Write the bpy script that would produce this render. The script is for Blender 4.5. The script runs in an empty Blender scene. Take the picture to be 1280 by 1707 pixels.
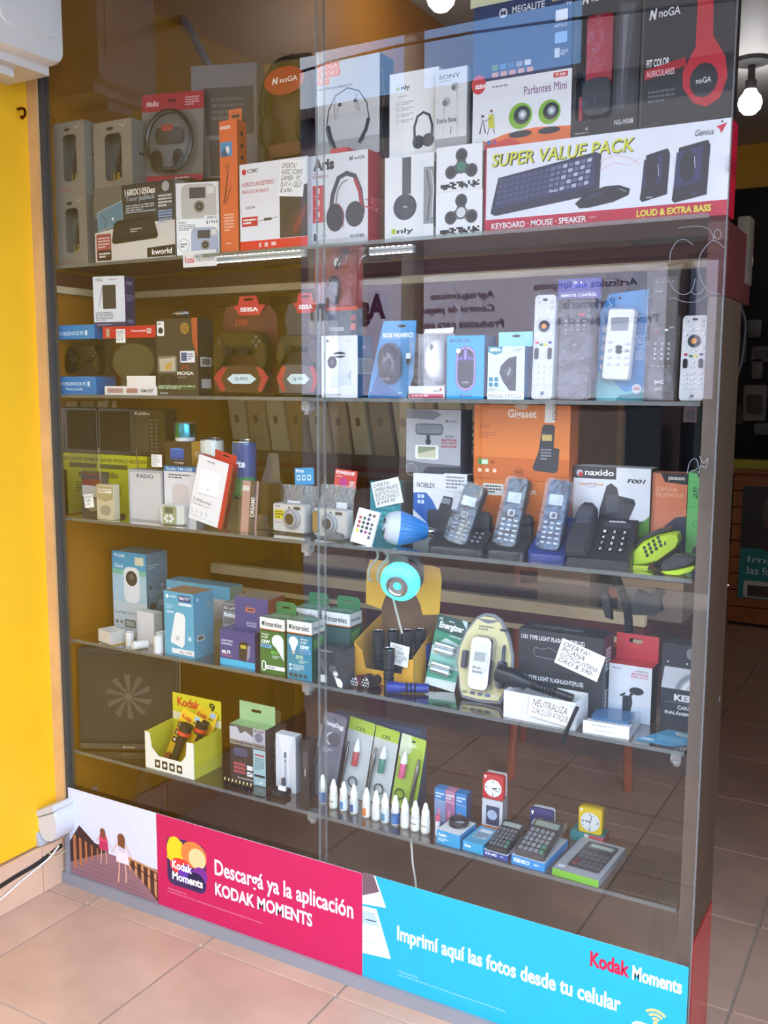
import bpy, math, random
from mathutils import Vector, Matrix
from mathutils.geometry import tessellate_polygon
random.seed(7)
SC = bpy.context.scene
COL = SC.collection
# ---------------- camera (solved from the photograph's vanishing points) ----------------
YAW, PITCH, ROLL, FPX = 0.518346850, 0.129704228, 0.00413281689, 1615.72
CAM = Vector((0.0, -1.818, 1.40))          # the glass front is the plane y = 0
_f = Vector((-math.sin(YAW)*math.cos(PITCH), math.cos(YAW)*math.cos(PITCH), -math.sin(PITCH)))
_r0 = Vector((math.cos(YAW), math.sin(YAW), 0)); _u0 = _r0.cross(_f)
_r = _r0*math.cos(ROLL)+_u0*math.sin(ROLL); _u = -_r0*math.sin(ROLL)+_u0*math.cos(ROLL)
cd = bpy.data.cameras.new('camera'); cam = bpy.data.objects.new('camera', cd); COL.objects.link(cam)
cd.sensor_fit = 'HORIZONTAL'; cd.sensor_width = 36; cd.lens = FPX*36/1280; cd.clip_start = .02; cd.clip_end = 300
cam.matrix_world = Matrix(((_r.x,_u.x,-_f.x,CAM.x),(_r.y,_u.y,-_f.y,CAM.y),(_r.z,_u.z,-_f.z,CAM.z),(0,0,0,1)))
SC.camera = cam
# ---------------- world: bright broken cloud ----------------
W = bpy.data.worlds.new('sky'); SC.world = W; W.use_nodes = True
nt = W.node_tree; nt.nodes.clear()
_o = nt.nodes.new('ShaderNodeOutputWorld'); _b = nt.nodes.new('ShaderNodeBackground')
_tc = nt.nodes.new('ShaderNodeTexCoord'); _n = nt.nodes.new('ShaderNodeTexNoise'); _rp = nt.nodes.new('ShaderNodeValToRGB')
_n.inputs['Scale'].default_value = 2.3; _n.inputs['Detail'].default_value = 6; _n.inputs['Roughness'].default_value = .55
_rp.color_ramp.elements[0].position = .42; _rp.color_ramp.elements[0].color = (.26,.47,.86,1)
_rp.color_ramp.elements[1].position = .66; _rp.color_ramp.elements[1].color = (1,1,1,1)
nt.links.new(_tc.outputs['Generated'], _n.inputs['Vector']); nt.links.new(_n.outputs['Fac'], _rp.inputs['Fac'])
nt.links.new(_rp.outputs['Color'], _b.inputs['Color']); _b.inputs['Strength'].default_value = 4.8
nt.links.new(_b.outputs[0], _o.inputs['Surface'])
sun = bpy.data.lights.new('sun', 'SUN'); sun.energy = 14.0; sun.angle = .02; sun.color = (1,.95,.86)   # high behind the shop: the street is sunlit, the front in shade
so = bpy.data.objects.new('sun', sun); COL.objects.link(so); so.rotation_euler = Vector((.25,-.55,-.80)).to_track_quat('-Z','Y').to_euler()
SC.view_settings.view_transform = 'Standard'; SC.view_settings.look = 'None'
SC.view_settings.exposure = 0.84; SC.view_settings.gamma = 1.0; SC.view_settings.use_curve_mapping = False
SC.cycles.transparent_max_bounces = 40; SC.cycles.max_bounces = 10; SC.cycles.caustics_reflective = False; SC.cycles.caustics_refractive = False
SC.cycles.sample_clamp_indirect = 6.0

# ---------------- pixel <-> place helpers ----------------
def ray(px, py): return _f + _r*((px-640)/FPX) - _u*((py-853.5)/FPX)
def at(px, py, y): d = ray(px, py); return CAM + d*((y-CAM.y)/d.y)
def atz(px, py, z): d = ray(px, py); return CAM + d*((z-CAM.z)/d.z)
def atx(px, py, x): d = ray(px, py); return CAM + d*((x-CAM.x)/d.x)
def hit(px, py, O, n): d = ray(px, py); return CAM + d*((O-CAM).dot(n)/d.dot(n))

# ---------------- colours and materials ----------------
def C(c):
    if isinstance(c, str):
        c = c.lstrip('#')
        if len(c) == 3: c = ''.join(k*2 for k in c)
        c = tuple(int(c[i:i+2], 16) for i in (0, 2, 4))
    def l(v):
        v /= 255.0
        return v/12.92 if v <= .04045 else ((v+.055)/1.055)**2.4
    return (l(c[0]), l(c[1]), l(c[2]), 1.0)
MATS = {}
def material(name, rough=.5, metal=0., var=.06, scale=30, bump=0., bscale=60, coat=0., spec=.5, emit=0., rnd=0., sss=0.):
    m = bpy.data.materials.new(name); m.use_nodes = True; t = m.node_tree; p = t.nodes['Principled BSDF']
    vc = t.nodes.new('ShaderNodeVertexColor'); vc.layer_name = 'Col'
    tc = t.nodes.new('ShaderNodeTexCoord'); n = t.nodes.new('ShaderNodeTexNoise'); n.inputs['Scale'].default_value = scale; n.inputs['Detail'].default_value = 4
    t.links.new(tc.outputs['Object'], n.inputs['Vector'])
    mr = t.nodes.new('ShaderNodeMapRange'); mr.inputs[1].default_value = .25; mr.inputs[2].default_value = .75; mr.inputs[3].default_value = 1-var; mr.inputs[4].default_value = 1+var
    t.links.new(n.outputs['Fac'], mr.inputs[0]); fac = mr.outputs[0]
    if rnd:
        oi = t.nodes.new('ShaderNodeObjectInfo'); m2 = t.nodes.new('ShaderNodeMapRange'); m2.inputs[3].default_value = 1-rnd; m2.inputs[4].default_value = 1+rnd
        mm = t.nodes.new('ShaderNodeMath'); mm.operation = 'MULTIPLY'; t.links.new(oi.outputs['Random'], m2.inputs[0])
        t.links.new(m2.outputs[0], mm.inputs[0]); t.links.new(fac, mm.inputs[1]); fac = mm.outputs[0]
    mx = t.nodes.new('ShaderNodeVectorMath'); mx.operation = 'SCALE'
    t.links.new(vc.outputs['Color'], mx.inputs[0]); t.links.new(fac, mx.inputs['Scale'])
    t.links.new(mx.outputs[0], p.inputs['Base Color'])
    p.inputs['Roughness'].default_value = rough; p.inputs['Metallic'].default_value = metal
    p.inputs['Coat Weight'].default_value = coat; p.inputs['Coat Roughness'].default_value = .08; p.inputs['Specular IOR Level'].default_value = spec
    if emit:
        t.links.new(vc.outputs['Color'], p.inputs['Emission Color']); p.inputs['Emission Strength'].default_value = emit
    if sss: p.inputs['Subsurface Weight'].default_value = sss; p.inputs['Subsurface Radius'].default_value = (.01,.01,.01)
    if bump:
        nb = t.nodes.new('ShaderNodeTexNoise'); nb.inputs['Scale'].default_value = bscale; nb.inputs['Detail'].default_value = 5
        b = t.nodes.new('ShaderNodeBump'); b.inputs['Strength'].default_value = bump; b.inputs['Distance'].default_value = .004
        t.links.new(tc.outputs['Object'], nb.inputs['Vector']); t.links.new(nb.outputs['Fac'], b.inputs['Height']); t.links.new(b.outputs[0], p.inputs['Normal'])
    MATS[name] = m; return m
def clear(name, tint=.97, gain=1.0, base=0., rough=.03, bump=0., bscale=40, haze=0., refl=(1,1,1,1)):
    """clear sheet: lets light straight through, mirrors by angle on its outer side"""
    m = bpy.data.materials.new(name); m.use_nodes = True; t = m.node_tree; t.nodes.clear()
    o = t.nodes.new('ShaderNodeOutputMaterial'); tr = t.nodes.new('ShaderNodeBsdfTransparent'); gl = t.nodes.new('ShaderNodeBsdfGlossy')
    tr.inputs['Color'].default_value = (*tint, 1) if isinstance(tint, tuple) else (tint, tint, tint, 1)
    gl.inputs['Roughness'].default_value = rough; gl.inputs['Color'].default_value = refl
    fr = t.nodes.new('ShaderNodeFresnel'); fr.inputs['IOR'].default_value = 1.5
    ge = t.nodes.new('ShaderNodeNewGeometry')
    mu = t.nodes.new('ShaderNodeMath'); mu.operation = 'MULTIPLY_ADD'; mu.inputs[1].default_value = gain; mu.inputs[2].default_value = base
    t.links.new(fr.outputs[0], mu.inputs[0])
    fr_ = t.nodes.new('ShaderNodeMath'); fr_.operation = 'SUBTRACT'; fr_.inputs[0].default_value = 1; t.links.new(ge.outputs['Backfacing'], fr_.inputs[1])
    m2 = t.nodes.new('ShaderNodeMath'); m2.operation = 'MULTIPLY'; m2.use_clamp = True; t.links.new(mu.outputs[0], m2.inputs[0]); t.links.new(fr_.outputs[0], m2.inputs[1])
    mx = t.nodes.new('ShaderNodeMixShader'); t.links.new(m2.outputs[0], mx.inputs[0]); t.links.new(tr.outputs[0], mx.inputs[1]); t.links.new(gl.outputs[0], mx.inputs[2])
    last = mx
    if haze:
        df = t.nodes.new('ShaderNodeBsdfDiffuse'); df.inputs['Color'].default_value = (.8,.82,.85,1)
        mh = t.nodes.new('ShaderNodeMixShader'); mh.inputs[0].default_value = haze; t.links.new(mx.outputs[0], mh.inputs[1]); t.links.new(df.outputs[0], mh.inputs[2]); last = mh
    if bump:
        tc = t.nodes.new('ShaderNodeTexCoord'); nb = t.nodes.new('ShaderNodeTexNoise'); nb.inputs['Scale'].default_value = bscale; nb.inputs['Detail'].default_value = 3
        b = t.nodes.new('ShaderNodeBump'); b.inputs['Strength'].default_value = bump; b.inputs['Distance'].default_value = .01
        t.links.new(tc.outputs['Object'], nb.inputs['Vector']); t.links.new(nb.outputs['Fac'], b.inputs['Height'])
        t.links.new(b.outputs[0], gl.inputs['Normal']); t.links.new(b.outputs[0], fr.inputs['Normal'])
    t.links.new(last.outputs[0], o.inputs['Surface']); MATS[name] = m; return m
material('card', .42, var=.03); material('gloss', .18, var=.02, coat=.3); material('matte', .8, var=.05)
material('plastic', .32, var=.03); material('metal', .22, metal=1, var=.04); material('rubber', .65, var=.05, spec=.25)
material('foil', .2, metal=1, var=.1, bump=1., bscale=90)
material('paint', .55, var=.05, scale=6, bump=.15, bscale=25); material('wood', .5, var=.18, scale=9)
material('tilemat', .38, var=.15, scale=6, bump=.05, bscale=40, rnd=.05); material('stone', .9, var=.15, scale=4, bump=.3)
material('lamp', .4, emit=20.); material('led', .4, emit=5.); material('glow', .3, emit=1.5); material('ledstrip', .4, emit=9.)
material('milk', .35, var=.01, sss=.0)
clear('pane', (.955,.965,.955), gain=1.1, rough=.0); clear('shelfglass', (.84,.87,.86), gain=2.2, rough=.02)
clear('edgeglass', (.62,.68,.66), gain=1.5, rough=.2, haze=.10)
clear('blister', .96, gain=.35, base=.0, rough=.06, bump=.2, bscale=22); clear('bag', .95, gain=1.2, base=.012, rough=.10, bump=.34, bscale=20, haze=.015)
clear('smoke', (.35,.36,.38), gain=1.5, rough=.05); clear('acrylic', (.62,.50,.34), gain=1.5, rough=.05, haze=.08)
clear('bubble', .86, gain=3., base=.10, rough=.12, bump=1., bscale=110, haze=.15)

# ---------------- mesh builder ----------------
I4 = Matrix.Identity(4)
class MB:
    def __init__(s, col='#888'): s.v = []; s.f = []; s.c = []; s.col = C(col) if not (isinstance(col, tuple) and len(col) == 4) else col
    def add(s, vs, fs, col=None, M=None):
        k = len(s.v); c = s.col if col is None else C(col)
        s.v += [(M @ Vector(p)) if M else Vector(p) for p in vs]
        for f in fs: s.f.append([k+i for i in f]); s.c.append(c)
        return s
    def box(s, x0, y0, z0, x1, y1, z1, col=None, M=None):
        v = [(x0,y0,z0),(x1,y0,z0),(x1,y1,z0),(x0,y1,z0),(x0,y0,z1),(x1,y0,z1),(x1,y1,z1),(x0,y1,z1)]
        return s.add(v, [(0,3,2,1),(4,5,6,7),(0,1,5,4),(1,2,6,5),(2,3,7,6),(3,0,4,7)], col, M)
    def boxc(s, x0, y0, z0, x1, y1, z1, front, side, top, M=None):
        v = [(x0,y0,z0),(x1,y0,z0),(x1,y1,z0),(x0,y1,z0),(x0,y0,z1),(x1,y0,z1),(x1,y1,z1),(x0,y1,z1)]
        for f, c in (((0,3,2,1),side),((4,5,6,7),top),((0,1,5,4),front),((1,2,6,5),side),((2,3,7,6),front),((3,0,4,7),side)):
            k = len(s.v); s.v += [(M @ Vector(v[i])) if M else Vector(v[i]) for i in f]; s.f.append([k,k+1,k+2,k+3]); s.c.append(C(c))
        return s
    def plate(s, pts, y0, y1, holes=(), col=None, M=None, ch=0.):
        """outline in x,z; solid from y0 (front) to y1; holes cut through; ch = chamfer of the front rim"""
        loops = [list(pts)]+[list(h) for h in holes]
        A = sum(a[0]*b[1]-b[0]*a[1] for a, b in zip(loops[0], loops[0][1:]+loops[0][:1]))
        if A < 0: loops[0].reverse()
        flat = [p for l in loops for p in l]; n = len(flat)
        def inset(l, d):
            o = []
            for i in range(len(l)):
                a, b, c = Vector(l[i-1]), Vector(l[i]), Vector(l[(i+1) % len(l)])
                e1 = (b-a); e2 = (c-b)
                if e1.length < 1e-9 or e2.length < 1e-9: o.append(tuple(b)); continue
                e1.normalize(); e2.normalize(); n1 = Vector((-e1.y, e1.x)); n2 = Vector((-e2.y, e2.x)); m = n1+n2
                q = max(.35, m.length_squared/2); o.append((b.x+m.x/2*d/q, b.y+m.y/2*d/q))
            return o
        fl = [p for l in ([inset(loops[0], ch)]+loops[1:]) for p in l] if ch else flat
        tri = tessellate_polygon([[Vector((p[0], p[1], 0)) for p in l] for l in loops])
        vs = [(p[0], y0, p[1]) for p in fl]+[(p[0], y1, p[1]) for p in flat]
        if ch: vs += [(p[0], y0+ch, p[1]) for p in flat]
        fs = []
        for t in tri:
            a, b, c = [Vector(flat[i]) for i in t]
            if (b-a).cross(c-a) < 0: t = (t[0], t[2], t[1])
            fs.append(tuple(t)); fs.append((t[0]+n, t[2]+n, t[1]+n))
        k = 0
        for li, l in enumerate(loops):
            m = len(l)
            A = sum(a[0]*b[1]-b[0]*a[1] for a, b in zip(l, l[1:]+l[:1]))
            for i in range(m):
                a, b = k+i, k+(i+1) % m
                if li and A > 0: a, b = b, a
                if ch and not li: fs.append((a, a+2*n, b+2*n, b)); fs.append((a+2*n, a+n, b+n, b+2*n))
                else: fs.append((a, a+n, b+n, b))
            k += m
        return s.add(vs, fs, col, M)
    def slab(s, x0, z0, x1, z1, y0, y1, r=.004, col=None, M=None, ch=0., n=4): return s.plate(rrect(x0, z0, x1, z1, r, n), y0, y1, (), col, M, ch)
    def lathe(s, prof, n=20, col=None, M=None, cols=None):
        """profile (radius, height) about local z"""
        vs = []
        for r, h in prof:
            for i in range(n): a = 2*math.pi*i/n; vs.append((r*math.cos(a), r*math.sin(a), h))
        for j in range(len(prof)-1):
            fs = [(j*n+i, j*n+(i+1) % n, (j+1)*n+(i+1) % n, (j+1)*n+i) for i in range(n)]
            if j == 0: s._k = len(s.v); s.add(vs, fs, cols[j] if cols else col, M)
            else:
                c = (C(cols[j]) if cols else (s.col if col is None else C(col)))
                for f in fs: s.f.append([s._k+i for i in f]); s.c.append(c)
        c0 = C(cols[0]) if cols else (s.col if col is None else C(col)); c1 = C(cols[-1]) if cols else c0
        if prof[0][0] > 1e-6: s.f.append([s._k+i for i in reversed(range(n))]); s.c.append(c0)
        if prof[-1][0] > 1e-6: s.f.append([s._k+(len(prof)-1)*n+i for i in range(n)]); s.c.append(c1)
        return s
    def ball(s, c, rx, ry, rz, n=14, m=9, col=None, M=None, lo=-90., hi=90.):
        pr = [(math.cos(math.radians(lo+(hi-lo)*j/m)), math.sin(math.radians(lo+(hi-lo)*j/m))) for j in range(m+1)]
        T = Matrix.Translation(c) @ Matrix.Diagonal((rx, ry, rz, 1))
        return s.lathe(pr, n, col, (M @ T) if M else T)
    def tube(s, path, r, n=6, col=None, M=None, close=False):
        P = [Vector(p) for p in path]; vs = []; m = len(P); up = Vector((0,0,1))
        rs = r if isinstance(r, (list, tuple)) else [r]*m
        prev = None
        for i, p in enumerate(P):
            d = (P[(i+1) % m] if (i < m-1 or close) else p)-(P[i-1] if (i > 0 or close) else p); d.normalize()
            a = d.cross(up if abs(d.z) < .9 else Vector((1,0,0))) if prev is None else prev-d*prev.dot(d)
            if a.length < 1e-6: a = d.orthogonal()
            a.normalize(); b = d.cross(a); prev = a
            for k in range(n): q = 2*math.pi*k/n; vs.append(p+(a*math.cos(q)+b*math.sin(q))*rs[i])
        fs = [(i*n+k, i*n+(k+1) % n, ((i+1) % m)*n+(k+1) % n, ((i+1) % m)*n+k) for i in range(m if close else m-1) for k in range(n)]
        if not close: fs += [tuple(reversed(range(n))), tuple((m-1)*n+k for k in range(n))]
        return s.add(vs, fs, col, M)
    def build(s, name, m='card', parent=None, smooth=35):
        me = bpy.data.meshes.new(name); me.from_pydata([tuple(p) for p in s.v], [], s.f); me.update()
        ca = me.color_attributes.new('Col', 'FLOAT_COLOR', 'CORNER'); buf = []
        for p, c in zip(me.polygons, s.c): buf += list(c)*p.loop_total
        ca.data.foreach_set('color', buf)
        if smooth: me.shade_smooth(); me.set_sharp_from_angle(angle=math.radians(smooth))
        me.materials.append(MATS[m]); o = bpy.data.objects.new(name, me); COL.objects.link(o)
        if parent is not None: o.parent = parent
        return o
def rrect(x0, z0, x1, z1, r, n=4):
    r = min(r, abs(x1-x0)/2.01, abs(z1-z0)/2.01); o = []
    for cx, cz, a0 in ((x1-r, z0+r, -90), (x1-r, z1-r, 0), (x0+r, z1-r, 90), (x0+r, z0+r, 180)):
        for i in range(n+1): a = math.radians(a0+90*i/n); o.append((cx+r*math.cos(a), cz+r*math.sin(a)))
    return o
def ellp(cx, cz, rx, rz, n=20, a0=0, a1=360): 
    m = n if a1-a0 >= 360 else n+1
    return [(cx+rx*math.cos(math.radians(a0+(a1-a0)*i/n)), cz+rz*math.sin(math.radians(a0+(a1-a0)*i/n))) for i in range(m)]
def spline(pts, n=6):
    P = [Vector(p) for p in pts]; o = []
    for i in range(len(P)-1):
        a, b, c, d = P[max(i-1, 0)], P[i], P[i+1], P[min(i+2, len(P)-1)]
        for k in range(n):
            t = k/n; o.append(.5*((2*b)+(c-a)*t+(2*a-5*b+4*c-d)*t*t+(3*b-a-3*c+d)*t**3))
    o.append(P[-1]); return o
def tag(o, label=None, cat=None, group=None, kind=None):
    if label: o['label'] = label
    if cat: o['category'] = cat
    if group: o['group'] = group
    if kind: o['kind'] = kind
    return o
def struct(o): o['kind'] = 'structure'; return o
def empty(name, label, cat, M, group=None):
    o = bpy.data.objects.new(name, None); COL.objects.link(o); o.empty_display_size = .02; o.matrix_world = M
    return tag(o, label, cat, group)
def frame(A, ex, lean=0., ez=None):
    """local x along ex, z up (leaning back by `lean` degrees), y into the window"""
    ex = Vector(ex); ex.z = 0; ex.normalize(); ey = Vector((0,0,1)).cross(ex); ez = Vector((0,0,1))
    a = math.radians(lean); e2 = ez*math.cos(a)+ey*math.sin(a); e1 = ey*math.cos(a)-ez*math.sin(a)
    return Matrix(((ex.x,e1.x,e2.x,A.x),(ex.y,e1.y,e2.y,A.y),(ex.z,e1.z,e2.z,A.z),(0,0,0,1)))
def spot(px, py, z=None, y=None, rz=0., zb=None):
    """frame standing at a pixel: on height z, or at depth y with base zb"""
    p = atz(px, py, z) if y is None else at(px, py, y)
    if zb is not None: p.z = zb
    return frame(p, (math.cos(math.radians(rz)), math.sin(math.radians(rz)), 0))

# ---------------- flat print on faces ----------------
ARTS = []
class Art:
    """coordinates run 0..1 across the face, v downwards"""
    def __init__(s, parent, O, U, V, N, name='front_print', step=4e-5, m='card'):
        s.p = parent; s.O, s.U, s.V, s.N = Vector(O), Vector(U), Vector(V), Vector(N); s.name = name; s.step = step; s.L = 0; s.items = []; s.m = m
        s.w, s.h = s.U.length, s.V.length; s.mapf = None; ARTS.append(s)
    def P(s, u, v, l):
        if s.mapf: return s.mapf(u, v, l*s.step)
        return s.O+s.U*u+s.V*(1-v)+s.N*(l*s.step)
    def poly(s, pts, col):
        s.L += 1; tri = tessellate_polygon([[Vector((p[0], p[1], 0)) for p in pts]]); s.items.append((pts, tri, C(col), s.L)); return s
    def rect(s, u0, v0, u1, v1, col):
        s.L += 1; s.items.append(([(u0,v0),(u1,v0),(u1,v1),(u0,v1)], [(0,1,2),(0,2,3)], C(col), s.L)); return s
    def rr(s, u0, v0, u1, v1, col, r=.15):
        a = s.w/s.h; r_ = r*min((u1-u0)*a, (v1-v0)); pts = [(x/a, z) for x, z in rrect(u0*a, v0, u1*a, v1, r_, 3)]; return s.poly(pts, col)
    def ell(s, cu, cv, ru, rv=None, col='#000', a0=0, a1=360, n=18):
        rv = ru*s.w/s.h if rv is None else rv; return s.poly(ellp(cu, cv, ru, rv, n, a0, a1), col)
    def line(s, pts, wd, col, close=False):
        """stroke of width wd metres"""
        s.L += 1; P = [Vector((p[0]*s.w, p[1]*s.h)) for p in pts]; vs = []; m = len(P)
        for i, p in enumerate(P):
            d = (P[(i+1) % m] if (i < m-1 or close) else p)-(P[i-1] if (i or close) else p)
            if d.length < 1e-9: d = Vector((1,0))
            d.normalize(); q = Vector((-d.y, d.x))*wd/2; vs += [((p+q).x/s.w, (p+q).y/s.h), ((p-q).x/s.w, (p-q).y/s.h)]
        fs = []
        for i in range(m if close else m-1): a = 2*i; b = 2*((i+1) % m); fs += [(a, a+1, b+1), (a, b+1, b)]
        s.items.append((vs, fs, C(col), s.L)); return s
    def ring(s, cu, cv, ru, wd, col, rv=None, a0=0, a1=360, n=20):
        rv = ru*s.w/s.h if rv is None else rv; return s.line(ellp(cu, cv, ru, rv, n, a0, a1), wd, col, a1-a0 >= 360)
    def T(s, txt, u0, v0, u1, v1, col, bold=.012, shear=0., rot=0.): s.L += 1; s.items.append(('T', txt, (u0,v0,u1,v1), C(col), s.L, bold, shear, rot)); return s
    def fine(s, u0, v0, u1, v1, n, col, seed=1):
        """lines of print too small to read"""
        R = random.Random(seed); s.L += 1; vs = []; fs = []; h = (v1-v0)/n
        for i in range(n):
            u = u0; end = u1 if i < n-1 else u0+(u1-u0)*.6
            while u < end-.01*(u1-u0):
                w = (u1-u0)*R.uniform(.06,.2); e = min(u+w, end); k = len(vs); a = v0+h*(i+.15); b = v0+h*(i+.7)
                vs += [(u,a),(e,a),(e,b),(u,b)]; fs += [(k,k+1,k+2),(k,k+2,k+3)]; u = e+(u1-u0)*.03
        s.items.append((vs, fs, C(col), s.L)); return s
    def noga(s, u0, v0, u1, v1, col):
        w = u1-u0; h = v1-v0
        s.poly([(u0,v1),(u0+.05*w,v0+.1*h),(u0+.1*w,v0+.1*h),(u0+.17*w,v0+.6*h),(u0+.2*w,v0),(u0+.25*w,v0),(u0+.21*w,v1),(u0+.16*w,v1),(u0+.09*w,v0+.5*h),(u0+.05*w,v1)], col)
        return s.T('noGA', u0+.32*w, v0+.15*h, u1, v1-.1*h, col)
TXT = {}
def finish_art():
    keys = {(i[1], i[5], i[6]) for a in ARTS for i in a.items if i[0] == 'T'}; obs = []
    for k in keys:
        cu = bpy.data.curves.new('t', 'FONT'); cu.body = k[0]; cu.offset = k[1]; cu.shear = k[2]; cu.resolution_u = 3; cu.fill_mode = 'FRONT'
        o = bpy.data.objects.new('t', cu); COL.objects.link(o); obs.append((k, o))
    dg = bpy.context.evaluated_depsgraph_get()
    for k, o in obs:
        me = o.evaluated_get(dg).to_mesh(); v = [tuple(p.co)[:2] for p in me.vertices]; f = [tuple(p.vertices) for p in me.polygons]
        if v:
            x0 = min(p[0] for p in v); x1 = max(p[0] for p in v); y0 = min(p[1] for p in v); y1 = max(p[1] for p in v)
            TXT[k] = ([((p[0]-x0)/max(x1-x0, 1e-6), (y1-p[1])/max(y1-y0, 1e-6)) for p in v], f)
    for k, o in obs: cu = o.data; bpy.data.objects.remove(o); bpy.data.curves.remove(cu)
    for a in ARTS:
        vs = []; fs = []; cs = []
        for it in a.items:
            if it[0] == 'T':
                if (it[1], it[5], it[6]) not in TXT: continue
                tv, tf = TXT[(it[1], it[5], it[6])]; u0, v0, u1, v1 = it[2]; c = it[3]; L = it[4]; rot = it[7]
                if rot:
                    ca, sa = math.cos(math.radians(rot)), math.sin(math.radians(rot)); cu_, cv_ = (u0+u1)/2, (v0+v1)/2; pv = []
                    for p in tv:
                        x = (p[0]-.5)*(u1-u0)*a.w; z = (p[1]-.5)*(v1-v0)*a.h; pv.append((cu_+(x*ca-z*sa)/a.w, cv_+(x*sa+z*ca)/a.h))
                else: pv = [(u0+p[0]*(u1-u0), v0+p[1]*(v1-v0)) for p in tv]
                ff = tf
            else: pv, ff, c, L = it
            k = len(vs); vs += [a.P(p[0], p[1], L) for p in pv]
            for f in ff: fs.append([k+i for i in f]); cs.append(c)
        if not fs: continue
        me = bpy.data.meshes.new(a.name); me.from_pydata([tuple(p) for p in vs], [], fs); me.update()
        ca = me.color_attributes.new('Col', 'FLOAT_COLOR', 'CORNER'); buf = []
        for p, c in zip(me.polygons, cs): buf += list(c)*p.loop_total
        ca.data.foreach_set('color', buf); me.materials.append(MATS[a.m])
        o = bpy.data.objects.new(a.name, me); COL.objects.link(o); o.parent = a.p
def clip01(a): return max(0., min(1., a))
# ---------------- packaging ----------------
class Pack: pass
def carton(name, label, cat, A, B, top, z=None, y=None, zb=None, depth=.05, rz=None, lean=0., front='#eee', side=None, topc=None, group=None, m='card', body=True, yb=None):
    """a box whose front lower corners stand at pixels A and B on height z (or at depth y with base zb); `top` = pixel row of its upper left corner"""
    if y is None: a = atz(*A, z); b = atz(*B, z)
    else:
        a = at(A[0], A[1], y); b = at(B[0], B[1], y if yb is None else yb)
    base = z if zb is None else zb
    if base is not None: a.z = b.z = base
    ex = b-a; w = ex.length
    if rz is not None:
        # keep the width seen from the camera while turning the front by rz
        e = Vector((math.cos(math.radians(rz)), math.sin(math.radians(rz)), 0)); n = Vector((0,0,1)).cross(e)
        d = ray(*B); t = (a-CAM).dot(n)/d.dot(n); b2 = CAM+d*t; ex = e; w = (b2-a).dot(e)
    M = frame(a, ex, lean); n = (M.to_3x3() @ Vector((0,1,0)))
    hp = hit(A[0]+(0 if True else 0), top, a, n); h = (hp-a).dot(M.to_3x3() @ Vector((0,0,1)))
    p = Pack(); p.w, p.h, p.d, p.M = w, h, depth, M
    side = side or front; topc = topc or side
    if body: o = MB().boxc(0,0,0,w,depth,h,front,side,topc).build(name, m, smooth=0); o.matrix_world = M; tag(o, label, cat, group)
    else: o = empty(name, label, cat, M, group)
    p.o = o; p.top = a.z+h*math.cos(math.radians(lean))
    return p
def front(p, **k): return Art(p.o, (0,0,0), (p.w,0,0), (0,0,p.h), (0,-1,0), 'front_print', **k)
def rside(p, **k): return Art(p.o, (p.w,0,0), (0,p.d,0), (0,0,p.h), (1,0,0), 'side_print', **k)
def ptop(p, **k): return Art(p.o, (0,0,p.h), (p.w,0,0), (0,p.d,0), (0,0,1), 'top_print', **k)
def note(parent_label, lines, px, quad_w, quad_h, y, rz=0, tilt=0., lean=0, col='#f4f4f2'):
    """a handwritten price card: centre pixel, size in metres, depth y"""
    c = at(px[0], px[1], y); M = frame(c, (math.cos(math.radians(rz)), math.sin(math.radians(rz)), 0), lean) @ Matrix.Rotation(math.radians(tilt), 4, 'Y')
    o = MB(col).box(-quad_w/2,0,-quad_h/2,quad_w/2,.0006,quad_h/2).build('price_note', 'matte', smooth=0); o.matrix_world = M
    tag(o, parent_label, 'price note', 'handwritten price notes')
    a = Art(o, (-quad_w/2,0,-quad_h/2), (quad_w,0,0), (0,0,quad_h), (0,-1,0), 'handwriting')
    n = len(lines)
    for i, t in enumerate(lines):
        v = .08+.86*i/n; L = min(.9, .1+.075*len(t)); a.T(t, .07, v, .07+L*.95, v+.72/n, '#23242a', .0, .25)
    return o
# =====================================================================  THE PLACE
Z1, Z2, Z3, Z4, Z5 = 1.708, 1.373, 1.043, .705, .385       # tops of the five glass shelves
XL, XS, XR = -2.045, -1.198, -.345                          # left end, seam and right corner of the glass front
CEIL, FARY = 3.02, 5.3
# floor tiles, inside and out on one grid
fl = struct(MB('#a39080').box(-2.6,-1.66,-.06,3.0,FARY,-.004).build('floor', 'stone', smooth=0))
tm = None
for i in range(-5, 6):
    for j in range(-4, 13):
        x, y = -.322+.4*i, -.0675+.4*j
        if x+.4 < -2.3 or x > 2.2: continue
        if tm is None:
            t = MB('#b99680').plate(rrect(.003,.003,.397,.397,.004,1), 0, .012, ch=.002, M=Matrix(((1,0,0,0),(0,0,1,0),(0,-1,0,0),(0,0,0,1)))).build('tile', 'tilemat', fl, 30); tm = t.data
        else: t = bpy.data.objects.new('tile', tm); COL.objects.link(t); t.parent = fl
        t.location = (x, y, .0); t.rotation_euler = (0,0,0)
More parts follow.
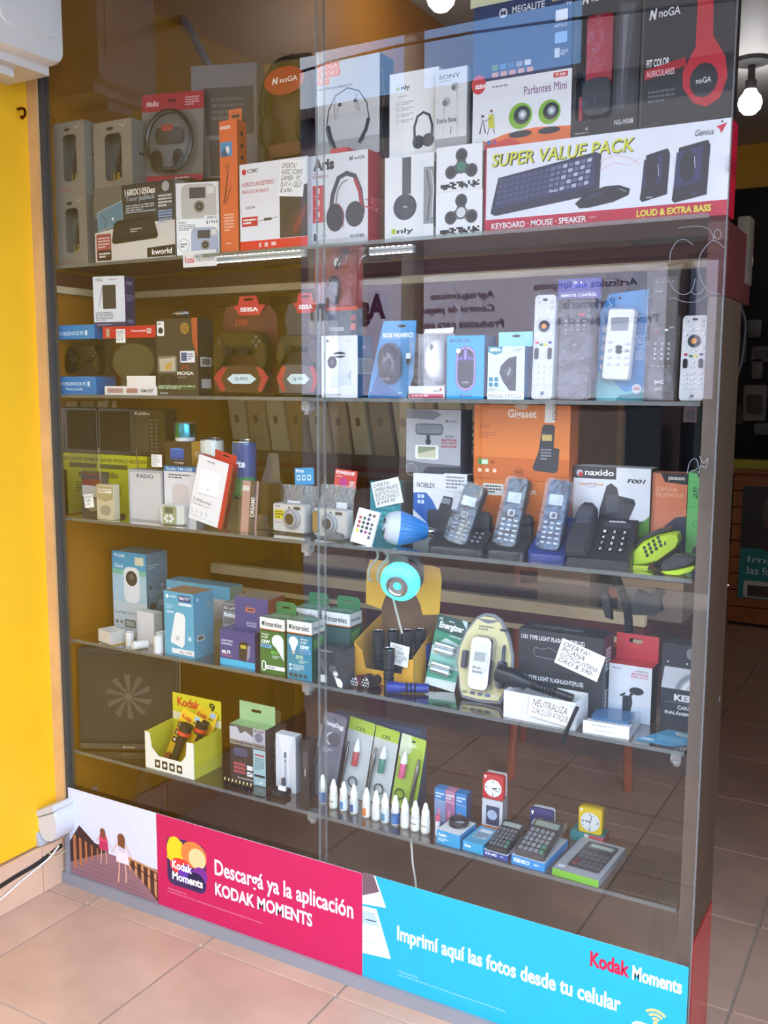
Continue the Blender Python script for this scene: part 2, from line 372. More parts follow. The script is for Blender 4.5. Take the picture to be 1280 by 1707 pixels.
# left wall: yellow, running from the pavement into the shop
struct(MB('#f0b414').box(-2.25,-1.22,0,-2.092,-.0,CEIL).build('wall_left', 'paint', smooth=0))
struct(MB('#a2660e').box(-2.25,0,0,-2.07,FARY,CEIL).build('wall_left_inside', 'paint', smooth=0))  # same yellow wall, its colour darkened to imitate the dim interior
bl = struct(MB('#8a6a52').box(-2.095,-1.22,0,-2.083,-.0,.132).build('baseboard_left', 'stone', smooth=0))
for k in range(4):
    y1 = -.085-.33*(k-1) if k else -.004; y0 = -.085-.33*k+.003
    MB('#cfa98c').slab(0,0,(y1-y0),.13,0,.012,.001,ch=.0015,n=1,M=Matrix.Translation((-2.071,y0,0)) @ Matrix.Rotation(math.pi/2,4,'Z')).build('tile', 'tilemat', bl, 30)
struct(MB('#c9a06a').box(-2.092,-.012,.13,-2.056,.02,CEIL).build('trim_1', 'wood', smooth=0))
struct(MB('#4a453f').box(-2.056,-.006,.02,-2.044,.02,CEIL).build('trim_2', 'rubber', smooth=0))
struct(MB('#86868a').box(-2.082,-.020,0,XR+.002,.022,.032).box(-2.056,-.018,.032,-2.044,.0,.16).build('trim_3', 'paint', smooth=0))
struct(MB('#d9a01a').box(-2.07,FARY,0,3,FARY+.1,CEIL).build('wall_back', 'paint', smooth=0))
struct(MB('#c8c4c2').box(-2.25,0,CEIL,3,FARY+.1,CEIL+.1).build('ceiling', 'paint', smooth=0))
struct(MB('#bfb7ae').box(3,0,0,3.1,FARY,CEIL).build('wall_right', 'paint', smooth=0))
struct(MB('#b9a58c').box(.45,-.02,0,3.1,.06,CEIL).build('wall_front_light_block', 'paint', smooth=0))  # unseen wall added beside the doorway to keep daylight out of the shop
struct(MB('#8a8078').box(-2.25,-.02,2.46,XR+.002,.06,6.5).box(XR+.002,-.02,2.12,3.1,.06,6.5).box(-12,-.02,-.2,-2.25,.1,6.5).box(3.1,-.02,-.2,12,.1,6.5).build('wall_front_upper_sunshade', 'paint', smooth=0))  # unseen; lintel, height and side wings shaped to block sun and daylight
struct(MB('#6a625e').box(-3.2,-1.0,2.485,3.2,-.02,2.62).build('roof_awning', 'paint', smooth=0))
# glass front: two panes that overlap at the seam
def pane(name, x0, x1, y, seam, z1=2.46):
    o = struct(MB().box(x0,y-.0025,.032,x1,y+.0025,z1).build(name, 'pane', smooth=0))
    for xx in seam: MB('#cfd8d6').box(xx-.0012,y-.0028,.033,xx+.0012,y+.0028,z1-.001).build('pane_edge', 'edgeglass', o, 0)
    return o
pane('window_1', XL, XS+.006, .004, [XS+.006]); pane('window_2', XS-.006, XR, -.006, [XS-.006, XR-.001])
# side board of the cabinet and its red foot, the dark red rail round the top
sb = struct(MB('#463424').box(XR-.029,.004,.032,XR-.001,.176,1.56).build('wall_side_panel', 'paint', smooth=0))
MB('#5a4b40').box(XR-.029,.0015,.033,XR-.0015,.0038,1.56).build('lit_front_strip', 'paint', sb, 0)  # front face painted lighter than the darkened board, imitating daylight on it
MB('#a01420').box(XR-.001,.002,.0,XR+.001,.176,.335).build('red_foot_panel', 'gloss', sb, 0)
rail = MB('#4a1a17')
za, zb_ = at(1000,441,.25).z, 1.694; zc = at(1000,455,.25).z
def railbox(x0,y0,x1,y1,nm):
    o = struct(MB('#4d1d18').box(x0,y0,za,x1,y1,zb_).build(nm, 'wood', smooth=0)); MB('#c9b48e').box(x0,y0-.003,zc,x1,y1,za).build('cream_edge', 'wood', o, 0)
railbox(-2.068,.25,XR-.0,.27,'beam_back'); railbox(-2.069,.024,-2.05,.25,'beam_left')
struct(MB('#4d1d18').box(XR-.034,.004,1.561,XR+.0,.249,1.69).build('beam_right', 'wood', smooth=0))
# glass shelves
for nm, z, d in (('uppermost glass shelf, carrying headphone boxes and the keyboard set', Z1, .25), ('second glass shelf from the top, carrying gamepads, mice and remotes', Z2, .22),
                 ('middle glass shelf, carrying radios, cameras and telephones', Z3, .23), ('fourth glass shelf, carrying light bulb boxes and torches', Z4, .235), ('lowest glass shelf, carrying bottles, clocks and calculators', Z5, .235)):
    x0 = -2.04; o = MB().box(x0,.018,z-.008,XR-.037,.018+d,z-.0002).build('glass_shelf', 'shelfglass', smooth=0)
    tag(o, nm, 'shelf', 'glass shelves of the showcase')
    MB('#9fb0aa').box(x0,.0165,z-.0082,XR-.037,.018,z).build('front_edge', 'edgeglass', o, 0)
for i, (px, py, z, w) in enumerate(((507,675,Z2,'under the gamepad blister beside the pane seam'),(507,905,Z3,'below the silver cameras beside the pane seam'),(508,1137,Z4,'below the blue bulb box beside the pane seam'),(517,1365,Z5,'below the first dropper bottle beside the pane seam'),(1128,1212,Z4,'at the right end below the blue leaflet'))):
    p = at(px, py, .03); o = MB().slab(-.011,-.024,.011,-.0005,-.012,.012,.004,ch=.002).slab(-.006,-.032,.006,-.024,-.006,.006,.002).build('shelf_bracket', 'bubble'); o.location = (p.x, .045, z-.008)
    tag(o, 'small clear plastic shelf bracket '+w, 'bracket', 'clear shelf brackets')
p = at(1158,683,.03); o = MB('#3a2320').slab(-.012,-.03,.012,-.001,-.01,.012,.002).slab(-.007,-.024,.007,-.008,-.012,-.01,.001,col='#0c0c0c').build('shelf_latch', 'plastic'); o.location = (p.x-.006,.03,Z2-.008); tag(o, 'small black and red latch under the shelf end below the last remote', 'latch')
# LED strips under the top shelf
for a, b, ya, w in (((338,440),(510,428),.07,'below the headset and kiosk boxes'),((617,424),(690,418),.12,'below the white headphone box')):
    p, q = at(*a, ya), at(*b, ya); x0, x1 = p.x, q.x
    o = MB('#e8f0f4').box(0,-.006,-.007,x1-x0,.006,0).build('led_strip', 'plastic', smooth=0); o.location = (x0, ya, Z1-.0085)
    tag(o, 'white LED strip light under the top shelf '+w, 'light strip', 'LED strips under the top shelf')
    n = int((x1-x0)/.014)
    for k in range(n): MB('#eaf6ff').box(.003+k*.014,-.0066,-.0066,.011+k*.014,-.0005,-.0074).build('diode', 'ledstrip', o, 0)
# ---------- rack behind the showcase ----------
rk = empty('storage_rack', 'dark red storage rack with cream-edged boards standing behind the showcase', 'rack', Matrix.Translation((0,.62,0)))
for z, h in ((.79,.035),(1.165,.018)):
    b = MB('#5e1f1a').box(-2.04,0,z-h,-.62,.30,z).build('board', 'wood', rk, 0)
    MB('#dcc9a2' if z < 1 else '#5a4430').box(-2.04,-.006,z,-.62,.02,z+.032).box(-2.04,-.006,z-h-.014,-.62,.0,z-h).build('edge_strip', 'wood', b, 0)
for px, c in ((470,'#7a4416'),(627,'#6e1418')):
    x = at(px, 900, .94).x; MB(c).box(x-.026,.301,0,x+.026,.35,1.70).build('upright', 'wood', rk, 0)
ORD = 'first second third fourth fifth sixth seventh eighth ninth tenth eleventh twelfth thirteenth fourteenth fifteenth sixteenth seventeenth eighteenth nineteenth twentieth'.split()
R = random.Random(3)
x = -2.0
for k in range(26):
    w = R.uniform(.055,.07); c = ('#c9b387','#bfa678','#d2c096','#a98f63')[k % 4]
    o = MB(c).slab(0,0,w,.18,0,.2,.002,ch=.002,n=1).slab(w*.35,.10,w*.62,.125,-.0006,.0,.002,col='#8a7350').build('file_box', 'card', smooth=30)
    o.matrix_world = Matrix.Translation((x,.70,1.166+w*.157)) @ Matrix.Rotation(math.radians(-9), 4, 'Y') @ Matrix.Translation((0,0,.0))
    tag(o, ORD[k]+' tan file box from the left on the rack behind the showcase', 'file box', 'file boxes on the rack behind the showcase')
    x += w+.016
    if x > -1.0: break
for px, w, h, c, lab in ((960,.15,.16,'#8a7058','plain brown cardboard carton on the rack behind the hanging phone holder'),(1110,.17,.19,'#7d6a5a','taller grey-brown cardboard carton on the rack beside the right end board')):
    p = at(px, 980, .66); o = MB(c).box(-w/2,0,0,w/2,.18,h).box(-w/2,-.001,h*.45,w/2,0,h*.55,col='#a58c6c').build('cardboard_carton', 'card', smooth=0); o.location = (p.x-.05,.70,.791); tag(o, lab, 'carton')
# orange plastic chair behind the rack
ch = empty('plastic_chair', 'orange plastic chair with a slatted back standing behind the showcase', 'chair', Matrix.Translation((atz(965,1290,0).x, 1.35, 0)) @ Matrix.Rotation(math.radians(15),4,'Z'))
MB('#b4521c').slab(-.21,.0,.21,.40,0,.03,.05,M=Matrix.Translation((0,0,.43)) @ Matrix.Rotation(math.radians(90),4,'X') @ Matrix.Rotation(math.pi,4,'X') @ Matrix.Scale(-1,4,(0,0,1)) if False else Matrix(((1,0,0,0),(0,0,1,0),(0,-1,0,.43),(0,0,0,1)))).build('seat', 'plastic', ch)
for sx in (-.19,.19):
    for sy in (.03,.37): MB('#b4521c').tube([(sx*1.08,sy*1.0+(.02 if sy > .2 else -.02),0),(sx,sy,.42)],.016,8).build('leg', 'plastic', ch)
    MB('#b4521c').tube([(sx,.0,.42),(sx,-.06,.84)],.014,8).build('back_post', 'plastic', ch)
for k in range(4): MB('#b4521c').box(-.19,-.06+.012*(3-k),.52+.085*k,.19,-.045+.012*(3-k),.56+.085*k).build('back_slat', 'plastic', ch, 0)
# ---------- shop interior on the right ----------
ct = empty('counter', 'wooden slatwall shop counter with a teal photo poster', 'counter', Matrix.Translation((-1.02,4.1,0)))
for k in range(9): MB('#a3602f').box(0,0,.02+.098*k,2.2,.03,.02+.098*k+.09).build('slat', 'wood', ct, 0)
MB('#2c1a10').box(0,.03,0,2.2,.5,.9).build('body', 'wood', ct, 0); MB('#8a5228').box(-.02,-.02,.9,2.22,.55,.925).build('worktop', 'wood', ct, 0)
po = MB('#158a8c').box(0,-.006,0,.75,0,.66).build('counter_poster', 'card', smooth=0); p = at(1228,1015,4.09); po.location = (p.x+.0,4.099,.17); tag(po, 'teal photo printing poster on the front of the wooden counter', 'poster')
a = Art(po,(0,-.006,0),(.75,0,0),(0,0,.66),(0,-1,0)); a.rect(0,0,1,.55,'#2a2326'); a.ell(.45,.22,.3,.3,'#5a4540'); a.ell(.5,.5,.4,.1,'#3b2a2c'); a.T('Imprimí aquí',.06,.62,.8,.69,'#bfe6e8'); a.T('las fotos desde tu celular',.06,.71,.95,.78,'#bfe6e8'); a.rr(.04,.84,.42,.99,'#cfd4d2'); a.rect(.07,.88,.39,.98,'#4a4440')
o = MB('#a8a31f').slab(-.14,0,.14,.05,0,.1,.004).build('yellow_case', 'plastic'); p = at(1255,790,4.15); o.location = (p.x,4.15,.926); tag(o, 'low yellow-green case lying on the wooden counter', 'case')
dw = struct(MB('#14110f').box(-2.0,5.22,.3,3,5.29,2.72).build('wall_display_board', 'matte', smooth=0))
for i, (px, py, w, h, c) in enumerate(((1256,548,.10,.12,'#34302f'),(1270,590,.13,.10,'#55504f'),(1262,615,.07,.13,'#3c2c2c'),(1258,672,.15,.24,'#6a6967'),(1290,672,.06,.2,'#3d3a3a'),(1270,715,.1,.08,'#2f2b2a'),(1234,690,.04,.14,'#201c1c'),(1238,580,.06,.2,'#221f20'))):
    p = at(px, py, 5.2); o = MB(c).slab(-w/2,-h/2,w/2,h/2,0,.02,.012).slab(-w*.36,-h*.3,w*.36,h*.25,-.012,0,.02,col='#1a1a1c').build('accessory_pack', 'gloss'); o.location = (p.x,5.195,p.z)
    tag(o, ('dark','pale grey','narrow reddish','large light grey','tall dark grey','small flat dark','narrow black','tall black')[i]+' accessory pack hanging on the black display wall past the doorway', 'package', 'packs on the black display wall')
# ceiling lamps
def bulb_lamp(p, lab, r=.06):
    t = empty('ceiling_lamp', lab, 'lamp', Matrix.Translation(p)); n = CEIL-p.z
    MB('#555').lathe([(.0,n),(.09,n),(.085,n-.02),(.02,n-.03)],20).build('ceiling_rose', 'plastic', t); MB('#3a3838').lathe([(.018,n-.03),(.018,r+.05),(.028,r+.05),(.028,r),(.0,r)],16).build('socket', 'plastic', t)
    MB('#fff').lathe([(0,-r),(r*.5,-r*.88),(r*.86,-r*.5),(r,0),(r*.9,r*.45),(r*.55,r*.9),(.026,r*1.2)],20).build('bulb', 'lamp', t)
bulb_lamp(at(1250,172,3.5), 'lit white bulb on the ceiling beyond the keyboard box', .058); bulb_lamp(at(735,-6,1.6), 'lit white globe bulb at the ceiling above the phone-box sign row', .055)
o = MB('#9aa0ad').tube([at(362,138,.32),at(322,60,.5),at(270,-30,.75)],.011,8).build('ceiling_strut', 'plastic'); tag(o, 'pale grey diagonal strut rising behind the top row of boxes', 'strut')
# sensor box on the cabinet corner
p = at(1226,430,.19); q = at(1247,430,.19); o = MB('#5a5042').slab(0,0,q.x-p.x,.128,0,.05,.002,ch=.002).plate(ellp(.008,.014,.005,.005,12),-.0008,.0,col='#5a4f44').build('sensor_box', 'plastic'); o.location = (p.x,.19,at(1226,474,.19).z); tag(o, 'small beige box fixed to the corner of the cabinet beside the keyboard box', 'box')
o = MB('#15110f').tube(spline([(p.x+.01,.2,1.555),(p.x-.004,.19,1.50),(p.x+.008,.19,1.42),(p.x+.02,.19,1.45),(p.x+.022,.2,1.52),(p.x+.012,.2,1.554)],5),.004,6).build('cable_loop', 'rubber'); tag(o, 'dark cable loop hanging below the beige corner box', 'cable')
# ---------- fittings on the outer wall ----------
t = empty('wall_unit', 'white plastic wall unit hanging high on the yellow wall', 'wall unit', Matrix.Translation((-2.092,-.05,2.145)))
MB('#dcd3c4').slab(0,.0,.22,.42,0,.185,.03,ch=.012,M=Matrix(((0,-1,0,.185),(-1,0,0,0),(0,0,1,0.02),(0,0,0,1)))).build('casing', 'plastic', t)
MB('#e2d9ca').slab(.03,.05,.19,.36,0,.004,.03,ch=.003,M=Matrix(((0,-1,0,.189),(-1,0,0,0),(0,0,1,.02),(0,0,0,1)))).build('front_panel', 'gloss', t)
MB('#cfc7b8').box(0,-.2,-.0,.15,-.02,.03).box(.015,-.19,-.02,.12,-.1,0).build('base_tray', 'plastic', t, 0); MB('#a8a49c').lathe([(0,0),(.008,0),(.008,.006),(0,.008)],10,M=Matrix.Translation((.07,-.15,-.027))).build('screw', 'metal', t)
o = MB('#5a2c12').tube(spline([(0,0,.012),(.022,0,.01),(.026,0,-.004),(.014,0,-.012),(.012,0,-.006)],4),.0035,6).build('wall_hook', 'metal'); p = atx(30,190,-2.088); o.location = p; tag(o, 'small rusty hook screwed into the yellow wall', 'hook')
jb = empty('junction_box', 'white rounded junction box at the foot of the yellow wall corner', 'junction box', Matrix.Translation((-2.075,-.035,.135)) @ Matrix.Rotation(math.radians(-24),4,'Y'))
MB('#bcbcbe').slab(-.012,.078,.094,.096,-.045,.03,.006,ch=.003).build('lid_rim', 'plastic', jb)
MB('#c2c2c4').plate([(.0,.078),(.0,.02),(.012,.006),(.035,.0),(.058,.008),(.076,.03),(.085,.06),(.086,.078)],-.04,.026,ch=.006).build('cover', 'plastic', jb)
MB('#aaaaac').box(-.016,-.05,.0,-.002,.03,.1).build('back_plate', 'plastic', jb, 0)
for c, r, pts, nm, lab in (('#2a2320',.011,[(100,1408),(60,1438),(20,1462),(-20,1488)],'black_conduit','black conduit running along the top of the wall skirting'),('#d8d2c4',.0028,[(98,1410),(80,1432),(40,1465),(5,1496),(-25,1520)],'white_wire','thin white wire hanging from the junction box along the skirting'),('#c9b98c',.002,[(110,1400),(108,1418),(92,1428),(82,1422)],'short_wire','short looping cream wire end under the junction box')):
    o = MB(c).tube(spline([atx(*q, -2.064 if nm != 'black_conduit' else -2.078) for q in pts],5), r, 7).build(nm, 'plastic'); tag(o, lab, 'cable')
# ---------- window stickers ----------
def sticker(x0, x1, z0, z1, lab):
    o = MB('#d8dae0').plate(rrect(x0,z0,x1,z1,.006,3),-.0105,-.0097).build('window_sticker', 'card', smooth=0); tag(o, lab, 'sticker', 'photo app stickers along the foot of the glass')
    return Art(o,(x0,-.0105,z0),(x1-x0,0,0),(0,0,z1-z0),(0,-1,0),step=3e-5)
XA = -1.084
a = sticker(XL+.002, XA, .030, .285, 'pink sticker with beach walk photo on the foot of the glass')
f = .342
a.rect(0,0,f,.86,'#cdd2e2'); a.rect(0,.62,f,1,'#8f6a6e')
a.poly([(0,.62),(0,.98),(f*.12,.85),(f*.45,.66),(f*.45,.56),(f*.3,.55),(f*.12,.40)],'#3c2421'); a.poly([(0,.86),(0,1),(f,1),(f*.9,.9),(f*.62,.62),(f*.42,.62)],'#8b656b')
for k in range(6): a.line([(f*.02,.99-.06*k),(f*(.95-.07*k),.99-.045*k)],.0012,'#5d4148')
for k in range(5): a.poly([(f*(.04+.07*k),.52+.02*k),(f*(.075+.065*k),.53+.02*k),(f*(.075+.065*k),.9-.05*k),(f*(.04+.07*k),.93-.05*k)],'#b06a3e')
a.poly([(f*.66,.58),(f,.66),(f,.98),(f*.72,.7)],'#4a2c22')
for k in range(5): a.poly([(f*(.68+.07*k),.58+.02*k),(f*(.705+.07*k),.59+.02*k),(f*(.705+.07*k),.74+.05*k),(f*(.68+.07*k),.70+.05*k)],'#c48a5c')
a.line([(f*.66,.585),(f,.645)],.005,'#b98457'); a.line([(f*.66,.645),(f,.75)],.003,'#201512')
def girl(u, v, s, top, skirt):
    a.line([(u-.010*s,v+.26*s),(u-.012*s,v+.40*s),(u-.016*s,v+.52*s)],.0042*s,'#d9a88c'); a.line([(u+.010*s,v+.26*s),(u+.014*s,v+.40*s),(u+.012*s,v+.5*s)],.0042*s,'#d9a88c')
    a.poly([(u-.018*s,v+.09*s),(u+.018*s,v+.09*s),(u+.026*s,v+.3*s),(u-.022*s,v+.3*s)],skirt); a.poly([(u-.018*s,v+.08*s),(u+.018*s,v+.08*s),(u+.014*s,v+.18*s),(u-.014*s,v+.18*s)],top)
    a.line([(u+.016*s,v+.1*s),(u+.04*s,v+.24*s)],.003*s,'#d9a88c'); a.line([(u-.016*s,v+.1*s),(u-.038*s,v+.22*s)],.003*s,'#d9a88c')
    a.ell(u,v+.045*s,.011*s,.045*s,'#d9a88c'); a.ell(u-.001,v+.04*s,.0135*s,.055*s,'#7a4526'); a.poly([(u-.014*s,v+.04*s),(u+.013*s,v+.04*s),(u+.011*s,v+.14*s),(u-.013*s,v+.12*s)],'#7a4526')
girl(f*.40,.36,.78,'#d23a62','#b52a58'); girl(f*.61,.36,1.05,'#c9c2d2','#e3d6da')
a.rect(f,0,1,1,'#bd1650')
u0, u1, v0, v1 = .378, .515, .20, .72
a.rr(u0,v0,u1,v1,'#3a2350',.16); a.poly([(u0+.01,v0+.02),(u0+.055,v0+.03),(u0+.06,v0+.2),(u0+.0,v0+.25)],'#f5d21c'); a.ell(u0+.03,v0+.15,.030,.16,'#f4c61c'); a.ell(u1-.042,v0+.13,.045,.14,'#f07a3a'); a.ell(u1-.03,v0+.16,.03,.11,'#e9c28a'); a.ell(u0+.05,v0+.3,.04,.09,'#d8352f'); a.ell(u1-.02,v0+.33,.025,.09,'#7a2b8a'); a.ell(u0+.07,v0+.36,.03,.10,'#5b2f9a'); a.ell(u1-.035,v1-.12,.03,.09,'#1c1640')
a.T('Kodak',u0+.018,v0+.25,u0+.088,v0+.34,'#ffffff',.03); a.T('Moments',u0+.018,v0+.37,u1-.012,v0+.46,'#ffffff',.03)
a.T('Descargá ya la aplicación',.545,.30,.975,.515,'#ececee',.02); a.T('KODAK MOMENTS',.545,.545,.855,.68,'#ececee',.03)
a.T('© 2016 Kodak Alaris Inc.',.378,.765,.445,.785,'#e6a0bb',.0); a.T('La marca Kodak, Kodak Moments y el diseño de Kodak son utilizados bajo la licencia de Eastman Kodak Company.',.378,.80,.70,.822,'#e6a0bb',.0)
a = sticker(XA+.0005, XR-.004, .030, .288, 'turquoise phone printing sticker on the foot of the glass')
a.rect(0,0,1,1,'#1ba3bd'); a.poly([(0,0),(.045,0),(.085,.27),(0,.3)],'#e8e6ea'); a.poly([(.0,.0),(.04,.0),(.06,.14),(.0,.22)],'#6b5258'); a.poly([(0,.32),(.05,.31),(.103,.74),(0,.77)],'#eef2f6'); a.poly([(0,.36),(.045,.35),(.06,.47),(0,.49)],'#a8bed0'); a.line([(.01,.44),(.05,.43)],.003,'#44565f'); a.line([(.0,.66),(.07,.62)],.004,'#b7c6d2')
a.T('Imprimí aquí las fotos desde tu celular',.125,.40,.825,.58,'#ffffff',.025); a.T('Kodak',.735,.10,.845,.23,'#c01840',.04); a.T('Moments',.853,.115,.985,.235,'#ffffff',.03)
for k in range(3): a.ring(.92,.53,.012+.012*k,.0055,'#d9b878',a0=225,a1=315,n=8)
a.ell(.92,.53,.006,None,'#d9b878')
a.rr(.855,.56,.99,1.2 if False else .999,'#e9edf2',.16); a.rect(.868,.69,.978,.999,'#f7f8fa'); a.rect(.868,.69,.978,.715,'#20222a'); a.T('Kodak Moments',.89,.735,.958,.765,'#333'); a.rect(.868,.79,.978,.999,'#b9a79c'); a.ell(.905,.9,.02,.1,'#4a3a34'); a.ell(.945,.92,.018,.09,'#6b5248'); a.line([(.91,.62),(.945,.625)],.002,'#9aa')
a.T('© 2016 Kodak Alaris Inc.',.128,.815,.20,.835,'#a8dfe8',.0); a.T('La marca Kodak, Kodak Moments y el diseño de Kodak son utilizados bajo la licencia de Eastman Kodak Company.',.128,.85,.49,.872,'#a8dfe8',.0)
# ---------- across the street (seen mirrored in the glass) ----------
struct(MB('#8d8a88').box(-30,-5,-.17,20,-1.66,-.02).build('sidewalk', 'stone', smooth=0)); struct(MB('#4c4b4d').box(-30,-30,-.3,20,-5,-.17).build('road', 'stone', smooth=0))
hs = empty('opposite_house', 'low grey shop building across the street with a long lilac sign', 'building', Matrix.Translation((0,-11,0)))
MB('#77706e').box(-16,-6,-.2,6,0,5.35).build('facade', 'paint', hs, 0); MB('#4d3b37').box(-16.2,-6,5.35,6.2,.25,5.5).build('roof', 'paint', hs, 0); MB('#3a302e').box(-16,0,3.05,6,.08,3.2).build('canopy', 'paint', hs, 0)
sg = MB('#d2d0e6').box(-9.6,.05,1.25,-2.5,.12,2.96).build('sign_board', 'paint', hs, 0)
a = Art(sg,(-2.5,.12,1.25),(-7.1,0,0),(0,0,1.71),(0,1,0),'sign_lettering',step=.002)
a.T('AgroLim',.665,.12,.855,.40,'#241a3c',.05); a.T('Artículos de limpieza',.14,.10,.34,.17,'#4b4870'); a.T('Perfumería',.18,.24,.28,.31,'#4b4870'); a.T('Productos para el jardín',.10,.37,.33,.45,'#4b4870'); a.T('Agroquímicos',.42,.14,.56,.21,'#4b4870'); a.T('Control de plagas',.42,.25,.58,.32,'#4b4870'); a.T('Productos para piscinas',.40,.37,.62,.45,'#4b4870')
MB('#4e4443').box(-4.55,-7,5.35,6,-.5,9).build('upper_storey', 'paint', hs, 0); MB('#3a2b28').box(-4.75,-7.2,9,6.2,-.3,9.15).build('upper_roof', 'paint', hs, 0)
for xx in (-7.82,-2.95): MB('#3b2d2b').box(xx-.12,.12,-.2,xx+.12,.3,3.05).build('post', 'paint', hs, 0)
for k in range(3): MB('#3f4850').box(-12+4.2*k,-.01,-.1,-9.9+4.2*k,.04,1.2).build('shop_door', 'gloss', hs, 0)
o = MB('#8d8985').tube([(-4.7,-7,-.2),(-4.7,-7,6.2)],[.13,.09],10).build('utility_pole', 'stone'); tag(o, 'concrete utility pole across the road, mirrored in the glass against the sky', 'pole')
for k, (z0, z1, zm, r) in enumerate(((4.75,4.95,4.55,.022),(4.9,5.2,4.85,.014),(4.55,4.6,4.3,.014),(5.15,5.4,5.1,.01))):
    o = MB('#1c1c20').tube(spline([(-14,-6.8+.06*k,z0),(-9,-6.8+.06*k,zm),(-4.7,-6.8+.06*k,z1),(0,-6.8+.06*k,zm+.1),(5,-6.8+.06*k,z0)],6),r,5).build('power_line', 'rubber'); tag(o, ('thick lowest','thin upper','slack low','topmost hair-thin')[k]+' power line strung along the utility pole across the road', 'cable', 'power lines across the road')
# =====================================================================  SHELF 1 (top)
def hole(p, u0, v0, u1, v1, r=.006): return rrect(u0*p.w, (1-v1)*p.h, u1*p.w, (1-v0)*p.h, r)
def windowbox(p, wins, fr, sd, tp, m='card', r=.006):
    """hollow carton whose front has cut-out windows; shell part of an Empty"""
    w, h, d = p.w, p.h, p.d; t = .0012
    b = MB(fr); b.plate([(0,0),(w,0),(w,h),(0,h)],0,t,[hole(p,*q,r=r) for q in wins])
    b.box(0,t,0,t,d,h,sd).box(w-t,t,0,w,d,h,sd).box(t,t,0,w-t,d,t,sd).box(t,t,h-t,w-t,d,h,tp).box(t,d-t,t,w-t,d,h-t,fr)
    return b.build('box_shell', m, p.o, 0)
def headphones(M, parent, r, col, pad='#222', acc=None, cup=.024, name=None):
    """band + two cups, standing in local x,z plane"""
    band = [(r*math.cos(math.radians(a)), 0, r*1.15*math.sin(math.radians(a))) for a in range(-8, 189, 12)]
    MB(col).tube(band, .0055, 6, M=M).build('headband', 'plastic', parent)
    for s in (-1, 1):
        MB(acc or col).ball((s*r,0,-r*.25), cup*.6, cup*.9, cup*1.15, 14, 8, M=M).build('ear_cup', 'gloss', parent)
        MB(pad).ball((s*(r-cup*.45),0,-r*.25), cup*.45, cup*.85, cup*1.05, 12, 6, M=M).build('ear_pad', 'rubber', parent)
# three grey window boxes, front left
def greybox(lab, A, B, top, **k):
    p = carton('window_box', lab, 'box', A, B, top, body=False, depth=.055, group='grey window boxes', **k)
    windowbox(p, [(.30,.17,.74,.80)], '#8f897d', '#837e76', '#98917f', r=.012)
    a = front(p); a.ell(.45,.10,.10,.025,'#3a3430'); a.line([(.70,.06),(.78,.1),(.86,.04)],.001,'#e8e6e0'); a.fine(.1,.9,.85,.95,1,'#b06a62',3); a.fine(.55,.96,.85,.98,1,'#b06a62',4)
    a = rside(p)
    for k2 in range(3): a.line([(.2+.3*k2,.08),(.2+.3*k2,.92)],.0008,'#6e6e74'); 
    a.rect(.5,.42,.62,.46,'#222'); a.rect(.68,.42,.8,.46,'#222'); a.fine(.15,.6,.85,.8,4,'#7e7c7a',5)
    MB('#4b4038').tube(spline([(p.w*.36,p.d*.6,p.h*.25),(p.w*.44,p.d*.5,p.h*.5),(p.w*.6,p.d*.5,p.h*.7),(p.w*.66,p.d*.5,p.h*.45),(p.w*.5,p.d*.5,p.h*.28)],5),.006,7).build('cable_inside', 'rubber', p.o)
    MB('#c9a84a').box(p.w*.3,p.d*.5,p.h*.22,p.w*.66,p.d*.55,p.h*.34).build('inlay', 'card', p.o, 0)
    return p
g1 = greybox('grey window box at the bottom left end of the top shelf', (97,443), (147,443), 330, y=.05, zb=Z1)
g2 = greybox('grey window box stacked on top of the lower left one', (93,330), (143,327), 207, y=.05, zb=g1.top+.0005)
g3 = greybox('grey window box set higher, left of the pink-topped headphone pack', (158,312), (221,306), 188, y=.07, zb=Z1+.20)
kw0 = carton('plain_carton', 'plain grey carton under the higher grey window box, behind the TV tuner box', 'box', (158,440), (225,436), 330, y=.07, zb=Z1, depth=.06, front='#6f695f')
g3.o.location.z = kw0.top+.0005
# TV tuner box
p = carton('tv_tuner_box', 'TV tuner box with a black device picture', 'box', (160,441), (293,434), 315, y=.02, zb=Z1, depth=.045, front='#b8b4ac', side='#8d8a86')
a = front(p); a.rect(0,0,1,.5,'#6b6a62'); a.rect(.36,0,1,.52,'#2c3038'); a.rect(0,.52,1,1,'#d9d5cd'); a.poly([(0,.42),(.35,.3),(.35,.54),(0,.6)],'#2b4a5a'); a.poly([(.04,.33),(.36,.2),(.37,.5),(.05,.58)],'#5d8aa0'); a.line([(.04,.33),(.36,.2),(.37,.5),(.05,.58)],.001,'#e8e8e8',True); a.line([(.1,.36),(.16,.46),(.13,.54)],.002,'#222'); a.ell(.24,.43,.014,None,'#eee')
a.T('1680X1050ex',.40,.06,.78,.15,'#e9e9e4',.03); a.T('Tuner JetBlack',.41,.16,.77,.24,'#9fb0bd',.02); a.fine(.41,.27,.76,.36,3,'#b9c2c8',2); a.rect(.40,.36,.78,.38,'#8fa1ad'); a.ell(.9,.08,.045,None,'#a9a9b0'); a.rect(.80,.17,.98,.25,'#3c4a62'); a.rect(.80,.27,.98,.36,'#4b4a52'); a.rect(.80,.38,.98,.46,'#33507e'); a.fine(.81,.18,.97,.35,4,'#d8d8d0',4); a.fine(.81,.38,.97,.56,5,'#9fb6d8',6)
a.poly([(.25,.50),(.30,.46),(.74,.44),(.80,.70),(.78,.74),(.25,.77),(.22,.74)],'#17171a'); a.poly([(.27,.52),(.73,.48),(.77,.66),(.24,.72)],'#26272c'); a.fine(.46,.58,.60,.64,2,'#c9c9c9',7)
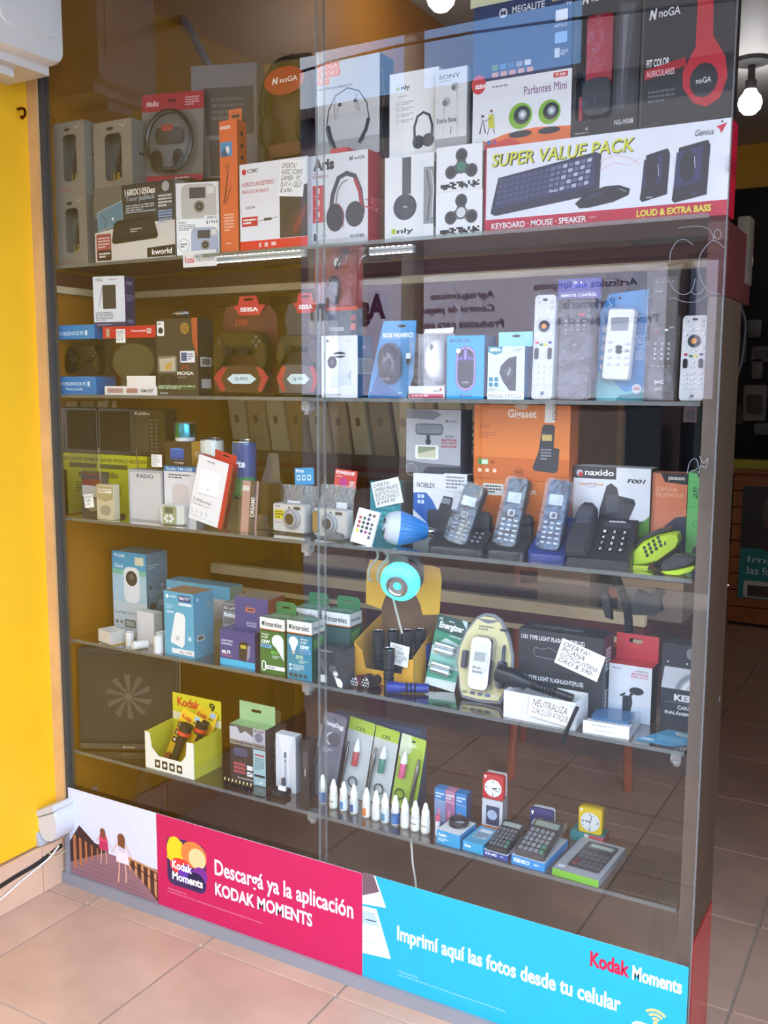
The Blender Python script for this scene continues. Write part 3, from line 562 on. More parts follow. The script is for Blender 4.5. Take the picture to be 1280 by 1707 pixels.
a.rr(.02,.62,.21,.98,'#a34b4b',.08); a.fine(.04,.66,.19,.82,4,'#e8c8c4',8); a.rr(.03,.84,.21,.98,'#3a2422',.1); a.fine(.05,.87,.19,.95,2,'#eee',9)
a.poly([(.66,.86),(1,.84),(1,.985),(.66,.985)],'#1e1d1f'); a.T('kworld',.72,.88,.96,.955,'#fff',.02)
ptop(p).rect(0,0,1,1,'#9a968c')
# camera box
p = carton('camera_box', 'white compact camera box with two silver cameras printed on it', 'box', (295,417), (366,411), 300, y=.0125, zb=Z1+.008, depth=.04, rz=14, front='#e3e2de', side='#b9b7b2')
p.o.location.z = Z1
a = front(p)
def pcam(u, v, s, c='#bdb8ac'):
    a.rr(u,v,u+s,v+s*.62,c,.2); a.rect(u+.24*s,v+.06*s,u+.7*s,v+.24*s,'#3b3836'); a.rect(u+.74*s,v+.05*s,u+.94*s,v+.17*s,'#ded8ca'); a.ell(u+.52*s,v+.38*s,.16*s,None,'#8a8070'); a.ell(u+.52*s,v+.38*s,.11*s,None,'#2a2624'); a.ell(u+.52*s,v+.38*s,.05*s,None,'#6a5a48')
pcam(.12,.02,.82); a.rect(0,.49,1,.5,'#c9c9c4'); a.rect(0,.5,1,1,'#f2f2ee'); a.T('SKINA',.05,.53,.24,.56,'#444'); a.fine(.05,.57,.45,.66,4,'#777',3); pcam(.34,.62,.64,'#a9b2c2'); a.ring(.17,.86,.13,.001,'#777'); a.fine(.09,.83,.25,.9,2,'#555',4); a.rect(.66,.46,.99,.60,'#f4f4f0'); a.T('OFERTA',.70,.47,.95,.51,'#222'); a.T('$1915',.70,.53,.97,.58,'#222')
o = MB('#e8e6e4').slab(0,0,.098,.038,0,.0012,.002).build('brand_strip', 'card'); q = at(304,446,.012); o.matrix_world = frame(Vector((q.x,.0145,q.z)), (1,.06,0)); tag(o, 'white camera brand strip on the edge of the top shelf', 'sign')
a = Art(o,(0,0,0),(.098,0,0),(0,0,.038),(0,-1,0)); a.T('Kodak',.06,.35,.36,.75,'#d32a2a',.02); a.T('EasyShare',.40,.35,.93,.78,'#8a8a8a')
# pink-topped headphone pack
p = carton('headphone_blister', 'pink-topped blister pack with black headphones', 'blister pack', (236,306), (338,296), 170, y=.115, zb=Z1+.19, depth=.045, rz=14, lean=4, front='#9a948c', body=False)
c0 = carton('plain_carton', 'plain dark carton behind the TV tuner box carrying the pink-topped pack', 'box', (236,440), (318,436), 306, y=.115, zb=Z1, depth=.05, front='#4a423a'); p.o.location.z = c0.top+.001
MB('#837d76').slab(0,0,p.w,p.h,.0,.002,.004).build('backing_card', 'card', p.o)
a = front(p); a.rr(0,0,1,.2,'#b0243c',.1); a.T('Mallix',.07,.08,.28,.14,'#e8c8cc',.02,.2); a.rect(.42,.07,.55,.10,'#5a1020'); a.fine(.7,.05,.93,.16,4,'#e0a8b0',3); a.rect(0,.93,1,1,'#b0243c'); a.fine(.55,.95,.95,.98,1,'#eab8c0',5)
MB('#2d2723').tube([(p.w*(.5+.36*math.cos(t*.2618)),-.018,p.h*(.44+.33*math.sin(t*.2618))) for t in range(24)],.006,6,close=True).build('headband', 'plastic', p.o)
for u in (.30,.66): MB('#26211e').ball((p.w*u,-.02,p.h*.22),.016,.012,.026).build('ear_cup', 'rubber', p.o)
MB('#322a26').slab(p.w*.25,p.h*.42,p.w*.7,p.h*.6,-.012,-.004,.012).slab(p.w*.36,p.h*.55,p.w*.56,p.h*.63,-.014,-.012,.01,col='#a83a32').build('inner_tray', 'plastic', p.o)
MB().slab(p.w*.08,p.h*.06,p.w*.92,p.h*.80,-.03,-.002,.05,ch=.012,n=6).build('clear_dome', 'blister', p.o)
# big white box leaning behind
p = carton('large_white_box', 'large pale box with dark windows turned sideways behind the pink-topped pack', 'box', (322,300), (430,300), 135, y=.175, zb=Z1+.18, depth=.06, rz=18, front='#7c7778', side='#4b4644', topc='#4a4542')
c1 = carton('plain_carton', 'plain dark carton behind the orange monopod box carrying the large pale box', 'box', (322,425), (428,420), 300, y=.18, zb=Z1, depth=.055, rz=18, front='#3d3631'); p.o.location.z = c1.top+.0005
a = front(p); a.poly([(.18,.2),(.95,.2),(.95,.62),(.22,.62)],'#4a4646'); a.poly([(.25,.66),(.8,.66),(.8,.98),(.28,.98)],'#45403f'); a.fine(.3,.28,.8,.5,4,'#6a6464',4)
# orange monopod box
p = carton('monopod_box', 'tall narrow orange monopod box with a hang tab', 'box', (369,427), (398,424), 202, y=.03, zb=Z1, depth=.035, front='#e26a3c', side='#b8552e')
a = front(p); a.T('MONOPOD',.05,.04,.62,.065,'#fff',.02); a.rect(.04,.16,.7,.27,'#3a8fc0'); a.ell(.45,.22,.12,.03,'#e8e8e8'); a.poly([(.1,.24),(.3,.2),(.5,.27),(.1,.27)],'#2a5f80'); a.line([(.38,.32),(.38,.37),(.45,.40),(.52,.37),(.52,.32)],.002,'#2b2724'); a.line([(.45,.40),(.3,.56),(.2,.62)],.003,'#2b2724'); a.line([(.62,.50),(.3,.63)],.002,'#2b2724'); a.fine(.2,.70,.75,.84,6,'#f6c2a4',5); a.fine(.3,.92,.75,.94,1,'#f6c2a4',6)
a = rside(p)
for k in range(4): a.ell(.5,.1+.09*k,.16,None,'#3a2a24')
MB('#e0703f').plate([(p.w*.28,p.h),(p.w,p.h),(p.w,p.h+.028),(p.w*.28,p.h+.028)],p.d*.5,p.d*.5+.001,[rrect(p.w*.42,p.h+.008,p.w*.9,p.h+.015,.003)]).build('hang_tab', 'card', p.o, 0)
# headset box with cut-out corner
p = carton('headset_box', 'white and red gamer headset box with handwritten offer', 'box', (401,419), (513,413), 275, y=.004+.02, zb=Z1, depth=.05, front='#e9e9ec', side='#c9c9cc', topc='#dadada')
a = front(p); a.rect(0,.89,1,1,'#e2231a'); a.ell(.07,.09,.035,None,'#d3222a'); a.T('KOSMO',.12,.06,.28,.11,'#555',.02); a.T('AURICULAR ESTEREO',.04,.21,.52,.26,'#c23a40'); a.T('REALCE DE BAJOS',.04,.30,.44,.35,'#c23a40'); a.T('KGB-799',.09,.49,.23,.52,'#333'); a.rect(.03,.61,.27,.72,'#c5222a'); a.fine(.05,.63,.25,.70,2,'#fff',3); a.line([(.28,.67),(.56,.64)],.0012,'#333'); a.rr(.36,.64,.48,.67,'#333',.4)
a.poly([(.60,.40),(1,.30),(1,.885),(.60,.885)],'#2e2622'); a.poly([(.64,.86),(.95,.45),(.99,.6),(.98,.8),(.8,.87)],'#4a2a28'); a.poly([(.78,.8),(.98,.52),(.97,.62),(.84,.84)],'#7d2a2a')
a.rect(.29,.92,.32,.97,'#f2c9c4'); a.rect(.37,.92,.42,.97,'#f2c9c4'); a.rect(.47,.92,.54,.96,'#f2c9c4')
K_top = p.top
note('price note on the headset box offering a gamer headset', ['OFERTA!','AURIC. KOSMO','GAMER · PC','PLAY 4 · CELU!','$ 690-'], (486,297), .068, .078, .0225, tilt=6)
# red and black headset in blister
p = carton('headset_blister', 'arched clear blister pack with red and black headset', 'blister pack', (428,268), (520,262), 112, y=.10, zb=Z1+.19, depth=.05, front='#8a1a1c', body=False)
c2 = carton('plain_carton', 'plain dark carton behind the white and red headset box', 'box', (430,412), (514,408), 270, y=.10, zb=Z1, depth=.08, front='#3a2a26'); p.o.location.z = c2.top+.0005
w, h = p.w, p.h
MB('#3a1614').plate([(0,0),(w,0),(w,h*.85),(w*.86,h*.98),(w*.5,h),(w*.14,h*.95),(0,h*.75)],.03,.033).build('backing_card', 'card', p.o, 0)
MB('#1b1718').tube([(w*(.5+.42*math.cos(math.radians(t))),.012,h*(.5+.42*math.sin(math.radians(t)))) for t in range(-20,201,12)],.011,8).build('headband', 'rubber', p.o)
for s_ in (-1,1): MB('#1c1818').ball((w*(.5+.33*s_),.005,h*.28),.02,.02,.04,14,8).build('ear_cup', 'rubber', p.o)
pl = MB('#a8221c').plate(ellp(w*.52,h*.72,w*.36,h*.13,20),-.002,.001).build('brand_badge', 'gloss', p.o, 0)
Art(pl,(w*.2,-.002,h*.62),(w*.64,0,0),(0,0,h*.2),(0,-1,0)).noga(.16,.3,.88,.62,'#f2e6e2')
MB('#5a1a1a').slab(w*.22,h*.02,w*.8,h*.14,.0,.02,.01).build('inner_tray', 'plastic', p.o)
MB().slab(w*.03,h*.02,w*.97,h*.98,-.022,.028,w*.36,ch=.02,n=7).build('clear_dome', 'blister', p.o)
# Aris headphones box
p = carton('wireless_headphone_box', 'white wireless headphones box with red side beside the pane seam', 'box', (518,412), (613,405), 261, y=.04, zb=Z1, depth=.055, front='#dfe0e4', side='#a8141f', topc='#c9cace')
a = front(p); a.rect(0,.93,1,1,'#c9cacf')
a.T('Aris',.05,.04,.42,.17,'#1b1b1f',.05); a.noga(.68,.05,.95,.10,'#2a2a2e'); a.fine(.04,.19,.2,.21,1,'#d88',3); a.T('INALAMBRICO',.04,.22,.32,.25,'#b03a40'); a.rect(.04,.33,.25,.74,'#d4202a')
for k in range(3): a.rr(.12,.36+.13*k,.17,.42+.13*k,'#f0b8b8',.2); a.fine(.07,.44+.13*k,.22,.455+.13*k,1,'#f0b8b8',k)
a.line([(.34,.72),(.40,.44),(.50,.27),(.64,.23),(.78,.27),(.87,.42),(.92,.68)],.0105,'#3a3a40'); a.line([(.44,.62),(.48,.42),(.56,.33),(.66,.30)],.002,'#17171a'); a.line([(.78,.30),(.86,.44),(.90,.62)],.008,'#a5262c')
a.ell(.44,.70,.16,.155,'#2e2e34'); a.ell(.78,.68,.16,.14,'#33333a'); a.line([(.50,.55),(.58,.64),(.58,.82)],.0015,'#c05a5a'); a.rr(.06,.86,.11,.94,'#222',.2); a.ring(.24,.90,.035,.001,'#222',a0=180,a1=360,n=8); a.T('NG-BT409',.70,.90,.94,.935,'#444')
a = rside(p); a.T('Aris',.2,.35,.75,.8,'#d8606a',.0,0,-90)
# neckband earphone box
q = carton('neckband_box', 'grey neckband earphone box stacked on the red-sided headphones box', 'box', (520,262), (624,255), 102, y=.055, zb=p.top+.0005, depth=.06, front='#c9cacb', side='#17181a', topc='#dcdcdc')
a = front(q); a.rect(0,.82,1,1,'#a9aaac')
for k, (s_, w_) in enumerate((('NOGA',.34),('SPORT',.36),('FIT',.18))): a.rect(.01,.01+.075*k,.02+w_,.082+.075*k,'#ef6a2c'); a.T(s_,.05,.022+.075*k,.02+w_*.92,.07+.075*k,'#f8e6da',.0)
a.T('EARPHONES INALAMBRICOS BT',.02,.26,.58,.285,'#333')
a.line([(.22,.88),(.15,.70),(.19,.50),(.30,.36),(.5,.30),(.68,.35),(.80,.48),(.84,.66),(.74,.86)],.0028,'#2a2a2c'); a.line([(.18,.66),(.22,.78),(.30,.92)],.009,'#232325'); a.line([(.83,.64),(.79,.75),(.68,.88)],.009,'#232325'); a.line([(.30,.38),(.28,.50),(.30,.60),(.34,.58),(.34,.48)],.001,'#333'); a.line([(.62,.36),(.66,.48),(.70,.56),(.64,.52),(.62,.47)],.001,'#333'); a.ell(.37,.46,.03,.02,'#222'); a.ell(.62,.44,.03,.02,'#222'); a.noga(.38,.93,.64,.98,'#222')
a = rside(q); a.line([(.3,.95),(.1,.7),(.35,.4),(.15,.15)],.003,'#777'); a.rect(.55,.35,.95,.9,'#303236')
o = MB('#c8342c').slab(0,0,.045,.012,0,.03,.003,ch=.002).build('red_tag', 'plastic'); o.matrix_world = Matrix.Translation((at(548,258,.04).x,.045,p.top+.0004)); tag(o, 'small red plastic tag on top of the red-sided headphones box', 'tag')
q.o.matrix_world = Matrix.Translation((0,.022,0)) @ q.o.matrix_world
# lower Only box
p = carton('headphone_box', 'white headphones box with a big round ear cup picture, lower of its stack', 'box', (641,407), (722,400), 264, y=.06, zb=Z1, depth=.055, front='#eceef0', side='#dadcde', group='white headphone boxes')
a = front(p); a.rect(.36,.02,.54,.45,'#3e4650'); a.line([(.36,.02),(.34,-.0),(.36,.0)],.001,'#333'); a.ell(.42,.60,.24,.155,'#2c3442'); a.ell(.42,.60,.20,.13,'#343d4c'); a.T('nly',.38,.585,.48,.61,'#dfe2e8'); a.ell(.19,.88,.05,None,'#b9c826'); a.T('nly',.26,.85,.60,.925,'#1d1d1f',.03); a.fine(.15,.94,.6,.955,1,'#999',3); a.rect(.80,.16,1,.82,'#8e9296'); a.line([(.86,.2),(.93,.45),(.88,.78)],.002,'#2b2d30'); a.line([(.95,.2),(1,.4),(.97,.75)],.003,'#c9ccd0')
rside(p).rect(0,.10,1,.85,'#7d8286')
q = carton('headphone_box', 'white headphones box showing a small black headset, upper of its stack', 'box', (649,262), (730,255), 125, y=.075, zb=p.top+.0005, depth=.055, front='#eeefef', side='#d0d2d4', group='white headphone boxes')
a = front(q); a.T('nly',.24,.15,.42,.215,'#1d1d1f',.03); a.ell(.17,.185,.035,None,'#b9c826'); a.fine(.18,.27,.5,.285,1,'#aaa',2)
for k in range(4): a.ring(.17,.36+.07*k,.03,.0006,'#777',n=10); a.fine(.25,.34+.07*k,.5,.385+.07*k,2,'#aaa',k)
a.line([(.53,.85),(.52,.66),(.58,.54),(.70,.50),(.82,.54),(.88,.66),(.87,.85)],.0055,'#26272a'); a.ell(.60,.84,.12,.08,'#2c2d30'); a.ell(.80,.83,.12,.08,'#3c3d42')
# Earphones box
p = carton('earphone_box', 'slim pale earphone box with two white earbuds pictured', 'box', (731,258), (783,251), 116, y=.08, zb=Z1+.19, depth=.04, front='#dcdddc', side='#9a9a98')
c3 = carton('spinner_box', 'spinner toy box with a black and white spinner, lower of two', 'box', (726,399), (803,393), 322, y=.055, zb=Z1, depth=.045, front='#eceef2', side='#c0c2c6', group='spinner toy boxes')
c4 = carton('spinner_box', 'spinner toy box with a green spinner, upper of two', 'box', (727,322), (803,316), 247, y=.055, zb=c3.top+.0004, depth=.045, front='#eceef2', side='#c0c2c6', group='spinner toy boxes')
p.o.location.z = c4.top+.0005; p.o.location.y = .0620
a = front(p); a.T('SONY',.12,.07,.78,.125,'#4a4a4a',.01); a.fine(.14,.14,.7,.16,1,'#999',2); a.ell(.62,.24,.12,None,'#a9adb2'); a.ell(.58,.25,.07,None,'#70757a'); a.line([(.68,.27),(.70,.38)],.003,'#b9bdc2'); a.ell(.36,.42,.13,None,'#b0b4b8'); a.ell(.31,.43,.08,None,'#7d8286'); a.line([(.30,.47),(.28,.56)],.003,'#b9bdc2'); a.line([(.70,.38),(.72,.95)],.0008,'#b5b5b5'); a.line([(.28,.56),(.26,.95)],.0008,'#b5b5b5'); a.T('Extra Bass',.06,.62,.68,.68,'#555'); a.rect(0,.88,1,1,'#a2a2a0'); a.line([(.52,.74),(.5,.84)],.002,'#777')
for c, col in ((c4,'#3c7a62'),(c3,'#d8dadf')):
    a = front(c)
    for t in (90,210,330):
        u, v = .55+.26*math.cos(math.radians(t)), .46-.24*math.sin(math.radians(t)); a.line([(.55,.48),(u,v)],.019,'#3b4046'); a.line([(.55,.48),(u,v)],.0155,col); a.ell(u,v,.13,None,'#3b4046'); a.ell(u,v,.09,None,'#24282c')
    a.ell(.55,.48,.13,None,'#3b4046'); a.ell(.55,.48,.10,None,col)
    R = random.Random(5)
    for k in range(48): u = .08+.88*(k % 16)/16; v = .80+.05*(k//16); 
    for k in range(60):
        u, v = .10+.05*R.randrange(17), .80+.04*R.randrange(4); a.rect(u,v,u+.05,v+.04,'#26282c'); a.L -= 1
# mini speakers box on the keyboard box, tablet box above it
kb = carton('keyboard_set_box', 'long keyboard, mouse and speaker set box at the right end of the top shelf', 'box', (807,396), (1212,360), 248, y=.052, zb=Z1, depth=.062, front='#e2e4ee', side='#b3122a', topc='#c2c4ce')
a = front(kb); a.rect(0,.84,1,1,'#c0143c'); a.rect(0,.0,.006,1,'#c0143c')
a.T('SUPER VALUE PACK',.032,.085,.64,.235,'#26301a',.03,.15); a.T('SUPER VALUE PACK',.028,.075,.635,.225,'#d8d92a',.01,.15)
a.poly([(.06,.36),(.48,.19),(.505,.22),(.50,.62),(.48,.66),(.05,.80),(.028,.77),(.03,.72)],'#1e2440'); a.poly([(.065,.38),(.475,.22),(.48,.56),(.045,.72)],'#2a3156')
for r_ in range(5):
    for c_ in range(16):
        u = .065+.0255*c_-.003*r_; v0 = .385-.0088*c_+.062*r_
        a.poly([(u,v0),(u+.019,v0-.007),(u+.018,v0+.034),(u-.001,v0+.041)],'#3f476c' if c_ < 9 else '#aab0c4' if c_ > 10 and (r_+c_) % 2 else '#5d6688'); a.L -= 1
a.L += 2; a.T('Genius',.29,.555,.325,.585,'#c8cbd8'); a.line([(.33,.17),(.335,.22)],.001,'#333')
a.poly([(.40,.74),(.44,.65),(.52,.58),(.58,.58),(.625,.63),(.62,.70),(.56,.76),(.46,.80),(.42,.80)],'#16182a'); a.poly([(.43,.72),(.47,.65),(.54,.61),(.5,.68)],'#2c3050'); a.line([(.58,.62),(.61,.66)],.001,'#9aa'); 
a.line([(.50,.30),(.56,.25),(.62,.30),(.66,.38)],.0015,'#d9b8c8'); a.line([(.50,.40),(.56,.33),(.62,.38),(.66,.31)],.0015,'#d9b8c8')
for u0, u1, v0, v1 in ((.665,.775,.24,.79),(.79,.925,.20,.83)):
    a.poly([(u0+.02,v0+.05),(u1-.008,v0),(u1+.002,v0+.06),(u1-.004,v1-.06),(u0+.01,v1),(u0,v1-.03)],'#171a2c'); a.poly([(u0+.012,v0+.10),(u1-.025,v0+.05),(u1-.03,v1-.20),(u0+.005,v1-.16)],'#232c58'); a.ell((u0+u1)/2-.012,(v0+v1)/2-.06,.028,.17,'#101426'); a.line([((u0+u1)/2+.012,v0+.16),((u0+u1)/2+.016,v0+.28)],.001,'#c8cbe0')
a.T('Genius',.69,.735,.715,.755,'#ccc'); a.ell(.872,.745,.010,None,'#2e3350')
a.T('Genius',.868,.085,.938,.15,'#2b2b33',.0,.3); a.poly([(.945,.075),(.985,.045),(.965,.15),(.957,.10)],'#c8203c'); a.ell(.966,.03,.004,None,'#222')
a.T('KEYBOARD · MOUSE · SPEAKER',.034,.885,.45,.955,'#f4eef0',.02); a.T('LOUD & EXTRA BASS',.655,.875,.94,.95,'#e8d04a',.04); a.fine(.462,.90,.51,.92,1,'#e8a8b8',3)
rside(kb).T('GENIUS',.2,.25,.7,.7,'#7a0c1c',.03,0,-90)
sp = carton('mini_speaker_box', 'white mini speakers box with two green ball speakers', 'box', (787,242), (951,213), 140, y=.066, zb=kb.top+.0004, depth=.05, front='#e6e6ea', side='#3b3f7a', topc='#d8d8dc')
a = front(sp); a.poly([(0,1),(0,.93),(.35,.80),(.65,.76),(1,.80),(1,1)],'#e8702a'); a.poly([(0,1),(.0,.97),(.4,.86),(.55,1)],'#d8402a'); a.ell(.06,.03,.075,.14,'#c8242a'); a.rect(-.0,-.0,.15,.002,'#c8242a'); a.T('SEISA',.025,.03,.14,.09,'#fff',.03); a.T('Parlantes Mini',.53,.16,.95,.28,'#7a3a78',.0); a.rect(.82,.03,.96,.1,'#c8342c'); a.T('ST-3600',.84,.045,.94,.085,'#fff'); a.fine(.2,.08,.48,.12,1,'#888',3)
for u, s_ in ((.50,1.),(.79,.92)):
    a.ell(u,.83,.12*s_,.05,'#23262a'); a.ell(u,.57,.12*s_,None,'#7db11e'); a.ell(u+.015,.56,.085*s_,None,'#22262a'); a.ell(u+.02,.555,.045*s_,None,'#9aa2a8'); a.ell(u+.02,.555,.022*s_,None,'#e2e6ea')
a.line([(.08,.75),(.11,.55),(.14,.75)],.003,'#3a3f44'); a.poly([(.17,.5),(.22,.48),(.24,.7),(.17,.68)],'#c8c83a'); a.line([(.18,.68),(.16,.78)],.0015,'#444'); a.line([(.22,.7),(.24,.78)],.0015,'#444'); a.line([(.12,.58),(.20,.54)],.001,'#333'); a.ell(.11,.5,.014,None,'#333'); a.ell(.20,.44,.014,None,'#7a4a2a')
for k, c in enumerate(('#3f7a6a','#c05a4a','#3a6aa8','#a84a8a')): a.ell(.06+.06*k,.90,.022,None,c)
mg = carton('tablet_box', 'dark blue multimedia box with app icons, stacked on the mini speakers box', 'box', (788,146), (951,117), 14, y=.068, zb=sp.top+.0004, depth=.05, front='#1e3560', side='#1a2a4a')
a = front(mg); a.ell(.31,.14,.045,None,'#c9ccd8'); a.T('M',.285,.11,.335,.17,'#1e3560',.03); a.T('MEGALITE',.40,.08,.73,.17,'#d8dae4',.02); a.rect(.80,.04,1,.12,'#c9a070'); a.fine(.82,.06,.98,.1,1,'#444',2); a.T('TV',.94,.16,.99,.2,'#ddd')
for k in range(5): a.rr(.20+.085*k,.80,.265+.085*k,.87,('#5a8a4a','#4a7aa8','#3a5a8a','#8a8aa0','#c8c8d0')[k],.2); a.rect(.205+.09*k,.90,.27+.09*k,.96,'#d0907a')
a.rr(.84,.24,.96,.38,'#e8e8ee',.1); a.T('NETFLIX',.83,.42,.96,.46,'#c8ccd8'); a.rr(.84,.52,.96,.66,'#8ab0d8',.1); a.rr(.84,.72,.89,.84,'#c8ccd8',.1); a.fine(.9,.75,.97,.82,3,'#c8ccd8',4)
o2 = carton('headphone_box', 'pale yellow headphones box at the top edge, on the dark blue multimedia box', 'box', (784,18), (890,0), -40, y=.07, zb=mg.top+.0004, depth=.05, front='#d8dcb4', side='#b9bc9a', group='white headphone boxes')
a = front(o2); a.ell(.18,.42,.08,None,'#b9c826'); a.T('nly',.28,.3,.62,.62,'#1d1d1f',.03)
# black headset boxes at the right end
b1 = carton('headset_box', 'black headset box with red headphones behind its clear window', 'box', (952,217), (1062,203), -8, y=.066, zb=kb.top+.0004, depth=.05, front='#1a1a1d', side='#141416', body=False, group='black headset boxes')
windowbox(b1, [(.06,.16,.62,.88)], '#1b1b1e', '#141416', '#1a1a1c')
w, h = b1.w, b1.h
MB('#b81e34').plate(rrect(w*.16,h*.35,w*.58,h*.86,.01),.012,.026,ch=.003).build('headband', 'gloss', b1.o); MB('#2a2a2e').slab(w*.12,h*.15,w*.58,h*.42,.008,.03,.02,ch=.004).build('ear_cup', 'gloss', b1.o); MB('#c8233a').box(w*.09,h*.1,.01,w*.15,h*.88,.03) if False else None
MB('#c8233a').slab(w*.085,h*.12,w*.13,h*.3,.01,.02,.004).build('side_tip', 'gloss', b1.o); MB().box(w*.05,.0014,h*.11,w*.95,.002,h*.85).build('clear_window', 'blister', b1.o, 0)
a = front(b1); a.noga(.12,.02,.55,.08,'#d8d8da'); a.T('NG-M308',.66,.905,.94,.94,'#d0d0d4'); a.fine(.06,.96,.4,.975,1,'#999',2); a.rr(.22,.93,.26,.95,'#888'); a.rect(.66,.10,.94,.86,'#2c2d31'); a.poly([(.70,.12),(.92,.14),(.80,.84),(.68,.8)],'#44464c'); a.poly([(.74,.2),(.82,.2),(.75,.8)],'#6c7078')
b2 = carton('headset_box', 'black headset box with a large red headphone picture at the top right corner', 'box', (1064,203), (1218,183), -14, y=.066, zb=kb.top+.0004, depth=.05, front='#1d1d20', side='#2b1f16', group='black headset boxes')
a = front(b2); a.noga(.08,.14,.42,.22,'#d2d2d6'); a.line([(.02,.04),(.02,.98),(.24,.96)],.0008,'#77705a'); a.T('FIT COLOR',.07,.50,.32,.555,'#e8e8ea',.02); a.poly([(.05,.57),(.5,.52),(.5,.58),(.05,.645)],'#a5202c'); a.T('AURICULARES',.07,.58,.38,.625,'#e8c2c4'); a.fine(.1,.72,.4,.82,3,'#5a5a5e',3)
a.poly([(.60,.0),(.76,.0),(.78,.40),(.92,.56),(.95,.70),(.88,.84),(.74,.89),(.60,.85),(.48,.74),(.47,.62),(.60,.46)],'#b5202e'); a.ell(.70,.70,.15,.12,'#232326'); a.T('noGA',.62,.68,.78,.72,'#d8d8da')
# =====================================================================  SHELF 2 (gamepads, mice, remotes)
def gamepad(parent, M, s=1., col='#0b0a0a'):
    b = MB(col); out = [(-.075,.012),(-.060,.036),(-.030,.040),(0,.036),(.030,.040),(.060,.036),(.075,.012),(.082,-.030),(.070,-.052),(.056,-.046),(.040,-.016),(0,-.012),(-.040,-.016),(-.056,-.046),(-.070,-.052),(-.082,-.030)]
    b.plate([(x*s,z*s) for x,z in out],-.014*s,.012*s,ch=.006*s,M=M).build('gamepad_body','gloss',parent)
    for x in (-.024,.024): MB('#171515').lathe([(0,.020*s),(.011*s,.019*s),(.0125*s,.016*s),(.010*s,.012*s),(.006*s,.010*s),(.006*s,0)],12,M=M @ Matrix.Translation((x*s,-.014*s,-.006*s)) @ Matrix.Rotation(math.pi/2,4,'X')).build('thumb_stick','rubber',parent)
    for dx, dz in ((0,.010),(0,-.010),(.010,0),(-.010,0)):
        MB('#4a4644').lathe([(0,.005*s),(.004*s,.004*s),(.0045*s,0)],8,M=M @ Matrix.Translation(((.052+dx)*s,-.014*s,(.015+dz)*s)) @ Matrix.Rotation(math.pi/2,4,'X')).build('button','gloss',parent)
    MB('#302c2b').slab(-.060*s,.011*s,-.044*s,.019*s,-.018*s,-.013*s,.002*s,M=M).slab(-.056*s,.007*s,-.048*s,.023*s,-.0182*s,-.013*s,.002*s,M=M).build('direction_pad','gloss',parent)
def mouse(parent, M, L=.1, Wd=.06, Hh=.034, col='#1a1a1c', wheel='#333', m='gloss'):
    """lies against the x,z plane, long axis z, bulging to -y"""
    b = MB(col); pr = []; n, k = 18, 7; vs = []; fs = []
    for j in range(k+1):
        t = j/k; s = math.cos(t*math.pi/2)**.55 if j < k else 0.; hh = Hh*math.sin(t*math.pi/2)
        for i in range(n):
            a = 2*math.pi*i/n; rx = Wd/2*(1+.08*math.cos(a*1)); x = Wd/2*math.cos(a)*s*(1-.10*math.cos(2*a)); z = L/2*math.sin(a)*s*(1+.02)
            vs.append((x, -hh*(1-.18*max(0,z/(L/2))), z))
    for j in range(k): fs += [(j*n+i, j*n+(i+1) % n, (j+1)*n+(i+1) % n, (j+1)*n+i) for i in range(n)]
    fs.append(tuple(reversed(range(n))))
    b.add(vs, [tuple(reversed(f)) for f in fs], M=M).build('mouse_body', m, parent, 60)
    MB(wheel).ball((0,-Hh*.80,L*.30),Wd*.07,Hh*.18,L*.07,10,6,M=M).build('scroll_wheel','rubber',parent)
    MB('#0e0e10' if col != '#eef0f4' else '#b0b4bc').tube([(0,-Hh*.72,L*.45),(0,-Hh*.93,L*.25),(0,-Hh*1.0,L*.1)],.0006,4,M=M).build('button_seam','rubber',parent)
# blue gamepad carton with open middle
def splitbox(name, lab, A, B, top, bands, y, depth, fr, sd, group=None, zb=Z2):
    p = carton(name, lab, 'box', A, B, top, y=y, zb=zb, depth=depth, body=False, group=group)
    w, h, d = p.w, p.h, p.d
    for v0, v1, c, c2 in bands: MB().boxc(0,0,h*(1-v1),w,d,h*(1-v0),c,c2,c2).build('card_band','card',p.o,0)
    MB(fr).box(.001,d-.002,.002,w-.001,d-.001,h-.002).build('back_card','card',p.o,0)
    MB().slab(.001,h*.02,w-.001,h*.98,.001,d-.002,.004,ch=.001).build('clear_window','blister',p.o)
    return p
p = splitbox('gamepad_carton','blue gamepad carton at the left end of the second shelf',(96,657),(161,657),543,[(0,.2,'#2487c8','#1a6aa6'),(.74,1,'#1f7cc0','#1a6aa6')],.035,.07,'#6b5a44','#1a6aa6')
gamepad(p.o, Matrix.Translation((p.w*.52,.03,p.h*.54)), .82, '#0d0c0b'); a = front(p); a.T('DOUBLESHOCK P5',.05,.09,.72,.145,'#d8ecf8',.02); a.rect(.76,.08,.82,.15,'#d8ecf8'); a.T('DOUBLESHOCK P5',.06,.82,.74,.87,'#d8ecf8',.02); a.rect(.78,.81,.84,.88,'#d8ecf8'); a.T('Wireless Controller',.22,.90,.66,.94,'#d8ecf8')
p = splitbox('gamepad_carton','red-topped gamepad carton with handwritten note on the second shelf',(175,660),(262,658),545,[(0,.17,'#c8202a','#7a2a30'),(.87,1,'#e8e4de','#c9c5be')],.03,.06,'#8f8474','#9a9284')
w, h = p.w, p.h
MB('#4c4834').plate(ellp(w*.5,h*.48,w*.42,h*.30,22),.012,.035,ch=.008).build('gamepad_shape','plastic',p.o); MB('#e8e4de').box(w*.44,-.001,h*.13,w*.98,.0005,h*.28).build('brand_flap','card',p.o,0)
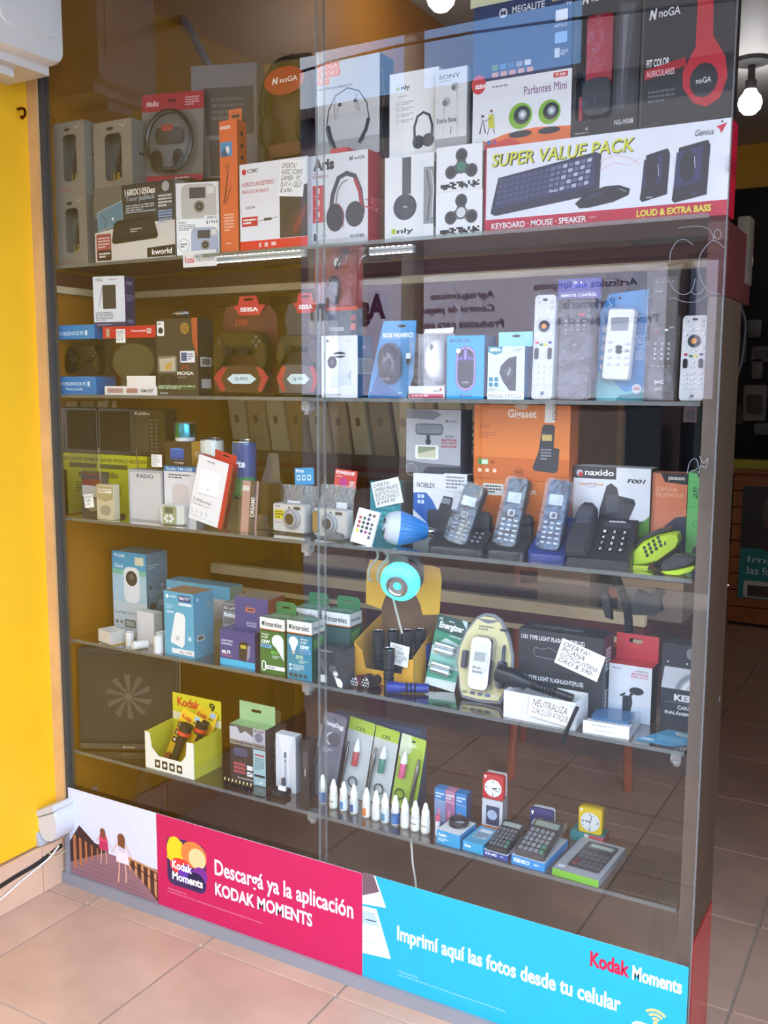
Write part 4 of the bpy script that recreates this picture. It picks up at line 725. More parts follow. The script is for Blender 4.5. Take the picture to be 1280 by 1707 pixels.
a = front(p); a.T('Wireless GamePad',.55,.055,.82,.085,'#fff',.01); a.rect(.84,.04,.92,.11,'#e8d8d4'); a.T('H',.855,.05,.905,.10,'#a01820',.03); a.rect(.06,.03,.13,.15,'#b8a088'); a.T('NETMAK',.47,.76,.85,.82,'#222',.03); a.line([(.86,.75),(.93,.79),(.84,.85)],.001,'#444'); a.rect(.05,.90,.36,.97,'#b08a88'); a.T('NM-507',.70,.91,.93,.96,'#333',.02); a.rr(.42,.90,.64,.97,'#b07a70',.4)
note('price note on the red-topped gamepad carton', ['INALAMBRICO','PC-PLAY 3','HS $ 990-'], (201,560), .032, .034, .0285)
p2 = carton('small_device_box','slim white and violet device box standing on the gamepad cartons','box',(162,543),(214,541),462,y=.05,zb=p.top+.0008,depth=.045,rz=10,front='#e0e4ea',side='#3a3560',topc='#4a4570')
p2.o.location = (p2.o.location.x, .04, p.top+.0008)
a = front(p2); a.rect(0,.9,1,1,'#3a3560'); a.T('CELIS',.08,.04,.3,.09,'#333',.02); a.fine(.5,.05,.95,.08,1,'#a66',2); a.rr(.30,.17,.72,.64,'#3a3630',.06); a.line([(.30,.2),(.16,.62)],.0016,'#555'); a.fine(.06,.70,.62,.88,6,'#778',3); a.fine(.1,.94,.9,.97,1,'#b8b4d0',4)
a = rside(p2); a.T('CELIS',.2,.1,.75,.16,'#c9c6e0'); a.fine(.1,.36,.9,.5,4,'#8a86b0',4); a.rect(.2,.85,.8,.92,'#8a86b0')
# black controller box
p = carton('controller_box','black phone game controller box with a green strip','box',(263,661),(331,660),532,y=.03,zb=Z2,depth=.06,front='#3a3228',side='#2a2420',topc='#4a3a2e')
a = front(p); a.rr(.02,.03,.2,.22,'#f0eee8',.15); a.ell(.11,.15,.06,None,'#222'); a.fine(.04,.05,.18,.08,1,'#444',1); a.poly([(.86,0),(1,0),(1,.5),(.88,.3)],'#b0522a'); a.ell(.70,.13,.11,None,'#8a6a28'); a.ring(.70,.13,.085,.001,'#c09a40'); a.rr(.58,.42,.93,.57,'#e4e4e8',.1); a.rect(.60,.44,.74,.55,'#4a5a80'); a.fine(.76,.45,.9,.54,3,'#557',3)
a.rr(.03,.48,.5,.70,'#6f6a60',.12); a.poly([(.06,.52),(.46,.50),(.46,.68),(.08,.68)],'#b8ae98'); a.poly([(.2,.6),(.38,.55),(.34,.66),(.22,.67)],'#c09a48'); a.line([(.05,.78),(.25,.73),(.48,.78)],.007,'#1e1b19'); a.ell(.14,.8,.10,.06,'#1c1917'); a.ell(.42,.8,.1,.06,'#1c1917'); a.line([(.62,.66),(.66,.60),(.70,.64),(.74,.60),(.78,.66)],.0022,'#d84a2a'); a.T('MOGA',.50,.685,.90,.73,'#e4e0d8',.03); a.fine(.52,.75,.86,.77,1,'#a99',5); a.rect(0,.86,.95,.92,'#3d5a30'); a.fine(.03,.865,.92,.915,2,'#b8c8a8',6); a.T('Bluetooth',.08,.95,.26,.98,'#d8d4cc')
a = rside(p); a.rect(.15,.5,.85,.62,'#b8b4ac'); a.rect(.25,.52,.75,.60,'#5a564e'); a.rect(.2,.78,.8,.9,'#a8a49c')
o = MB('#d8dade').ball((0,0,.006),.026,.018,.012,12,6).build('foil_pouch','foil'); q = at(297,519,.05); o.matrix_world = Matrix.Translation((q.x,.06,p.top+.006)); tag(o,'crumpled silver foil pouch on top of the black controller box','pouch')
# gamepads in faceted blister packs
def padblister(lab, A, B, top, y, card, lbl):
    p = carton('gamepad_blister', lab, 'blister pack', A, B, top, y=y, zb=Z2, depth=.06, body=False, group='gamepad blister packs')
    w, h = p.w, p.h; out = [(.0,0),(.95*w,0),(w,.1*h),(w,.78*h),(.88*w,.89*h),(.70*w,.90*h),(.66*w,h),(.36*w,h),(.32*w,.90*h),(.12*w,.89*h),(.03*w,.74*h),(.14*w,.5*h),(.02*w,.30*h),(-.02*w,.12*h)]
    MB(card).plate([(x*.97+.015*w,z*.985+.003) for x,z in out],.036,.038,[ellp(.52*w,.955*h,.09*w,.014*h,12)]).build('backing_card','card',p.o,0)
    top_ = MB('#c8242e').plate([(.37*w,.985*h),(.65*w,.985*h),(.70*w,.90*h),(.80*w,.90*h),(.70*w,.80*h),(.36*w,.80*h),(.26*w,.90*h),(.34*w,.90*h)],.033,.0345,[ellp(.52*w,.955*h,.09*w,.014*h,12)]).build('brand_tab','card',p.o,0)
    Art(top_,(.26*w,.033,.80*h),(.54*w,0,0),(0,0,.185*h),(0,-1,0)).T('SEISA',.22,.58,.78,.80,'#fff',.03)
    gamepad(p.o, Matrix.Translation((w*.5,.012,h*.47)), w/.172, '#0b0a0b')
    lo = MB('#3a2222' if card != '#3b3a40' else '#4a4a52').plate([(.08*w,.03*h),(.84*w,.03*h),(.97*w,.18*h),(.84*w,.31*h),(.16*w,.31*h),(0.02*w,.18*h)],.004,.03,ch=.004).build('lower_tray','gloss',p.o,30)
    Art(lo,(0,.004,.03*h),(w,0,0),(0,0,.28*h),(0,-1,0)).poly([(.03,.46),(.16,.05),(.26,.1),(.16,.5),(.24,.9),(.16,.95)],'#b02a2c').poly([(.96,.46),(.84,.05),(.76,.1),(.84,.5),(.78,.9),(.84,.95)],'#b02a2c').poly([(.26,.5),(.36,.33),(.66,.33),(.76,.5),(.66,.67),(.36,.67)],'#cfe4e4').T(lbl,.40,.43,.62,.57,'#2a5a6a')
    MB().plate(out,-.012,.035,ch=.014).build('clear_shell','blister',p.o,30)
    return p
p = padblister('clear faceted gamepad blister with dark red card on the second shelf',(352,660),(450,657),492,.055,'#5a1d16','SJ-803')
Art(p.o,(p.w*.12,.0355,p.h*.6),(p.w*.76,0,0),(0,0,p.h*.28),(0,-1,0)).T('DSII',.2,.42,.5,.64,'#c0392a',.02,.3)
padblister('clear faceted gamepad blister with grey card touching the pane seam',(457,657),(533,655),486,.04,'#3b3a40','SJ-701')
# mouse in a red hanging pack
p = carton('mini_mouse_pack','tall clear bag with mini mouse on red and grey card','blister pack',(538,557),(618,552),414,y=.10,zb=Z2+.13,depth=.03,body=False)
cb = carton('camera_carton','white webcam carton with a round white camera picture','box',(536,663),(596,664),560,y=.035,zb=Z2,depth=.075,rz=4,front='#e8eaee',side='#1f5f8a',topc='#d0d4da')
p.o.location = (p.o.location.x-.02,.085,cb.top+.001)
MB('#8f2a24').box(0,.012,p.h*.3,p.w,.014,p.h).box(0,.012,0,p.w,.014,p.h*.3,'#6d7784').build('backing_card','card',p.o,0); mouse(p.o, Matrix.Translation((p.w*.42,.010,p.h*.5)), .066,.04,.018,'#2a2d33')
MB('#1d1e22').tube(spline([(p.w*.5,.004,p.h*.72),(p.w*.62,.004,p.h*.86),(p.w*.85,.006,p.h*.93)],5),.004,7).build('mouse_cable','rubber',p.o); o = MB('#eee').plate(ellp(p.w*.52,p.h*.79,.008,.010,14),.002,.003).build('badge','card',p.o,0); Art(o,(p.w*.52-.008,.002,p.h*.79-.01),(.016,0,0),(0,0,.02),(0,-1,0)).T('N',.28,.25,.72,.75,'#222',.03,.2)
a = Art(p.o,(0,.0115,0),(p.w,0,0),(0,0,p.h),(0,-1,0)); a.rect(0,.68,.9,.72,'#e8604a'); a.T('noga',.02,.83,.26,.87,'#e8ecf0'); a.T('mini mouse',.02,.88,.62,.94,'#e8ecf0',.02); a.rect(.76,.86,.86,.93,'#e88a84'); a.rect(.76,.77,.86,.83,'#c87a80')
MB().slab(-.004,-.002,p.w+.004,p.h+.003,-.014,.018,.006,ch=.008).build('clear_bag','bag',p.o)
a = front(cb); a.rect(.05,.97,.95,.975,'#ccc'); a.ell(.52,.38,.26,.17,'#dfe5ec'); a.rect(.26,.36,.78,.70,'#dfe5ec'); a.ell(.5,.31,.18,.05,'#33363c'); a.poly([(.28,.30),(.74,.30),(.74,.32),(.28,.33)],'#e2e8ee'); a.ell(.30,.43,.13,.10,'#2a2b30'); a.ell(.30,.43,.05,.04,'#55575e'); a.poly([(.26,.66),(.80,.60),(.84,.80),(.26,.82)],'#d3dde8'); a.poly([(.72,.66),(.82,.54),(.82,.72)],'#b9c8d8'); a.line([(.24,.83),(.50,.83)],.001,'#99a'); a.fine(.05,.94,.9,.96,1,'#555',3); a.fine(.7,.08,.92,.1,1,'#aab',4); a.poly([(.13,.10),(.17,.05),(.22,.10)],'#444')
a = rside(cb); a.rect(0,.36,1,.62,'#9fb0c0'); a.fine(.1,.38,.9,.6,8,'#5a6a7a',3); a.T('LP',.3,.16,.5,.2,'#cde')
# wireless mouse on blue card
p = carton('mouse_blister','blue card blister with a black wireless mouse','blister pack',(613,662),(676,662),536,y=.05,zb=Z2,depth=.04,rz=6,lean=8,body=False)
w, h = p.w, p.h
MB('#3d93cf').plate([(-.0,0),(w*1.02,0),(w*1.16,h*.3),(w*1.16,h),(w*.30,h),(w*.2,h*.72),(w*.06,h*.3)],.0,.002,[ellp(w*.78,h*.93,w*.12,h*.018,10)]).build('backing_card','card',p.o,0)
MB('#1f66a8').plate([(w*.02,0),(w*.98,0),(w*.6,h*.12),(w*.25,h*.35)],-.0008,-.0002).build('card_swoosh','card',p.o,0)
a = front(p); a.T('MOUSE INALAMBRICO',.30,.155,1.1,.215,'#fff',.02,.2); a.noga(.06,.88,.40,.94,'#e8f2fa'); a.fine(.8,.92,.98,.95,1,'#cfe6f6',2)
mouse(p.o, Matrix.Translation((w*.58,-.004,h*.44)) @ Matrix.Rotation(math.radians(-6),4,'Y'), .092,.060,.032,'#151517'); Art(p.o,(w*.4,-.034,h*.16),(w*.4,0,0),(0,0,h*.12),(0,-1,0)).T('noGA',.2,.3,.8,.7,'#8a8a8e')
MB('#d8dadd').box(w*.98,-.008,h*.50,w*1.10,-.002,h*.57).box(w*1.0,-.007,h*.43,w*1.08,-.003,h*.5,'#222').build('usb_dongle','metal',p.o,0)
MB().plate([(w*.06,h*.02),(w*1.02,h*.02),(w*1.12,h*.3),(w*1.12,h*.74),(w*.36,h*.74),(w*.26,h*.55)],-.042,-.001,ch=.012).build('clear_shell','blister',p.o,30)
# white mouse box
p = carton('mouse_box','clear-fronted box with a white wireless mouse','box',(680,664),(740,664),556,y=.045,zb=Z2,depth=.05,body=False)
w, h = p.w, p.h
MB('#e8e8ec').box(0,.002,0,w,.048,h*.19).box(0,.046,h*.19,w,.048,h).build('card_base','card',p.o,0); a = front(p); a.rect(.03,.93,.97,.99,'#b8304e'); a.fine(.1,.94,.9,.98,1,'#f0c8d0',3); a.T('Genius',.70,.855,.86,.90,'#333',.0,.2); a.poly([(.87,.85),(.94,.83),(.90,.90)],'#c8203c'); a.L += 45
MB('#f0f0f2').plate([(w*.25,h),(w*1.05,h*1.0),(w*1.08,h*1.09),(w*.28,h*1.07)],.03,.031).build('hang_flap','card',p.o,0)
mouse(p.o, Matrix.Translation((w*.58,.04,h*.58)) @ Matrix.Rotation(math.radians(-3),4,'Y'), .094,.056,.032,'#eef0f4','#55585f')
MB().slab(0,h*.19,w,h,.0,.046,.003,ch=.002).build('clear_cover','bag',p.o)
# LED mouse box
p = carton('mouse_box','bright blue mouse box with a purple-lit mouse picture','box',(744,665),(806,664),560,y=.04,zb=Z2,depth=.06,front='#1b9fe0',side='#15587c',topc='#1a86bc')
a = front(p); a.T('MOUSE LED',.07,.05,.62,.105,'#14506e',.03); a.rr(.24,.16,.78,.88,'#7a5ab0',.5); a.rr(.27,.18,.75,.86,'#b9a8e8',.5); a.rr(.29,.20,.73,.84,'#2a2a30',.5); a.poly([(.29,.36),(.51,.30),(.73,.36),(.73,.40),(.51,.36),(.29,.40)],'#6a5aa8'); a.ell(.5,.30,.07,.11,'#4a3a80'); a.rr(.47,.22,.53,.38,'#9a8ae0',.4); a.T('noGA',.42,.72,.60,.75,'#ccc'); a.ell(.31,.24,.06,None,'#fff'); a.noga(.36,.92,.68,.97,'#14506e')
# optical mouse box
p = carton('mouse_box','pale blue optical mouse box with a hanging flap','box',(812,668),(873,667),578,y=.035,zb=Z2,depth=.055,front='#cfe6f2',side='#145a80',topc='#bcd8e8')
w, h = p.w, p.h
MB('#8fd0ea').plate([(w*.18,h),(w*1.1,h),(w*1.1,h*1.28),(w*.18,h*1.28)],.02,.021,[ellp(w*.66,h*1.20,w*.12,h*.025,10)]).build('hang_flap','card',p.o,0)
a = front(p); a.poly([(0,0),(.4,0),(.38,.12),(.2,.16),(0,.1)],'#1a8aa0'); a.T('SEISA',.05,.03,.36,.09,'#fff',.03); a.ring(.74,.07,.035,.0008,'#555',n=10); a.fine(.8,.04,.95,.1,2,'#88a',2); a.poly([(.78,.18),(.56,.22),(.36,.36),(.32,.50),(.42,.66),(.60,.83),(.78,.84)],'#33363c'); a.poly([(.44,.46),(.60,.36),(.72,.5),(.56,.6)],'#4c525c'); a.line([(.56,.54),(.62,.42)],.0015,'#dfe4ea')
for k in range(4): a.rr(.04+.15*(k % 2),.58+.10*(k//2),.15+.15*(k % 2),.66+.10*(k//2),'#2a7a98',.15)
a.fine(.04,.79,.3,.84,2,'#678',3); a.rect(0,.88,1,1,'#f2f6f8'); a.T('MOUSE OPTICO',.05,.90,.92,.965,'#4a5a62',.0)
# remotes
def remote(name, lab, A, B, top, y, col, group=None, m='plastic', d=.018, lean=3, r=.008):
    p = carton(name, lab, 'remote control', A, B, top, y=y, zb=Z2, depth=d, lean=lean, body=False, group=group)
    p.body = MB(col).slab(0,0,p.w,p.h,0,d,r,ch=.003).build('body', m, p.o); return p
def keys(p, spec, name='button', m='rubber'):
    for u, v, ru, rv, c in spec: MB(c).plate(rrect((u-ru)*p.w,(1-v-rv)*p.h,(u+ru)*p.w,(1-v+rv)*p.h,min(ru*p.w,rv*p.h)*.8,3),-.0022,.001,ch=.0006).build(name, m, p.o, 50)
def satremote(lab, A, B, top, y):
    p = remote('satellite_remote', lab, A, B, top, y, '#d3d6dc', 'white satellite remotes')
    d = MB('#2e3036').plate(ellp(.5*p.w,.70*p.h,.25*p.w,.25*p.w,20),-.0024,.001,[ellp(.5*p.w,.70*p.h,.13*p.w,.13*p.w,14)],ch=.0006).build('direction_ring','rubber',p.o,50)
    MB('#e8962e').plate(ellp(.5*p.w,.70*p.h,.12*p.w,.12*p.w,16),-.003,.001,ch=.001).build('select_button','gloss',p.o,50)
    keys(p,[(.5,.05,.10,.012,'#33353b'),(.2,.07,.07,.016,'#c3c6cc'),(.8,.07,.07,.016,'#c3c6cc'),(.8,.125,.07,.012,'#c3c6cc'),(.35,.165,.10,.012,'#eceef2'),(.65,.165,.10,.012,'#eceef2'),(.16,.22,.06,.020,'#eceef2'),(.84,.22,.06,.020,'#eceef2'),(.16,.375,.06,.018,'#eceef2'),(.84,.375,.06,.018,'#eceef2'),(.5,.415,.10,.012,'#eceef2')])
    keys(p,[(.2,.455,.07,.013,'#c8425a'),(.4,.475,.07,.013,'#3f8a4a'),(.6,.475,.07,.013,'#e2d02e'),(.8,.455,.07,.013,'#3a4a78')],'colour_button')
    keys(p,[(.2,.56,.09,.055,'#2a2c32'),(.8,.56,.09,.055,'#2a2c32'),(.5,.54,.07,.016,'#dfe2e8'),(.5,.60,.07,.014,'#dfe2e8')]+[(.22+.28*c,.68+.055*r,.10,.014,'#dfe2e8') for r in range(4) for c in range(3)])
    a = front(p); a.fine(.1,.025,.3,.04,1,'#777',2); a.rect(.42,.92,.60,.955,'#3b5a78'); a.poly([(.42,.92),(.5,.92),(.42,.955)],'#c9d4e0'); a.fine(.4,.965,.62,.975,1,'#667',4)
    return p
p = satremote('tall white satellite remote beside the optical mouse box',(884,667),(920,667),492,.05)
MB().slab(-.004,-.001,p.w+.004,p.h+.006,-.007,.024,.006,ch=.003).build('clear_bag','blister',p.o)
satremote('shorter white satellite remote at the right end of the second shelf',(1130,668),(1173,668),526,.055)
p = remote('tv_remote','dark grey remote hanging in a bag with blue header card',(928,668),(978,668),503,.05,'#3b3d44',lean=3,r=.014)
keys(p,[(.72,.14,.11,.014,'#c0404e')]+[(.2+.2*c,.20+.045*r,.045,.008,'#9a9ca4') for r in range(3) for c in range(4)]+[(.2,.33,.05,.01,'#7a7c84'),(.8,.33,.05,.01,'#7a7c84'),(.2,.50,.07,.012,'#55575f'),(.8,.58,.05,.01,'#8a8c94')])
MB('#2d2f35').plate(ellp(.5*p.w,.55*p.h,.22*p.w,.22*p.w,18),-.002,.001,[ellp(.5*p.w,.55*p.h,.1*p.w,.1*p.w,12)],ch=.0005).build('direction_ring','rubber',p.o,50); keys(p,[(.5,.45,.09,.012,'#55575f')])
hd = MB('#2a2f8a').box(-.006,-.004,p.h*1.02,p.w+.018,.004,p.h*1.22).build('header_card','gloss',p.o,0); a = Art(hd,(-.006,-.004,p.h*1.02),(p.w+.024,0,0),(0,0,p.h*.2),(0,-1,0)); a.T('REMOTE CONTROL',.08,.76,.92,.90,'#e8e8f4',.02); a.T('S.J.',.36,.12,.62,.32,'#e8e8f4'); a.poly([(.2,.5),(.5,.2),(.8,.55),(.5,.4)],'#4a52b8')
MB().slab(-.005,-.001,p.w+.012,p.h*1.1,-.008,.026,.008,ch=.004).build('clear_bag','bag',p.o)
# universal remote on blue card
p = carton('universal_remote_pack','white air conditioner remote on a blue blister card','blister pack',(990,667),(1069,668),484,y=.075,zb=Z2,depth=.03,lean=4,body=False)
w, h = p.w, p.h
MB('#3088c8').plate([(0,0),(w,0),(w,h),(w*.16,h*.97),(0,h*.8)],.012,.014,[ellp(w*.4,h*.93,.003,.003,10)]).build('backing_card','card',p.o,0)
a = Art(p.o,(0,.012,0),(w,0,0),(0,0,h),(0,-1,0)); 
for k in range(6): a.ring(.55,.34,.14+.035*k,.0006,'#7ab8e0',a0=190,a1=330,n=14)
a.poly([(0,.72),(.3,.8),(.6,.92),(1,.88),(1,1),(0,1)],'#6fb0b8'); a.poly([(.5,.95),(1,.92),(1,1),(.4,1)],'#2f7f8a'); a.T('UNIVERSAL A/C REMOTE',.62,.48,1.12,.56,'#cfe6f6',.0,0,-90); a.ell(.85,.89,.10,None,'#d8dce4'); a.T('1000',.78,.875,.92,.905,'#b02a3a',.03)
for k in range(5): a.ell(.13,.35+.085*k,.075,None,'#e8f0f6'); a.ring(.13,.35+.085*k,.045,.001,'#4a6a88',n=10)
b = Pack(); b.o = p.o; b.w, b.h = w*.58, h*.74
rb = MB('#dcdee2').slab(w*.20,h*.18,w*.78,h*.82,-.012,.006,.008,ch=.004,M=Matrix.Translation((0,0,0)) @ Matrix.Translation((w*.5,0,h*.5)) @ Matrix.Rotation(math.radians(3),4,'Y') @ Matrix.Translation((-w*.5,0,-h*.5))).build('remote_body','plastic',p.o)
MB('#7f8890').slab(w*.32,h*.62,w*.68,h*.74,-.0128,-.011,.002).build('display','gloss',p.o)
for u, v in [(.32,.52),(.70,.50),(.34,.45),(.68,.44)]+[(.32+.18*c,.32+.06*r) for r in range(3) for c in range(3)]: MB('#c6cace').plate(ellp(u*w,v*h,.05*w,.013*h,10),-.0138,-.011,ch=.0006).build('button','rubber',p.o,50)
MB('#34363c').plate(ellp(.51*w,.47*h,.065*w,.022*h,12),-.0145,-.011).plate(ellp(.51*w,.435*h,.065*w,.022*h,12),-.0145,-.011).build('rocker','rubber',p.o,50)
MB().slab(w*.16,h*.14,w*.84,h*.86,-.02,.011,.012,ch=.008).build('clear_shell','blister',p.o)
# long black TV remote in bag
p = remote('tv_remote','long black television remote in a clear bag',(1077,669),(1120,669),462,.055,'#24262b',lean=3,r=.005)
keys(p,[(.2+.2*c,.045,.05,.006,'#8a8c92') for c in range(4)]+[(.3,.12,.14,.008,'#8a8c92'),(.3,.145,.14,.004,'#66686e'),(.8,.18,.12,.006,'#77797f')]+[(.25,.44,.06,.006,'#b0303c'),(.45,.44,.06,.006,'#5a5c62'),(.65,.43,.07,.009,'#d8d8da'),(.85,.41,.09,.006,'#9a9ca2')]+[(.25+.26*c,.54+.04*r,.04,.008,'#b8babf') for r in range(4) for c in range(3)]+[(.2+.2*c,.72,.05,.006,'#8a8c92') for c in range(4)])
MB('#2e3036').plate(ellp(.5*p.w,.66*p.h,.34*p.w,.34*p.w,20),-.0016,.001,[ellp(.5*p.w,.66*p.h,.2*p.w,.2*p.w,14)]).build('direction_ring','rubber',p.o,50)
a = front(p); a.L = 20; a.T('JVC',.26,.835,.64,.868,'#d8d8da',.03); a.T('LCD',.32,.89,.58,.912,'#b8b8bc')
MB().plate([(-.006,-.001),(p.w+.006,-.001),(p.w+.006,p.h*1.0),(p.w+.012,p.h*1.10),(-.010,p.h*1.06)],-.008,.024,ch=.004).build('clear_bag','bag',p.o,30)
# =====================================================================  SHELF 3 (radios, cameras, telephones)
def cyl(M, r, h, n=20): return [(0,0),(r,0),(r,h),(0,h)]
# mirror strip on the left wall that doubles the radio boxes
o = MB('#d8d8d8').box(-2.0655,.03,Z3+.002,-2.062,.24,Z3+.31).build('mirror_panel','metal',smooth=0); tag(o,'narrow mirror panel on the left wall doubling the yellow radio box','mirror'); MATS['metal'].node_tree.nodes['Principled BSDF'].inputs['Roughness'].default_value = .2
m = bpy.data.materials.new('mirror'); m.use_nodes = True; m.node_tree.nodes['Principled BSDF'].inputs['Metallic'].default_value = 1; m.node_tree.nodes['Principled BSDF'].inputs['Roughness'].default_value = .02; m.node_tree.nodes['Principled BSDF'].inputs['Base Color'].default_value = (.55,.52,.45,1); o.data.materials[0] = m
yb = carton('radio_box','yellow world receiver radio box at the left end of the middle shelf','box',(163,850),(247,858),757,y=.16,zb=Z3,depth=.05,front='#c9c424',side='#a39e1e',topc='#b8b322')
a = front(yb); a.T('8 BAND WORLD RECEIVER',.04,.07,1.0,.13,'#3a3a1a',.02); a.rect(.06,.17,.62,.25,'#5e5c22'); a.T('Kchibo',.12,.30,.44,.41,'#4a4a1c',.03); a.fine(.1,.50,.5,.75,5,'#8a861e',3); a.rect(.10,.80,.25,.90,'#9aa84a'); a.ell(.85,.3,.10,None,'#b8b020')
rd = carton('world_radio','large dark world receiver radio standing on the yellow radio box','radio',(165,757),(277,757),680,y=.165,zb=yb.top+.0006,depth=.045,body=False)
w, h = rd.w, rd.h
MB('#3b3023').slab(0,0,w,h,0,.045,.006,ch=.003).build('body','plastic',rd.o); MB('#2e251b').slab(w*.03,h*.08,w*.48,h*.94,-.001,.002,.004).build('speaker_grille','rubber',rd.o)
MB('#544a3c').slab(w*.54,h*.12,w*.76,h*.82,-.0012,.002,.002).build('tuning_scale','gloss',rd.o)
for k in range(9):
    for c in range(2): MB('#6a6256').box(w*(.78+.07*c),-.0014,h*(.1+.08*k),w*(.82+.07*c),0,h*(.14+.08*k)).build('preset_key','plastic',rd.o,0)
a = Art(rd.o,(0,-.0002,0),(w,0,0),(0,0,h),(0,-1,0)); a.T('Kchibo',.56,.06,.78,.13,'#c8c0ae',.03)
# pocket radios
def pocket(lab, A, B, top, y, col, acc, ant, z=Z3):
    p = carton('pocket_radio', lab, 'radio', A, B, top, y=y, zb=z, depth=.022, rz=4, body=False, group='pocket radios')
    MB(col).slab(0,0,p.w,p.h,0,.022,.003,ch=.0015).build('body','plastic',p.o); MB(acc).plate([(p.w*.06,p.h*.60),(p.w*.5,p.h*.52),(p.w*.94,p.h*.60),(p.w*.94,p.h*.96),(p.w*.06,p.h*.96)],-.001,.001).build('dial_panel','gloss',p.o,0)
    MB('#9a8f78').plate(ellp(p.w*.5,p.h*.27,p.w*.3,p.h*.15,18),-.0006,.0005).build('speaker_grille','rubber',p.o,0); MB('#c8c4b8').tube([(p.w*.1,.012,p.h*.98),(p.w*.02,.012,p.h+ant)],.0012,6).build('antenna','metal',p.o)
    return p
p = pocket('silver pocket radio with raised antenna at the front of the middle shelf',(162,863),(191,864),807,.03,'#c2b898','#a89a74',.095); a = Art(p.o,(0,-.001,0),(p.w,0,0),(0,0,p.h),(0,-1,0)); a.rect(.12,.12,.88,.24,'#e0d8c0'); a.fine(.16,.14,.8,.22,2,'#6a604a',2); a.line([(.1,.34),(.5,.44),(.9,.34)],.0008,'#7a6f58')
p = pocket('dark red and silver pocket radio behind the silver one',(137,850),(176,850),786,.06,'#5a5148','#7a3a34',.0); a = Art(p.o,(0,-.001,0),(p.w,0,0),(0,0,p.h),(0,-1,0)); a.rect(.05,.3,.95,.55,'#b8b4b0'); a.rect(.05,.06,.95,.16,'#3c3a4a')
p.o.rotation_euler.z += math.radians(-6)
note('price note leaning on the small radios at the left of the middle shelf',['ROADSTAR AM/FM','Y AURIC.','$ 199-'],(148,835),.034,.036,.028,tilt=-8)
o = MB('#463a30').lathe([(0,0),(.014,0),(.016,.004),(.010,.008),(0,.009)],16).build('round_knob','rubber'); q = atz(185,855,Z3); o.location = (at(200,852,.09).x,.09,Z3); tag(o,'small dark disc lying between the silver radio and the grey box','disc')
# grey device box and figure box (figures themselves are not built)
p = carton('device_box','grey blister-fronted box with an antenna behind the silver radio','box',(216,866),(272,864),782,y=.07,zb=Z3,depth=.04,front='#a8aaae',side='#8a94a6',topc='#9aa4b4'); a = front(p); a.rr(.05,.05,.95,.97,'#c9cace',.04); a.T('RADIO',.25,.08,.75,.16,'#445',.02)
MB('#8a8478').tube([(p.w*.12,.02,p.h),(p.w*.10,.02,p.h+.05)],.0012,6).build('antenna','metal',p.o)
rb = carton('toy_radio_box','white toy radio box with a blue top','box',(275,862),(327,861),776,y=.07,zb=Z3,depth=.05,front='#d8dade',side='#b9c2cc',topc='#2a6aa0')
a = front(rb); a.rect(0,0,1,.09,'#2f74ac'); a.T('Radio FM·USB',.1,.02,.9,.075,'#cfe4f4'); a.fine(.15,.13,.85,.22,2,'#555',3); a.rr(.25,.30,.78,.92,'#c9c2c2',.3)
sb_ = carton('speaker_box','black and orange wireless speaker box','box',(276,778),(320,775),735,y=.075,zb=rb.top+.0006,depth=.05,front='#3a2d20',side='#b8862a',topc='#4a3a26'); a = front(sb_); a.ell(.45,.34,.26,.07,'#3a78c8'); a.rect(.19,.34,.71,.70,'#1f56a8'); a.ell(.45,.70,.26,.07,'#1a4686'); a.T('noga',.35,.84,.7,.93,'#d8d0c0'); a = rside(sb_)
for k in range(3): a.ring(.5,.75,.14+.13*k,.0022,'#e8dcc0',a0=220,a1=320,n=8)
t = empty('tin_speaker','round teal metal speaker on the orange and black box','speaker',Matrix.Translation((at(309,735,.095).x,.095,sb_.top+.0006)))
MB('#cfd2d2').lathe([(0,0),(.024,0),(.026,.003),(.026,.010),(0,.010)],28).build('base_ring','plastic',t); MB('#3f8f9c').lathe([(0,.010),(.0275,.010),(.028,.013),(.028,.042),(.027,.045),(0,.045)],28).build('body','metal',t); MB('#6a6f72').lathe([(0,.045),(.024,.0455),(.024,.0475),(0,.048)],24).build('top_grille','rubber',t)
note('price note in front of the dark radio beside the speaker box',['OFERTA!','PARLANTE','BLUETOOTH','$ 390'],(261,768),.036,.032,.072)
# small white pedometer
p = carton('step_counter','small rounded white gadget with grey screen and round key pad','gadget',(267,874),(309,879),840,z=Z3,depth=.035,rz=6,body=False); w, h = p.w, p.h
MB('#d4d6d0').slab(0,0,w,h,0,.035,.010,ch=.005).build('body','plastic',p.o); MB('#9aa07a').slab(w*.12,h*.06,w*.66,h*.94,-.002,.002,.006).build('face_plate','plastic',p.o); MB('#5a6050').slab(w*.22,h*.58,w*.54,h*.86,-.003,0,.002).build('screen','gloss',p.o)
for k in range(6): MB('#e8eae4').plate(ellp(w*(.38+.15*math.cos(k*1.047)),h*(.32+.14*math.sin(k*1.047)),w*.05,w*.05,10),-.0035,0).build('button','rubber',p.o,0)
